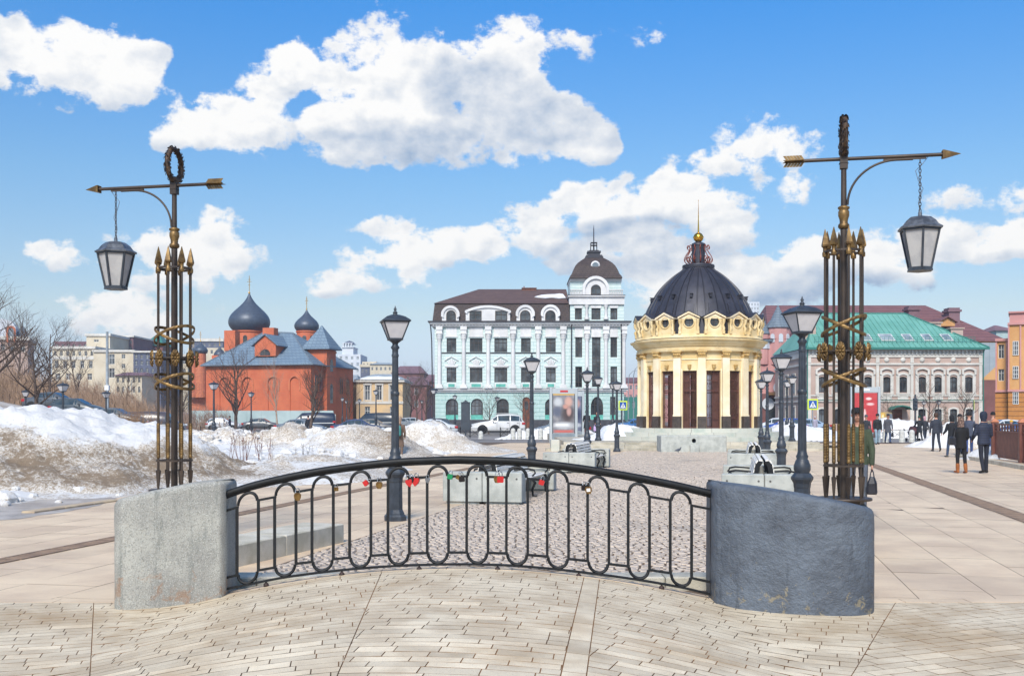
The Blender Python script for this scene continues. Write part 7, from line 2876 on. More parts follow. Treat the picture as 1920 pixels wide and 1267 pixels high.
def tuft(label, px, d, z, h, n, ms='dry_grass', w_=0.35, seed=1, heads=False):
    rnd = random.Random(seed)
    o = thing('dry_plant', label, 'plant', (gx(px, d), d, z), 0, 'dry plants standing in the snow')
    m_ = MB()
    hd = MB()
    for _ in range(n):
        b = Vector((rnd.uniform(-w_, w_), rnd.uniform(-w_, w_) * 0.6, -0.05))
        tip = b + Vector((rnd.uniform(-0.3, 0.3), rnd.uniform(-0.2, 0.2), 1)) * h * rnd.uniform(0.55, 1.0)
        m_.tube([b, b.lerp(tip, 0.6) + Vector((rnd.uniform(-0.03, 0.03), 0, 0)), tip], [0.008, 0.006, 0.003], 4)
        for q in range(3):
            p = b.lerp(tip, rnd.uniform(0.4, 0.9))
            v = Vector((rnd.uniform(-1, 1), rnd.uniform(-1, 1), 0.9)) * 0.12 * h
            m_.tube([p, p + v], [0.005, 0.002], 3)
        if heads and rnd.random() < 0.5:
            for q in range(16):
                p = b.lerp(tip, rnd.uniform(0.72, 1.02))
                v = Vector((rnd.uniform(-1, 1), rnd.uniform(-1, 1), rnd.uniform(-0.2, 1))) * 0.045
                hd.raw([p, p + v + Vector((0.012, 0, 0)), p + v * 1.3], [(0, 1, 2)])
    m_.build('stalks', ms, o, fix=False)
    if heads and hd.f:
        hd.build('seed_heads', 'dock_seed', o, fix=False)
    return o


M['dock_seed'] = mat('dock_seed', rgb('#7a3f2c'), 0.9, rgb('#55301f'), 9)
tuft('reddish dry dock stalks in the snow, tallest clump', 466, 33, 0.35, 1.25, 9, 'dock_seed', 0.35, 2, True)
tuft('dry dock stalks leaning right of the tallest clump', 492, 34.5, 0.35, 0.95, 7, 'dock_seed', 0.35, 3, True)
tuft('small dry dock stalks left of the tallest clump', 448, 33.5, 0.35, 1.0, 6, 'dock_seed', 0.3, 4, True)
tuft('few thin twigs standing in the flat snow', 570, 36, 0.3, 0.6, 7, 'bark', 0.3, 5)
for i, (px, d) in enumerate(((238, 75), (250, 76), (262, 74), (275, 78))):
    o = tuft('tawny reed clump right of the big snow heap crest, ' + ('leftmost', 'second from left', 'third from left', 'rightmost')[i], px, d, max(0, hillz(gx(px, d), d)) + 0.05, 2.0, 60, 'dry_grass', 1.0, 10 + i)
# ================================================================ cars
M['tyre'] = mat('tyre', rgb('#1b1b1c'), 0.85)
M['rim'] = mat('rim', rgb('#8b8d90'), 0.4, metal=0.6)
M['trim_black'] = mat('trim_black', rgb('#202124'), 0.6)
M['car_glass'] = mat('car_glass', rgb('#2d363b'), 0.06, rgb('#46525a'), 1.2)
M['tail_red'] = mat('tail_red', rgb('#a3262a'), 0.3)
M['head_clear'] = mat('head_clear', rgb('#c2c7cb'), 0.15)
M['plate'] = mat('plate', rgb('#c9c9c5'), 0.5)
PAINT = {}


def paint(hexc):
    if hexc not in PAINT:
        PAINT[hexc] = mat('paint_' + hexc.lstrip('#'), rgb(hexc), 0.28, rgb(hexc, 0.8), 0.9, spec=0.6)
    return PAINT[hexc]


KINDS = {
    # stations: x from the rear, top height, half width; c = cabin station (glass above the belt)
    'sedan': dict(L=4.6, belt=0.93, wr=0.62, wheel=0.32, ax=(0.85, 3.65),
                  st=[(0, 0.62, 0.70), (0.06, 0.86, 0.80), (0.30, 0.97, 0.86), (0.75, 1.01, 0.88), (1.45, 1.38, 0.89), (2.05, 1.45, 0.89), (2.62, 1.42, 0.89), (3.38, 0.99, 0.88), (4.05, 0.86, 0.86), (4.45, 0.72, 0.78), (4.6, 0.52, 0.66)], cab=(3, 7)),
    'hatch': dict(L=4.05, belt=0.95, wr=0.63, wheel=0.31, ax=(0.68, 3.2),
                  st=[(0, 0.62, 0.74), (0.05, 0.95, 0.82), (0.12, 1.02, 0.84), (0.50, 1.44, 0.86), (1.25, 1.52, 0.87), (2.10, 1.49, 0.87), (2.95, 1.02, 0.86), (3.55, 0.88, 0.84), (3.92, 0.74, 0.76), (4.05, 0.52, 0.64)], cab=(2, 6)),
    'suv': dict(L=5.1, belt=1.18, wr=0.74, wheel=0.42, ax=(0.95, 4.0),
                st=[(0, 0.75, 0.90), (0.06, 1.15, 0.95), (0.16, 1.24, 0.96), (0.50, 1.80, 0.97), (1.4, 1.90, 0.98), (2.6, 1.86, 0.98), (3.35, 1.26, 0.97), (4.2, 1.14, 0.95), (4.85, 1.0, 0.88), (5.1, 0.66, 0.76)], cab=(2, 6)),
    'van': dict(L=5.2, belt=1.25, wr=0.80, wheel=0.34, ax=(0.95, 4.25),
                st=[(0, 0.60, 0.90), (0.04, 1.30, 0.94), (0.10, 1.95, 0.95), (0.30, 2.06, 0.95), (2.2, 2.10, 0.95), (3.55, 2.04, 0.95), (4.35, 1.30, 0.94), (4.85, 1.10, 0.90), (5.12, 0.85, 0.84), (5.2, 0.55, 0.72)], cab=(3, 6)),
}


def car_ring(K, x, top, w):
    zb = 0.22
    belt = min(K['belt'] + 0.02 * (x / K['L']), top - 0.035)
    cab = top > K['belt'] + 0.12
    wr = K['wr'] + (w - 0.88) if cab else w * 0.90
    f_ = min(max((top - K['belt']) / 0.45, 0), 1)
    wr = w * 0.90 * (1 - f_) + (K['wr'] + w - 0.88) * f_
    half = [(0.0, zb), (w * 0.86, zb), (w * 0.985, zb + 0.14), (w, zb + 0.34), (w * 0.965, belt), (wr, top - 0.05), (wr * 0.82, top), (0.0, top + 0.012)]
    return half


def make_car(kind, colour, windows_tint='car_glass', panel=False, beige_rear=False):
    K = KINDS[kind]
    L = K['L']
    r = thing('parked_car' if kind != 'van' else 'parked_van', 'car', 'car' if kind != 'van' else 'van')
    rings, halves = [], []
    for (x, top, w_) in K['st']:
        h = car_ring(K, x, top, w_)
        halves.append((x - L / 2, h))
        rings.append([(x - L / 2, y, z) for y, z in h] + [(x - L / 2, -y, z) for y, z in h[-2:0:-1]])
    body = MB()
    body.rings(rings, smooth=True)
    b_ = body.build('body', paint(colour), r)
    # glass
    c0, c1 = K['cab']

    def quad(a, b, c, d, off, u0=0.05, u1=0.95, v0=0.08, v1=0.92):
        A, B, C, D = map(Vector, (a, b, c, d))
        P = lambda u, v: (A * (1 - u) + B * u) * (1 - v) + (D * (1 - u) + C * u) * v
        n = (B - A).cross(D - A).normalized()
        if n.dot(off) < 0:
            n = -n
        q = [P(u0, v0), P(u1, v0), P(u1, v1), P(u0, v1)]
        return [p + n * 0.012 for p in q], [p + n * 0.002 for p in q]

    def pane(q):
        m_ = MB()
        m_.rings([q[1], q[0]])
        m_.build('window', windows_tint, r)

    def pt(i, k, s):
        x, h = halves[i]
        return (x, s * h[k][0], h[k][1])
    for i in range(c0, c1):
        for s in (-1, 1):
            if panel and i < c1 - 1:
                continue
            p = (pt(i, 4, s), pt(i + 1, 4, s), pt(i + 1, 5, s), pt(i, 5, s))
            u0, u1 = (0.05, 0.95)
            if i == c0 and not panel:
                u0 = 0.42
            if i == c1 - 1:
                u1 = 0.66
            pane(quad(*p, Vector((0, s, 0)), u0, u1, 0.10, 0.88))
    # windscreen and rear window
    i = c1 - 1
    pane(quad(pt(i, 6, -1), pt(i, 6, 1), pt(i + 1, 6, 1), pt(i + 1, 6, -1), Vector((1, 0, 0.5)), 0.03, 0.97, 0.06, 0.92))
    if not panel:
        i = c0
        pane(quad(pt(i + 1, 6, -1), pt(i + 1, 6, 1), pt(i, 6, 1), pt(i, 6, -1), Vector((-1, 0, 0.5)), 0.05, 0.95, 0.08, 0.88))
    # lower trim, bumpers
    m_ = MB()
    w_ = max(s[2] for s in K['st'])
    for s in (-1, 1):
        m_.box(K['ax'][0] - L / 2 + 0.45, K['ax'][1] - L / 2 - 0.45, min(s * (w_ - 0.06), s * (w_ + 0.012)), max(s * (w_ - 0.06), s * (w_ + 0.012)), 0.2, 0.34)
    m_.box(L / 2 - 0.25, L / 2 + 0.02, -0.62, 0.62, 0.24, 0.42)
    m_.box(-L / 2 - 0.02, -L / 2 + 0.2, -0.66, 0.66, 0.26, 0.44)
    m_.build('trim', 'trim_black', r)
    m_ = MB()
    for i in range(c0 + 1, c1):
        x = halves[i][0] + 0.05
        for s in (-1, 1):
            m_.box(x - 0.008, x + 0.008, min(s * (w_ - 0.02), s * (w_ + 0.006)), max(s * (w_ - 0.02), s * (w_ + 0.006)), 0.36, K['belt'] - 0.02)
            m_.box(x + 0.08, x + 0.24, min(s * (w_ - 0.02), s * (w_ + 0.014)), max(s * (w_ - 0.02), s * (w_ + 0.014)), K['belt'] - 0.13, K['belt'] - 0.10)
    m_.build('door_seam', 'trim_black', r)
    # wheels
    R_ = K['wheel']
    for ax in K['ax']:
        for s in (-1, 1):
            x = ax - L / 2
            m_ = MB()
            n = 18
            prof = [(R_ * 0.62, -0.10), (R_ * 0.95, -0.10), (R_, -0.06), (R_, 0.06), (R_ * 0.95, 0.10), (R_ * 0.62, 0.10)]
            m_.lathe(prof, n)
            m_.lathe([(R_ * 1.16, -0.02), (R_ * 1.16, 0.0)], n) if False else None
            mx = Matrix.Translation((x, s * (w_ - 0.075), R_)) @ Matrix.Rotation(PI / 2, 4, 'X')
            m_.xf(mx)
            wh = m_.build('wheel', 'tyre', r)
            m_ = MB()
            m_.lathe([(0.02, -0.085), (R_ * 0.62, -0.085), (R_ * 0.62, 0.085), (0.02, 0.085)], 14, smooth=False)
            for q in range(5):
                t = 2 * PI * q / 5
                m_.bar((0, 0, 0.09), (R_ * 0.58 * math.cos(t), R_ * 0.58 * math.sin(t), 0.09), 0.05, 0.02)
                m_.bar((0, 0, -0.09), (R_ * 0.58 * math.cos(t), R_ * 0.58 * math.sin(t), -0.09), 0.05, 0.02)
            m_.xf(mx)
            m_.build('rim', 'rim', wh)
            m_ = MB()
            arc = [(x + R_ * 1.17 * math.cos(t), R_ + R_ * 1.17 * math.sin(t)) for t in [PI * j / 12 - 0.25 + (0.5 * j / 12) for j in range(13)]]
            m_.prism(arc, s * (w_ - 0.05), s * (w_ + 0.008))
            m_.build('wheel_arch', 'trim_black', r)
    # lights, plates, mirrors
    zt = K['belt'] - 0.14
    for s in (-1, 1):
        m_ = MB()
        yl = halves[1][1][3][0]
        m_.cbox(-L / 2 - 0.015, -L / 2 + 0.30, min(s * (yl - 0.22), s * (yl + 0.035)), max(s * (yl - 0.22), s * (yl + 0.035)), zt - 0.12, zt + 0.08, 0.02)
        m_.build('tail_light', 'tail_red', r)
        m_ = MB()
        m_.cbox(L / 2 - 0.42, L / 2 - 0.06, min(s * 0.48, s * 0.80), max(s * 0.48, s * 0.80), zt - 0.22, zt - 0.08, 0.03)
        m_.build('headlight', 'head_clear', r)
        m_ = MB()
        xm = halves[c1 - 1][0] + 0.42
        m_.cbox(xm - 0.05, xm + 0.06, min(s * (w_ - 0.04), s * (w_ + 0.17)), max(s * (w_ - 0.04), s * (w_ + 0.17)), K['belt'] + 0.02, K['belt'] + 0.14, 0.02)
        m_.build('mirror', paint(colour), r)
    MB().box(-L / 2 - 0.035, -L / 2 - 0.01, -0.26, 0.26, 0.50, 0.61).build('number_plate', 'plate', r)
    MB().box(L / 2 + 0.0, L / 2 + 0.03, -0.26, 0.26, 0.44, 0.55).build('number_plate', 'plate', r)
    if kind in ('suv',):
        m_ = MB()
        for s in (-1, 1):
            m_.tube([(-1.9, s * 0.66, 1.90), (-1.7, s * 0.68, 1.96), (0.2, s * 0.68, 1.95), (0.4, s * 0.66, 1.88)], 0.03, 6)
        m_.build('roof_rail', 'rim', r)
    if kind == 'van' and panel:
        m_ = MB()
        for s in (-1, 1):
            y = s * (w_ + 0.004)
            m_.box(-L / 2 + 0.2, 1.4, min(s * (w_ - 0.02), y), max(s * (w_ - 0.02), y), 0.92, 1.0)
        m_.box(-L / 2 - 0.012, -L / 2 + 0.06, -0.05, 0.0, 0.7, 1.9)
        m_.box(-L / 2 - 0.012, -L / 2 + 0.06, 0.35, 0.45, 0.7, 1.9)
        m_.build('stripe', 'plate', r)
    return r


def car(label, kind, colour, pxc, d, rz=0.0, z=0.0, cat=None, **kw):
    o = make_car(kind, colour, **kw)
    x = gx(pxc, d)
    o.location = (x, d, z)
    o.rotation_euler.z = rz
    tag(o, label, cat or ('van' if kind == 'van' else 'car'), 'cars parked around the square')
    return o


car('white hatchback with red tail light before the brick church', 'hatch', '#c9ccd0', 420, 128, R(4))
car('dark grey saloon between white hatchback and bare tree', 'sedan', '#5b5c60', 490, 132, R(2))
car('blue-grey saloon before the dark blue van', 'sedan', '#6b737b', 564, 98, R(-6))
car('dark blue van with white stripes before the brick church', 'van', '#222b40', 584, 116, R(188), panel=True)
car('dark cargo van with beige tail before the yellow house', 'van', '#2c3440', 703, 126, R(170), panel=True)
car('dark blue saloon behind the rounded snow mound', 'sedan', '#3f4a66', 672, 92, R(4))
car('brownish grey saloon behind the dark blue saloon', 'sedan', '#75706c', 698, 104, R(2))
car('charcoal hatchback left of the dark board', 'hatch', '#4a4d50', 808, 98, R(184))
car('white saloon mostly hidden behind the pointed snow heap', 'sedan', '#c4c8ca', 808, 92, R(184))
car('silver car parked far behind the lamp post, left one', 'sedan', '#9aa0a5', 752, 150, R(30))
car('pale car parked far behind the lamp post, right one', 'hatch', '#b5b9bd', 776, 158, R(20))
car('white off-road car parked before the teal building', 'suv', '#d0cfcd', 934, 101, R(180))
car('grey saloon half hidden by the poster kiosk', 'sedan', '#6c7580', 1052, 84, R(180))
car('blue car peeping out left of the pavilion', 'sedan', '#3f6b9c', 1196, 110, R(20))
car('white hatchback right of the pavilion', 'hatch', '#cdd0d3', 1452, 112, R(150))
car('bright blue hatchback right of the pavilion', 'hatch', '#2d4a93', 1470, 96, R(172))
car('pale blue saloon behind the terrace lamp posts', 'sedan', '#8fa3b8', 1512, 105, R(178))
car('white saloon before the orange building', 'sedan', '#c6c9cc', 1884, 84, R(176))
car('dark blue car at the right edge behind the brown railing', 'hatch', '#33497a', 1924, 78, R(176))
for (px, d, col_, kd, lab) in ((100, 88, '#51555a', 'sedan', 'dark car at far left seen over the snow heap crest'), (146, 84, '#454c50', 'hatch', 'dark green-grey car seen over the snow heap crest'),
                               (214, 78, '#5d6468', 'sedan', 'grey car nosing down right of the snow heap crest')):
    x = gx(px, d)
    car(lab, kd, col_, px, d, R(-4), hillz(x, d) + (0.12 if px > 200 else 0.4))
car('grey van behind the arrow-bundle lamp column, dark windows', 'van', '#4b464c', 292, 92, R(6), panel=True)
car('yellow minibus behind the red poster kiosk', 'van', '#c9a24a', 1650, 98, R(60), cat='minibus')
# ================================================================ people
CLOTH = {}


def cloth(h, rib=0):
    key = (h, rib)
    if key not in CLOTH:
        nm = 'cloth_' + h.lstrip('#') + ('_quilted' if rib else '')
        if rib:
            CLOTH[key] = lined(nm, rgb(h), rgb(h, 0.45), 0.075, 0.16, c2=rgb(h, 1.25), bump=0.8, noise_s=6)
        else:
            CLOTH[key] = mat(nm, rgb(h), 0.85, rgb(h, 0.72), 7, bump=0.3, bscale=20)
    return CLOTH[key]


M['skin'] = mat('skin', rgb('#b98a74'), 0.55, rgb('#a87763'), 9)
M['eye_dark'] = mat('eye_dark', rgb('#241a16'), 0.3)
M['hair_brown'] = mat('hair_brown', rgb('#4a3326'), 0.7, rgb('#33231a'), 30, bump=0.6, bscale=50)
JOBS = []


def person(label, px, d, rz, H=1.75, jacket=('#1d2026', 0), trousers='#262b38', shoes='#1c1a1a', head=('hair', None), stride=0.32, left_fwd=True, arms=((0.2, 0.2), (-0.15, 0.2)), hem=0.80, z=0.0,
           cuff=0.0, flare=0.0, bulk=1.0, hood=False, vox=0.0135, boots=0.0, hand_bag=None, name='person', group='people out walking', twist=0.0):
    s = H / 1.75
    r = thing(name, label, 'person', (gx(px, d), d, z), rz, group)
    seg = []        # (p0, p1, r0, r1, material, flatten y)
    J, T_, S_, K_ = 0, 1, 2, 3   # jacket, trousers, shoes, skin

    def add(p0, p1, r0, r1, m_, fy=1.0):
        seg.append((Vector(p0), Vector(p1), r0, r1, m_, fy))
    hipz = 0.90
    lows = []
    legs = []
    for sx, fw in ((-1, 1 if left_fwd else -1), (1, -1 if left_fwd else 1)):
        th = stride * fw
        kb = (0.10 if fw > 0 else 0.55 * min(1, abs(stride) / 0.3)) if stride else 0.03
        hip = Vector((sx * 0.092, 0, hipz))
        kn = hip + Vector((sx * 0.008, math.sin(th) * 0.43, -math.cos(th) * 0.43))
        t2 = th - kb
        an = kn + Vector((0, math.sin(t2) * 0.41, -math.cos(t2) * 0.41))
        foot = t2 * 0.55 if fw < 0 else 0.0
        toe = an + Vector((sx * 0.02, math.cos(foot * 1.6) * 0.17, -0.055 + math.sin(foot * 1.6) * 0.14))
        heel = an + Vector((0, -0.045, -0.055 - 0.04 * math.sin(foot)))
        legs.append((hip, kn, an, toe, heel))
        lows += [toe.z - 0.035, heel.z - 0.035]
    dz = -min(lows)
    for (hip, kn, an, toe, heel) in legs:
        o_ = Vector((0, 0, dz))
        add(hip + o_, kn + o_, 0.088, 0.062, T_)
        if boots:
            mid = kn.lerp(an, 1 - boots)
            add(kn + o_, mid + o_, 0.062, 0.054, T_)
            add(mid + o_, an + o_, 0.064, 0.058, S_)
        else:
            add(kn + o_, an + o_, 0.064, 0.050 + cuff, T_)
        add(an + o_ + Vector((0, 0, -0.02)), heel + o_, 0.045, 0.040, S_)
        add(heel + o_, toe + o_, 0.042, 0.034, S_)
    o_ = Vector((0, 0, dz))
    # trunk: stacked ellipses
    hz = hem
    zs = [(hz, 0.165 + flare), (hz + 0.02, 0.175 + flare), (0.98, 0.160), (1.12, 0.160), (1.26, 0.176), (1.35, 0.158), (1.41, 0.112), (1.46, 0.078), (1.49, 0.07)]
    trunk = [(q, w_ * bulk) for q, w_ in zs]
    for sx in (-1, 1):
        add((sx * 0.06, 0, hipz + dz), (sx * 0.05, 0, 1.0 + dz), 0.105, 0.11, T_ if hem > 0.9 else J)
    add((0, 0.0, 1.44 + dz), (0, 0.015, 1.54 + dz), 0.055, 0.050, K_)
    hc = Vector((0, 0.03, 1.635 + dz))
    # arms
    hands = []
    for sx, (sw, bend) in zip((-1, 1), arms):
        sh = Vector((sx * 0.172 * bulk, 0, 1.365 + dz))
        out = 0.20 if abs(sw) < 1 else 0.28
        e = sh + Vector((sx * out * 0.29, math.sin(sw) * 0.285, -math.cos(sw) * 0.285))
        a2 = sw + bend
        w_ = e + Vector((-sx * 0.03 * (1 if bend > 0.6 else 0), math.sin(a2) * 0.25, -math.cos(a2) * 0.25))
        add(sh, e, 0.062 * bulk, 0.054 * bulk, J)
        add(e, w_, 0.056 * bulk, 0.043, J)
        dr = (w_ - e).normalized()
        pal = w_ + dr * 0.09
        add(w_ - dr * 0.02, w_ + dr * 0.025, 0.027, 0.027, K_)
        side_ = dr.cross(Vector((1, 0, 0))).normalized()
        inw = dr.cross(side_).normalized()
        for q in range(-1, 2):
            add(w_ + dr * 0.02 + side_ * q * 0.018, pal + side_ * q * 0.022, 0.017, 0.017, K_)
        curl = Vector((-sx, 0, 0)) * 0.018 - Vector((0, 0, 0.0))
        for q in range(4):
            b0 = pal + side_ * (q - 1.5) * 0.0205
            ln = (0.055, 0.068, 0.064, 0.048)[q]
            m0 = b0 + dr * ln * 0.55 + curl * 0.35
            add(b0, m0, 0.0098, 0.0092, K_)
            add(m0, m0 + dr * ln * 0.42 + curl, 0.0092, 0.0078, K_)
        t0 = w_ + dr * 0.03 + side_ * 0.026
        t1 = t0 + dr * 0.035 + side_ * 0.022 + curl * 0.3
        add(t0, t1, 0.012, 0.0105, K_)
        add(t1, t1 + dr * 0.03 + curl * 0.5, 0.0105, 0.009, K_)
        hands.append((pal + dr * 0.03) * s)
    m_ = MB()
    for (p0, p1, r0, r1, mm, fy) in seg:
        dv = (p1 - p0).normalized()
        m_.tube([p0 - dv * r0 * 0.55, p0, p1, p1 + dv * r1 * 0.55], [r0 * 0.72, r0, r1, r1 * 0.72], 10)
    prof = smooth_line(trunk, 3)
    m_.lathe([(w_, q + dz) for q, w_ in prof], 20, sy=0.68)
    # skull, jaw, nose, ears
    m_.sphere(hc, 0.082, 16, 12, 1.32)
    m_.sphere(hc + Vector((0, 0.030, -0.045)), 0.062, 12, 8, 1.05)
    m_.tube([hc + Vector((0, 0.078, 0.02)), hc + Vector((0, 0.104, -0.018)), hc + Vector((0, 0.085, -0.03))], [0.010, 0.015, 0.012], 8)
    for sx in (-1, 1):
        m_.sphere(hc + Vector((sx * 0.083, -0.005, -0.01)), 0.020, 8, 6, 1.5)
    if hood:
        m_.tube([Vector((0, -0.07, 1.42 + dz)), Vector((0, -0.085, 1.49 + dz))], [0.11, 0.09], 12)
    me = m_.mesh('body', [cloth('#808080')])
    o = bpy.data.objects.new('body', me)
    link(o, r)
    md = o.modifiers.new('remesh', 'REMESH')
    md.mode = 'VOXEL'
    md.voxel_size = vox
    md.use_smooth_shade = True
    sm = o.modifiers.new('smooth', 'SMOOTH')
    sm.iterations = 2
    sm.factor = 0.4
    mats = [cloth(*jacket), cloth(trousers), cloth(shoes), M['skin']]
    JOBS.append((o, seg, trunk, dz, mats, s, hc))
    # hair or hat
    kind, colr = head
    hm = MB()
    if kind == 'hat':
        hm.lathe([(0.094, 0.015), (0.097, 0.03), (0.096, 0.06), (0.085, 0.10), (0.055, 0.13), (0.015, 0.142)], 18, hc + Vector((0, -0.006, 0)), sy=1.10)
        hm.lathe([(0.098, 0.0), (0.102, 0.012), (0.102, 0.04), (0.096, 0.05)], 18, hc + Vector((0, -0.006, 0)), sy=1.10)
        mm, nm = cloth(colr), 'hat'
    elif kind == 'cap':
        hm.lathe([(0.094, 0.02), (0.096, 0.05), (0.088, 0.09), (0.05, 0.115), (0.01, 0.12)], 18, hc + Vector((0, -0.004, 0)), sy=1.12)
        MB().rings([[(x, y + hc.y, hc.z + 0.026 + zz) for x, y in ((-0.075, 0.07), (0.075, 0.07), (0.055, 0.145), (-0.055, 0.145))] for zz in (0.0, 0.012)]).build('cap_brim', cloth(colr), r)
        mm, nm = cloth(colr), 'cap'
    elif kind == 'hood':
        hm.lathe([(0.085, -0.165), (0.074, -0.13), (0.09, -0.085), (0.106, -0.02), (0.105, 0.05), (0.09, 0.10), (0.055, 0.128), (0.01, 0.138)], 18, hc + Vector((0, -0.018, 0)), sy=1.05)
        mm, nm = cloth(colr), 'hood'
    elif kind == 'scarf':
        hm.lathe([(0.11, -0.21), (0.10, -0.15), (0.096, -0.10), (0.098, -0.02), (0.100, 0.05), (0.088, 0.095), (0.05, 0.125), (0.01, 0.132)], 18, hc + Vector((0, -0.020, 0)), sy=1.05)
        mm, nm = M['scarf'], 'headscarf'
    else:
        hm.lathe([(0.075, -0.085), (0.096, -0.05), (0.100, 0.0), (0.098, 0.05), (0.086, 0.095), (0.05, 0.122), (0.01, 0.13)], 18, hc + Vector((0, -0.018, 0)), sy=1.06)
        mm, nm = M['hair_brown'], 'hair'
        hm.v = [(v[0] + 0.008 * fnoise(v[0] * 30, v[2] * 30, 1, v[1] * 30), v[1], v[2] + 0.008 * fnoise(v[0] * 30, v[1] * 30, 1, v[2] * 30)) for v in hm.v]
    if kind in ('hood', 'scarf', 'hair'):     # leave the face open
        keep = []
        for fi, f_ in enumerate(hm.f):
            c = sum((Vector(hm.v[i]) for i in f_), Vector()) / len(f_) - hc
            front = 0.045 if kind != 'hair' else 0.03
            if c.y > front and c.z < (0.075 if kind != 'hair' else 0.065) and abs(c.x) < 0.09:
                continue
            keep.append(fi)
        hm.f = [hm.f[i] for i in keep]
        hm.s = [hm.s[i] for i in keep]
        hm.mi = [hm.mi[i] for i in keep]
    ho = hm.build(nm, mm, r)
    em = MB()
    for sx in (-1, 1):
        em.sphere(hc + Vector((sx * 0.032, 0.0765, 0.012)), 0.0085, 8, 6)
    em.build('eyes', 'eye_dark', r)
    em = MB()
    em.tube([hc + Vector((-0.024, 0.083, -0.062)), hc + Vector((0, 0.090, -0.060)), hc + Vector((0.024, 0.083, -0.062))], 0.005, 6)
    em.build('mouth', 'hair_brown', r)
    for c in list(r.children):
        c.scale = (s, s, s)
    r['_h'] = 0
    del r['_h']
    c_, s__ = math.cos(rz), math.sin(rz)
    return r, [Vector((gx(px, d) + h.x * c_ - h.y * s__, d + h.x * s__ + h.y * c_, z + h.z)) for h in hands]


M['scarf'] = mat('scarf', rgb('#8a6f62'), 0.85, rgb('#4b3b33'), 22, lo=0.45, hi_=0.55)
CR = ('#14151a', 0)
green_man, gh_ = person('man in green jacket and black cap behind the right lamp column', 1607, 18.0, R(165), 1.80, ('#3f4a37', 0), '#5d6470', '#2a2624', ('cap', '#17181c'), 0.05, True, ((0.02, 0.1), (0.04, 0.12)), 0.82, vox=0.011)
p2_, h2_ = person('man in dark jacket and grey cap behind the right lamp column', 1624, 64, R(160), 1.76, ('#2b2f36', 0), '#42597a', '#1c1a1a', ('hat', '#4a4d54'), 0.22)
p3_, h3_ = person('man in black padded jacket and light jeans walking towards the camera', 1645, 64, R(178), 1.80, ('#191d20', 1), '#8aa3b5', '#1c1a1a', ('hat', '#15161a'), 0.16, False, ((0.0, 0.15), (0.1, 0.3)), 0.86)
p4_, h4_ = person('man in grey overcoat carrying a dark briefcase', 1665, 67, R(176), 1.80, ('#4d4f57', 0), '#35496e', '#1c1a1a', ('cap', '#26272b'), 0.16, True, ((0.15, 0.1), (-0.1, 0.1)), 0.62, flare=0.02)
p5_, h5_ = person('woman in dark coat and green hat pushing the pushchair', 1724, 71, R(8), 1.68, ('#22262c', 0), '#1f2126', '#1c1a1a', ('hat', '#1d4a3c'), 0.12, True, ((0.55, 0.5), (0.55, 0.5)), 0.60, flare=0.03)
p6_, h6_ = person('woman in dark jacket with pink hat beside the pushchair', 1734, 71.5, R(2), 1.66, ('#2c2f36', 0), '#2c3444', '#1c1a1a', ('hood', '#c79aa0'), 0.2, False)
p7_, h7_ = person('bareheaded man in dark padded jacket walking away alone', 1755, 51.5, R(-6), 1.84, ('#2a2f3b', 1), '#262c3a', '#2c2522', ('hair', None), 0.20, True, ((0.1, 0.12), (-0.1, 0.15)), 0.80, bulk=1.06)
p8_, h8_ = person('person in black hooded jacket and jeans left of the woman with headscarf', 1785, 44.2, R(4), 1.74, ('#181b22', 0), '#3b4c68', '#55524c', ('hood', '#15171d'), 0.30, True, ((0.25, 0.9), (0.2, 0.9)), 0.78, bulk=1.05)
p9_, h9_ = person('person with black knitted hat mostly hidden behind the headscarf woman', 1800, 47, R(2), 1.76, ('#20232a', 0), '#2b3140', '#1c1a1a', ('hat', '#121317'), 0.2, False)
p10_, h10_ = person('woman with patterned headscarf, black jacket and orange boots', 1802, 31.8, R(3), 1.64, ('#141417', 0), '#15161c', '#9a5a2c', ('scarf', None), 0.07, True, ((0.18, 0.9), (0.18, 0.9)), 0.74, boots=0.42, bulk=1.06)
p11_, h11_ = person('man in grey jacket and jeans raising his hands to his face', 1817, 45.2, R(-20), 1.84, ('#43495a', 0), '#34497a', '#1f1c1c', ('hat', '#16171b'), 0.28, False, ((0.7, 1.5), (0.75, 1.5)), 0.80)
p12_, h12_ = person('broad man in navy quilted hooded jacket, nearest of the walkers', 1844.5, 31.8, R(4), 1.78, ('#252b3d', 1), '#1f2230', '#1d1a1a', ('hood', '#232a3c'), 0.10, False, ((0.16, 0.8), (0.16, 0.8)), 0.80, bulk=1.12)
p13_, h13_ = person('man in beige jacket and black knitted hat by the brown railing', 1862, 48, R(-14), 1.90, ('#8c7a6a', 0), '#2f4f8a', '#1c1a1a', ('hat', '#131317'), 0.38, True, ((0.3, 0.9), (0.3, 0.9)), 0.84)
p14_, h14_ = person('child in yellow hat behind the brown railing', 1897, 58, R(90), 1.45, ('#43353a', 0), '#2a2e38', '#1c1a1a', ('hat', '#d0a030'), 0.15, True)
p15_, h15_ = person('woman in long black coat left of the two waiting on the terrace', 1100, 72, R(170), 1.70, ('#17191d', 0), '#6e3b26', '#3d2a1f', ('hood', '#17191d'), 0.06, True, ((0.2, 1.0), (0.2, 1.0)), 0.52, flare=0.05, z=0.35)
p16_, h16_ = person('woman in dark hooded coat holding a lilac bag on the terrace', 1119, 74, R(190), 1.60, ('#1c1e25', 0), '#1c1e25', '#1c1a1a', ('hood', '#1c1e25'), 0.05, True, ((0.1, 0.6), (0.1, 0.7)), 0.58, flare=0.04, z=0.35)
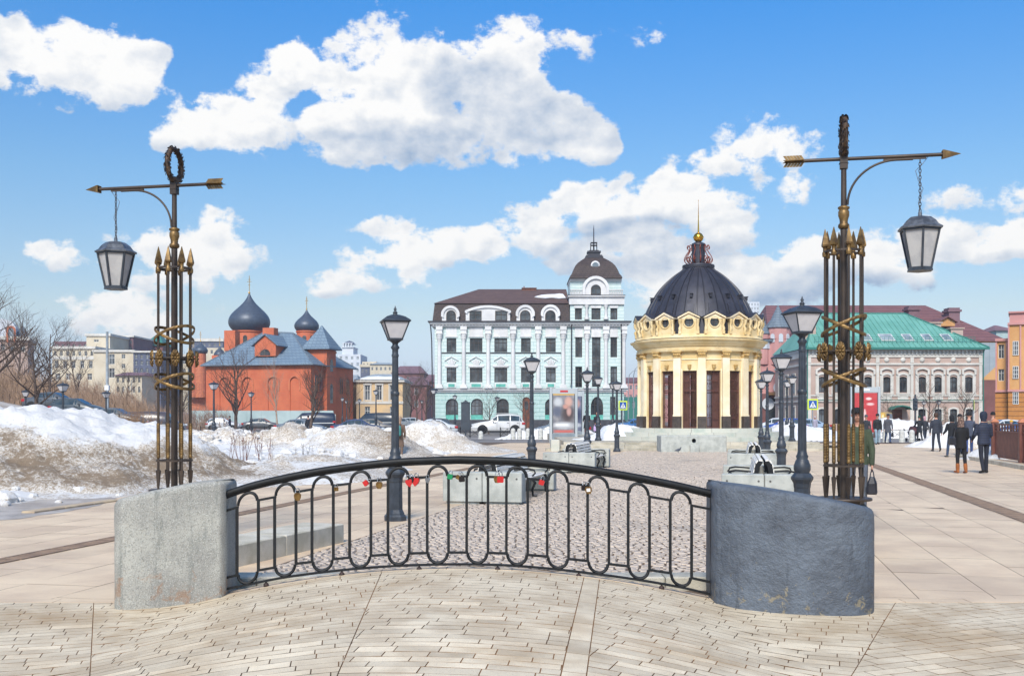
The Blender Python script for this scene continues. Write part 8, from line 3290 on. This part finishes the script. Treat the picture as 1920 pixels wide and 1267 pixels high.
p17_, h17_ = person('woman in brown coat walking away by the lamp post', 749, 43.4, R(6), 1.64, ('#6f5a4c', 0), '#6f5a4c', '#2a2220', ('hood', '#a58a76'), 0.12, True, ((0.1, 0.5), (0.1, 0.5)), 0.45, flare=0.03)
p18_, h18_ = person('person in navy coat walking beside the white hatchback', 431, 122, R(90), 1.74, ('#27304a', 0), '#2a2c34', '#1c1a1a', ('hair', None), 0.3, True, hem=0.62, vox=0.018)
p19_, h19_ = person('dark dressed person behind the trunk of the second bare tree', 578, 94, R(20), 1.72, ('#20232c', 0), '#22252e', '#1c1a1a', ('hat', '#16171b'), 0.2, True, vox=0.018)
p20_, h20_ = person('woman in pale padded coat under the crossing sign', 1528, 100, R(170), 1.62, ('#a7a2b2', 1), '#3a3540', '#2a2220', ('hat', '#b8aeb8'), 0.1, True, hem=0.62, vox=0.018)

# turn every figure into one continuous skin and give each region its cloth
dg = bpy.context.evaluated_depsgraph_get()
baked = []
for (o, seg, trunk, dz, mats, s, hc) in JOBS:
    baked.append(bpy.data.meshes.new_from_object(o.evaluated_get(dg)))
for (o, seg, trunk, dz, mats, s, hc), me in zip(JOBS, baked):
    o.modifiers.clear()
    old = o.data
    o.data = me
    bpy.data.meshes.remove(old)
    me.name = 'body'
    me.materials.clear()
    for x in mats:
        me.materials.append(x)
    lo_, hi_ = trunk[0][0] + dz - 0.015, 1.49 + dz
    idx = []
    for p in me.polygons:
        c = p.center
        if c.z > 1.50 + dz and (c - hc).length < 0.25:
            idx.append(3)
            continue
        best, bi = 1e9, 0
        for (p0, p1, r0, r1, mm, fy) in seg:
            ax = p1 - p0
            t = min(max((c - p0).dot(ax) / max(ax.length_squared, 1e-9), 0), 1)
            dd = (c - (p0 + ax * t)).length - (r0 + (r1 - r0) * t)
            if dd < best:
                best, bi = dd, mm
        if bi in (1, 0) and lo_ < c.z < hi_ and abs(c.x) < 0.3 and bi == 1:
            # inside the jacket's outline?
            for (za, wa), (zb, wb) in zip(trunk, trunk[1:]):
                if za + dz <= c.z <= zb + dz:
                    w_ = wa + (wb - wa) * (c.z - za - dz) / (zb - za)
                    if abs(math.hypot(c.x / w_, c.y / (w_ * 0.68)) - 1) * w_ < max(best, 0.02) + 0.02:
                        bi = 0
                    break
        if bi == 3 and lo_ < c.z < 1.45 + dz and best > 0.006:
            bi = 0
        idx.append(bi)
    me.polygons.foreach_set('material_index', idx)
    me.polygons.foreach_set('use_smooth', [True] * len(idx))
    me.update()

# things they carry
M['leather'] = mat('leather', rgb('#17161a'), 0.45, rgb('#26242a'), 9)
M['leather_brown'] = mat('leather_brown', rgb('#4a3530'), 0.5)
M['lilac'] = mat('lilac', rgb('#b9a2cc'), 0.6)


def bag(name, label, p, w_, h, t, rz, ms, cat='bag', soft=True):
    """bag hanging from the hand at p"""
    r = thing(name, label, cat, p, rz)
    m_ = MB()
    k = 0.85 if soft else 1.0
    m_.rings([[(x * w_ / 2 * f_, y * t / 2 * g_, -0.13 - h * q) for x, y in ((-1, -0.6), (-0.8, -1), (0.8, -1), (1, -0.6), (1, 0.6), (0.8, 1), (-0.8, 1), (-1, 0.6))] for q, f_, g_ in ((1.0, 0.92, 0.9), (0.92, 1.0, 1.0), (0.35, 0.97, 0.9), (0.05, k, 0.55), (0.0, k * 0.95, 0.3))])
    m_.build('body', ms, r)
    for sy in (-1, 1):
        m_ = MB()
        m_.tube([(-w_ * 0.24, sy * t * 0.2, -0.14), (-w_ * 0.2, sy * t * 0.12, -0.05), (-0.03, 0, 0.0), (0.03, 0, 0.0), (w_ * 0.2, sy * t * 0.12, -0.05), (w_ * 0.24, sy * t * 0.2, -0.14)], 0.009, 6)
        m_.build('handle', ms, r)
    return r


bag('hand_bag', 'black leather bag in the hand of the man in green', gh_[0] + Vector((0, 0, 0.03)), 0.36, 0.28, 0.17, R(70), 'leather')
bag('briefcase', 'dark briefcase of the man in the grey overcoat', h4_[0] + Vector((0, 0, 0.03)), 0.40, 0.28, 0.1, R(60), 'leather', 'briefcase', False)
bag('hand_bag', 'brown bag of the man in black padded jacket', h3_[1] + Vector((0, 0, 0.03)), 0.30, 0.28, 0.1, R(60), 'leather_brown')
bag('hand_bag', 'lilac bag held by the woman on the terrace', h16_[1] + Vector((0, 0, 0.0)), 0.26, 0.34, 0.1, R(10), 'lilac')
# shoulder bag of the woman with the headscarf
sb = thing('shoulder_bag', 'black shoulder bag hanging left on the headscarf woman', 'bag', (gx(1802, 31.8) - 0.30, 31.72, 1.0))
m_ = MB()
m_.rings([[(x * f_, y * g_, zq) for x, y in ((-0.06, -0.16), (0.06, -0.16), (0.07, 0.0), (0.06, 0.16), (-0.06, 0.16), (-0.07, 0))] for zq, f_, g_ in ((-0.16, 0.8, 0.85), (-0.13, 1, 1), (0.05, 0.8, 0.95), (0.10, 0.3, 0.8))])
m_.build('body', 'leather', sb)
MB().tube([(0.0, -0.12, 0.08), (0.06, -0.07, 0.26), (0.12, -0.01, 0.36), (0.10, 0.06, 0.30), (0.02, 0.12, 0.08)], 0.011, 6).build('strap', 'leather', sb)
bp = thing('backpack', 'teal backpack on the woman in the brown coat', 'backpack', (gx(749, 43.4) - 0.06, 43.4 - 0.20, 1.12))
m_ = MB()
m_.rings([[(x * 0.15 * f_, y * 0.09 * f_ - 0.01, zq) for x, y in ((-1, -0.6), (-0.7, -1), (0.7, -1), (1, -0.6), (1, 0.8), (-1, 0.8))] for zq, f_ in ((-0.22, 0.8), (-0.19, 1.0), (0.10, 1.0), (0.19, 0.8), (0.22, 0.45))])
m_.build('body', paint('#3b7f7c'), bp)
for sx in (-1, 1):
    MB().tube([(sx * 0.09, 0.06, 0.17), (sx * 0.11, 0.13, 0.24), (sx * 0.12, 0.19, 0.16)], 0.014, 6).build('strap', 'leather', bp)
# pushchair
pc = thing('pushchair', 'dark pushchair with maroon hood pushed by the green-hatted woman', 'pushchair', (gx(1718, 71), 71.6, 0), R(8))
M['maroon'] = mat('maroon', rgb('#5a3a40'), 0.8)
m_ = MB()
m_.rings([[(x, y, zq) for x, y in ((-0.2 * f_, -0.35 * f_), (0.2 * f_, -0.35 * f_), (0.2 * f_, 0.35 * f_), (-0.2 * f_, 0.35 * f_))] for zq, f_ in ((0.42, 0.7), (0.48, 0.95), (0.70, 1.0))])
m_.build('seat', 'leather', pc)
m_ = MB()
m_.add(MB().lathe([(0.30, -0.2), (0.33, 0.0), (0.30, 0.2)], 16), Matrix.Translation((0, -0.1, 0.72)) @ Matrix.Rotation(PI / 2, 4, 'Y'))
m_.build('hood', 'maroon', pc)
m_ = MB()
for sx in (-0.22, 0.22):
    m_.tube([(sx, 0.4, 0.1), (sx, -0.05, 0.55), (sx, -0.5, 1.0)], 0.016, 6)
    m_.tube([(sx, -0.4, 0.1), (sx, 0.2, 0.6)], 0.016, 6)
m_.tube([(-0.22, -0.5, 1.0), (0.22, -0.5, 1.0)], 0.018, 6)
m_.build('frame', 'steel', pc)
for sx in (-0.25, 0.25):
    for y in (-0.4, 0.4):
        m_ = MB()
        m_.add(MB().lathe([(0.09, -0.02), (0.12, -0.02), (0.12, 0.02), (0.09, 0.02)], 14), Matrix.Translation((sx, y, 0.12)) @ Matrix.Rotation(PI / 2, 4, 'Y'))
        for q in range(3):
            t = PI * q / 3
            m_.bar((sx, y - 0.09 * math.cos(t), 0.12 - 0.09 * math.sin(t)), (sx, y + 0.09 * math.cos(t), 0.12 + 0.09 * math.sin(t)), 0.012)
        m_.build('wheel', 'tyre', pc)
# ================================================================ street furniture
M['kiosk_grey'] = mat('kiosk_grey', rgb('#7f8a93'), 0.5, rgb('#717c85'), 2)
M['kiosk_pale'] = mat('kiosk_pale', rgb('#a9b0b4'), 0.5)
M['sign_red'] = mat('sign_red', rgb('#b8323a'), 0.5)
M['sign_yellow'] = mat('sign_yellow', rgb('#c9d83a'), 0.5)
M['sign_blue'] = mat('sign_blue', rgb('#1d4f9c'), 0.5)
M['sign_white'] = mat('sign_white', rgb('#d8dadc'), 0.5)
M['pole_grey'] = mat('pole_grey', rgb('#8c949a'), 0.5, rgb('#7a8288'), 3)
M['board_dark'] = mat('board_dark', rgb('#333a42'), 0.5, rgb('#3d444c'), 2)
M['bollard'] = mat('bollard', rgb('#c9c8c2'), 0.8, rgb('#adaca6'), 6)
M['rail_brown'] = mat('rail_brown', rgb('#7a4a3e'), 0.55, rgb('#6a3e34'), 4)
M['rail_cap'] = mat('rail_cap', rgb('#b0704f'), 0.6)
M['hoarding'] = mat('hoarding', rgb('#a9b9b7'), 0.7, rgb('#98aaa9'), 0.4)
M['pigeon'] = mat('pigeon', rgb('#3f434b'), 0.7, rgb('#5a5f69'), 20)


def poster_mat(name, base, blobs):
    """softly printed poster; blobs: (x, z, rx, rz, colour, hardness) in metres from its centre"""
    m_ = bpy.data.materials.new(name)
    m_.use_nodes = True
    t = NT(m_.node_tree)
    b = t.node('ShaderNodeBsdfPrincipled')
    o = t.node('ShaderNodeOutputMaterial')
    t.l.new(b.outputs[0], o.inputs[0])
    b.inputs['Roughness'].default_value = 0.25
    tcn = t.node('ShaderNodeTexCoord')
    sp = t.node('ShaderNodeSeparateXYZ')
    t.l.new(tcn.outputs['Object'], sp.inputs[0])
    nz = t.noise(tcn.outputs['Object'], 3.0, 3, 0.5)
    c = t.mix(t.mapr(nz.outputs['Fac'], 0.3, 0.7), base[0], base[1])
    for (x, z, rx, rz_, colr, hd) in blobs:
        a = t.m('DIVIDE', t.m('SUBTRACT', sp.outputs[0], x), rx)
        e = t.m('DIVIDE', t.m('SUBTRACT', sp.outputs[2], z), rz_)
        if hd == 'box':
            q = t.m('MAXIMUM', t.m('ABSOLUTE', a), t.m('ABSOLUTE', e))
            f_ = t.mapr(q, 0.94, 1.0, 1.0, 0.0)
        elif hd == 'softbox':
            q = t.m('MAXIMUM', t.m('ABSOLUTE', a), t.m('ABSOLUTE', e))
            f_ = t.mapr(q, 0.55, 1.1, 1.0, 0.0)
        else:
            q = t.m('ADD', t.m('MULTIPLY', a, a), t.m('MULTIPLY', e, e))
            f_ = t.mapr(q, 0.0, 1.5, 1.0, 0.0)
        c = t.mix(f_, c, colr)
    t.put(b.inputs['Base Color'], c)
    return m_


M['poster_man'] = poster_mat('poster_man', (rgb('#8f8d90'), rgb('#6f7078')),
                             [(-0.35, 0.7, 0.3, 0.3, rgb('#b9bcc0'), 's'), (-0.4, 0.1, 0.35, 0.35, rgb('#5a6072'), 's'), (0.25, -0.05, 0.45, 0.65, rgb('#4a3f40'), 's'), (0.33, 0.12, 0.16, 0.3, rgb('#b5908a'), 's'), (0.30, 0.72, 0.26, 0.34, rgb('#c39a8c'), 's'),
                              (0.12, 0.42, 0.18, 0.16, rgb('#b98a7e'), 's'), (0, -0.75, 0.75, 0.24, rgb('#b3b4b8'), 's'), (-0.1, -0.72, 0.5, 0.10, rgb('#d5d6d8'), 'softbox'), (0, -1.12, 0.7, 0.10, rgb('#b5635c'), 'softbox'), (0, 1.22, 0.8, 0.09, rgb('#d3a94a'), 'box')])
M['poster_plain'] = poster_mat('poster_plain', (rgb('#6d7286'), rgb('#5a6076')), [(0.3, 0.7, 0.3, 0.35, rgb('#b58f88'), 's'), (0.3, -0.1, 0.45, 0.5, rgb('#3d435c'), 's'), (0, -0.8, 0.7, 0.2, rgb('#b9bcc2'), 's')])
M['poster_red'] = poster_mat('poster_red', (rgb('#bb4446'), rgb('#b23c40')),
                             [(0.2, 0.95, 0.2, 0.10, rgb('#e0c9c6'), 's'), (0.3, 0.6, 0.25, 0.10, rgb('#dcbab8'), 's'), (-0.25, 0.6, 0.15, 0.09, rgb('#dcbab8'), 's'),
                              (-0.05, -0.35, 0.10, 0.55, rgb('#d9b9b6'), 'softbox'), (-0.05, 0.12, 0.05, 0.18, rgb('#d9b9b6'), 'softbox'), (0.25, -0.75, 0.16, 0.30, rgb('#cf9c9a'), 'softbox'), (-0.3, -0.8, 0.14, 0.3, rgb('#cf9c9a'), 'softbox'), (0, -1.1, 0.7, 0.2, rgb('#a83a3e'), 's')])


def kiosk(label, px, d, poster, rz=0.0, W=1.75, H=3.45, top='sign_red'):
    r = thing('poster_kiosk', label, 'billboard', (gx(px, d), d, 0), rz, 'upright poster kiosks')
    m_ = MB()
    hw = W / 2
    for s in (-1, 1):
        m_.cbox(min(s * hw, s * (hw - 0.17)), max(s * hw, s * (hw - 0.17)), -0.16, 0.16, 0.0, H, 0.03)
    m_.box(-hw + 0.17, hw - 0.17, -0.15, 0.15, H - 0.36, H - 0.02)
    m_.box(-hw + 0.17, hw - 0.17, -0.12, 0.12, 0.62, H - 0.36)
    m_.build('frame', 'kiosk_pale', r)
    MB().box(-hw + 0.171, hw - 0.171, -0.14, 0.14, 0.0, 0.615).build('base', 'kiosk_grey', r)
    MB().box(-0.22, 0.26, -0.165, -0.152, H - 0.26, H - 0.14).build('badge', top, r)
    po = MB().box(-hw + 0.20, hw - 0.20, -0.006, 0.006, -1.22, 1.32).build('poster', poster, r)
    po.location = (0, -0.128, 0.62 + 1.26)
    g_ = MB().box(-hw + 0.185, hw - 0.185, -0.004, 0.004, 0.63, H - 0.37)
    for s in (-1, 1):
        MB().box(min(s * (hw - 0.17), s * (hw - 0.21)), max(s * (hw - 0.17), s * (hw - 0.21)), -0.145, -0.121, 0.62, H - 0.36).build('bead', 'board_dark', r)
    return r


kiosk('tall poster kiosk with a blurred portrait before the teal building', 1056.5, 66.5, 'poster_man', R(3))
kiosk('second poster kiosk half hidden behind the portrait kiosk', 1072, 74.5, 'poster_plain', R(3))
kiosk('red poster kiosk behind the right lamp column', 1622, 69, 'poster_red', R(-4), W=1.9, H=3.6, top='sign_white')

# dark board on a post
bd = thing('notice_board', 'tall narrow dark notice board before the teal building', 'sign', (gx(873, 74), 74, 0))
MB().cbox(-0.31, 0.31, -0.05, 0.05, 0.75, 2.62, 0.02).build('panel', 'board_dark', bd)
m_ = MB()
m_.box(-0.34, 0.34, -0.07, 0.07, 2.62, 2.68)
m_.prism([(-0.2, 2.68), (0.2, 2.68), (0.08, 2.76), (0, 2.84), (-0.08, 2.76)], -0.04, 0.04)
m_.build('crest', 'board_dark', bd)
MB().tube([(0, 0, 0), (0, 0, 0.8)], 0.05, 8).build('post', 'board_dark', bd)


# bollards
def bollard(label, px, d, h=0.82):
    r = thing('bollard', label, 'bollard', (gx(px, d), d, 0), 0, 'white round-topped bollards')
    MB().lathe([(0.20, 0.0), (0.20, 0.05), (0.185, 0.07), (0.185, h - 0.22), (0.17, h - 0.12), (0.12, h - 0.04), (0.04, h)], 18).build('body', 'bollard', r)
    MB().lathe([(0.192, 0.1), (0.192, 0.14)], 18, smooth=False).build('foot_ring', 'concrete', r)


for i, px in enumerate((962, 974, 990, 1013.5)):
    bollard('white bollard before the white off-road car, %s of four' % ('leftmost', 'second', 'third', 'rightmost')[i], px, 79 - i * 0.4)
bollard('white bollard right of the portrait kiosk', 1083, 77)
bollard('short pale block at the left end of the iron fence', 901.5, 80, 0.6)
for i, px in enumerate((1660, 1691, 1709.5)):
    bollard('white bollard near the pushchair, %s of three' % ('leftmost', 'middle', 'rightmost')[i], px, 70)
bollard('white bollard right of the crossing sign', 1545, 74)


# low iron fences
def low_fence(label, px0, d0, px1, d1, n, h=0.75, z=0.0):
    a, b = Vector((gx(px0, d0), d0, z)), Vector((gx(px1, d1), d1, z))
    L = (b - a).length
    r = thing('low_fence', label, 'fence', a, math.atan2(b.y - a.y, b.x - a.x), 'low black iron fences')
    for i in range(n + 1):
        x = L * i / n
        MB().bar((x, 0, 0), (x, 0, h + 0.1), 0.05).build('post', 'iron', r)
    for zz in (0.12, h):
        MB().bar((0, 0, zz), (L, 0, zz), 0.035).build('rail', 'iron', r)
    for i in range(n):
        x0, x1 = L * i / n, L * (i + 1) / n
        k = max(1, round((x1 - x0) / 0.8))
        m_ = MB()
        for q in range(k):
            u0, u1 = x0 + (x1 - x0) * q / k, x0 + (x1 - x0) * (q + 1) / k
            m_.bar((u0, 0, 0.12), (u1, 0, h), 0.02)
            m_.bar((u0, 0, h), (u1, 0, 0.12), 0.02)
            m_.bar((u1, 0, 0.12), (u1, 0, h), 0.02)
        m_.build('lattice', 'iron', r)


low_fence('low iron fence along the pavement before the white off-road car', 845, 84, 900, 82, 3)
low_fence('low iron fence with crossed bars by the white bollards', 938, 83, 992, 82, 2)
low_fence('low iron fence right of the two waiting women', 1125, 82, 1180, 82, 3)
low_fence('low iron fence before the white hatchback and bare trees', 376, 92, 520, 92, 6)
low_fence('low iron fence behind the second bare tree', 520, 88, 600, 86, 4)
low_fence('low iron fence between the bollards and the pushchair', 1645, 74, 1720, 74, 3)
low_fence('low iron fence beside the crossing sign on the right', 1532, 88, 1560, 88, 2)


def crossing(label, px, d, zc, size=0.75, rz=0.0, two=False):
    r = thing('crossing_sign', label, 'road sign', (gx(px, d), d, 0), rz, 'pedestrian crossing signs')
    MB().tube([(0, 0.05, 0), (0, 0.05, zc + size / 2)], 0.04, 8).build('post', 'pole_grey', r)
    h = size / 2
    MB().cbox(-h, h, -0.012, 0.012, zc - h, zc + h, 0.008).build('border', 'sign_yellow', r)
    q = h * 0.74
    MB().box(-q, q, -0.020, -0.0125, zc - q, zc + q).build('field', 'sign_blue', r)
    m_ = MB()
    m_.prism([(-q * 0.86, zc - q * 0.78), (q * 0.86, zc - q * 0.78), (0, zc + q * 0.86)], -0.026, -0.0205)
    m_.build('triangle', 'sign_white', r)
    # the walker and the stripes
    m_ = MB()
    f_ = lambda pts: m_.prism([(x * q, zc + z * q) for x, z in pts], -0.032, -0.0265)
    f_([(-0.05, 0.42), (0.06, 0.42), (0.06, 0.30), (-0.05, 0.30)])
    f_([(-0.10, 0.28), (0.08, 0.28), (0.10, -0.10), (-0.08, -0.10)])
    f_([(0.06, 0.26), (0.22, 0.02), (0.17, -0.02), (0.02, 0.14)])
    f_([(-0.08, 0.26), (-0.22, 0.04), (-0.17, 0.0), (-0.04, 0.14)])
    f_([(-0.06, -0.10), (0.04, -0.10), (-0.16, -0.52), (-0.26, -0.52)])
    f_([(0.0, -0.10), (0.10, -0.10), (0.26, -0.52), (0.15, -0.52)])
    for x in (-0.5, -0.32, 0.34, 0.52):
        f_([(x - 0.05, -0.74), (x + 0.05, -0.74), (x + 0.03, -0.58), (x - 0.05, -0.58)])
    m_.build('walker', 'board_dark', r)
    return r


crossing('pedestrian crossing sign left of the pavilion', 1168, 76, EYE + (HOR - 760) * 76 / F, 0.66, R(14))
crossing('pedestrian crossing sign right of the tall lamp post', 1524, 82, EYE + (HOR - 758) * 82 / F, 0.82)
crossing('crossing sign seen edge-on before the green-roofed house', 1826, 84, EYE + (HOR - 759) * 84 / F, 0.8, R(70))

# traffic light, masts, posts
tl_ = thing('traffic_light', 'dark traffic light pole beside the pushchair', 'traffic light', (gx(1716, 74), 74, 0))
MB().tube([(0, 0, 0), (0, 0, 3.2)], 0.06, 8).build('pole', 'board_dark', tl_)
m_ = MB()
m_.cbox(-0.14, 0.14, -0.12, 0.10, 2.1, 2.95, 0.03)
for zz in (2.3, 2.55, 2.8):
    m_.add(MB().lathe([(0.09, 0), (0.10, 0.10)], 10), Matrix.Translation((0, -0.12, zz)) @ Matrix.Rotation(PI / 2, 4, 'X'))
m_.build('signal_head', 'board_dark', tl_)


def mast(label, px, d, ytop, arm=0.0, z0=0.0, r_=0.09, ms='pole_grey', box=False):
    o = thing('street_mast', label, 'mast', (gx(px, d), d, z0))
    h = EYE + (HOR - ytop) * d / F - z0
    if arm:
        MB().tube([(0, 0, 0), (0, 0, h - 1.6), (arm * 0.12, 0, h - 0.7), (arm * 0.45, 0, h - 0.15), (arm, 0, h)], [r_, r_ * 0.7, r_ * 0.6, r_ * 0.5, r_ * 0.4], 8).build('pole', ms, o)
        MB().cbox(min(arm, arm * 1.5), max(arm, arm * 1.5), -0.12, 0.12, h - 0.08, h + 0.06, 0.03).build('lamp_head', ms, o)
    else:
        MB().lathe([(r_ * 1.5, 0), (r_ * 1.5, 0.4), (r_, 0.45), (r_ * 0.75, h)], 10).build('pole', ms, o)
        MB().box(-0.16, 0.16, -0.14, 0.14, h * 0.42, h * 0.42 + 0.4).build('control_box', 'sign_white', o)


mast('tall grey mast rising behind the big snow heap', 201, 84, 622, 0, 0.4, 0.13)
mast('curved street lamp mast left of the pavilion', 1188, 150, 683, 1.6)
mast('second curved lamp mast farther left of the pavilion', 1178, 170, 694, 1.6)
mast('thin grey mast on the slope seen beside the lamp column', 247, 130, 712, 0, 1.2, 0.06)
rp_ = thing('marker_post', 'short red post right of the big snow heap', 'post', (gx(277, 76), 76, 0))
MB().tube([(0, 0, 0), (0, 0, 1.35)], 0.06, 8).build('shaft', 'sign_red', rp_)
MB().tube([(0, 0, 1.35), (0, 0, 1.42)], 0.07, 8).build('cap', 'sign_white', rp_)

# hoarding behind the cars
hd_ = thing('hoarding', 'pale grey-green hoarding behind the parked cars at the church', 'fence', (gx(355, 144), 144, 0))
L = gx(625, 144) - gx(355, 144)
for i in range(10):
    MB().box(L * i / 10 + 0.01, L * (i + 1) / 10 - 0.01, -0.03 - 0.01 * (i % 2), 0.03, 0.05, 2.45).build('panel', 'hoarding', hd_)
for i in range(11):
    MB().bar((L * i / 10, 0.08, 0), (L * i / 10, 0.08, 2.4), 0.08).build('post', 'pole_grey', hd_)

# raised pavement and brown railing at the right edge
m_ = MB()
q = [ab(9.15, 22), ab(15, 22), ab(15, 47), ab(9.15, 47)]
m_.rings([[(x, y, z) for x, y in q] for z in (-0.02, 0.12)])
rwk = tag(m_.build('raised_pavement', 'slab'), kind='structure')
for i in range(16):
    b0 = 22 + i * 1.5625
    q = [ab(9.0, b0 + 0.006), ab(9.2, b0 + 0.006), ab(9.2, b0 + 1.557), ab(9.0, b0 + 1.557)]
    MB().rings([[(x, y, z) for x, y in q] for z in (-0.02, 0.135)]).build('kerb_stone', 'granite_kerb', rwk)
br = thing('brown_railing', 'brown metal railing with slats and openwork top at the right edge', 'railing', (*ab(9.6, 42.8), 0.12), -AX)
BL = 3.9
for i in range(5):
    y = -i * BL
    m_ = MB()
    m_.cbox(-0.11, 0.11, y - 0.11, y + 0.11, 0, 1.36, 0.01)
    po = m_.build('post', 'rail_brown', br)
    m_ = MB()
    m_.rings([[(sx * k_, y + sy * k_, zz) for sx, sy in ((-1, -1), (1, -1), (1, 1), (-1, 1))] for k_, zz in ((0.14, 1.361), (0.14, 1.38), (0.02, 1.50))])
    m_.build('cap', 'rail_cap', po)
    if i == 4:
        break
    for zz, hh in ((0.06, 0.05), (1.0, 0.05), (1.12, 0.03), (1.26, 0.05)):
        MB().box(-0.03, 0.03, y - BL + 0.115, y - 0.115, zz, zz + hh).build('rail', 'rail_brown', br)
    n = 34
    for q in range(n):
        yy_ = y - 0.13 - (BL - 0.26) * (q + 0.5) / n
        MB().box(-0.012, 0.012, yy_ - 0.042, yy_ + 0.042, 0.111, 0.999).build('slat', 'rail_brown', br)
    for q in range(9):
        yy_ = y - 0.13 - (BL - 0.26) * (q + 0.5) / 9
        MB().box(-0.02, 0.02, yy_ - 0.05, yy_ + 0.05, 1.05, 1.26).build('spindle', 'rail_brown', br)

# yellowish kerb at the foot of the snow
yk = thing('kerb', 'yellowish stone kerb at the foot of the big snow heap', 'kerb', (gx(52, 18.7), 18.7, 0))
p0, p1 = Vector((gx(52, 18.7), 18.7, 0)), Vector((gx(215, 21.4), 21.4, 0))
yk.rotation_euler.z = math.atan2((p1 - p0).y, (p1 - p0).x)
L = (p1 - p0).length
for i in range(3):
    MB().cbox(L * i / 3 + 0.004, L * (i + 1) / 3 - 0.004, -0.13, 0.13, -0.02, 0.035, 0.01).build('kerb_stone', 'kerb_yellow', yk)

# pigeon before the stone basin
pg = thing('pigeon', 'dark pigeon on the cobbles before the stone basin', 'bird', (gx(1272, 49.2), 49.2, 0.02), R(20))
m_ = MB()
m_.tube([(-0.20, 0, 0.09), (-0.12, 0, 0.11), (-0.03, 0, 0.125), (0.06, 0, 0.15), (0.10, 0, 0.19), (0.115, 0, 0.22)], [0.012, 0.035, 0.062, 0.058, 0.03, 0.022], 10)
m_.sphere((0.125, 0, 0.235), 0.027, 8, 6)
m_.tube([(0.145, 0, 0.235), (0.172, 0, 0.225)], [0.008, 0.002], 6)
for s in (-1, 1):
    m_.tube([(0.0, s * 0.02, 0.09), (0.0, s * 0.025, 0.0), (0.03, s * 0.03, 0.003)], 0.006, 5)
m_.build('body', 'pigeon', pg)
# ================================================================ thin haze in the air
hz = bpy.data.materials.new('haze')
hz.use_nodes = True
t = NT(hz.node_tree)
v = t.node('ShaderNodeVolumePrincipled')
v.inputs['Color'].default_value = (0.86, 0.92, 1.0, 1)
v.inputs['Density'].default_value = 0.00042
v.inputs['Anisotropy'].default_value = 0.2
o = t.node('ShaderNodeOutputMaterial')
t.l.new(v.outputs[0], o.inputs['Volume'])
m_ = MB()
m_.box(-1600, 1600, -80, 1700, -1.2, 52)
tag(m_.build('haze', hz), kind='stuff')
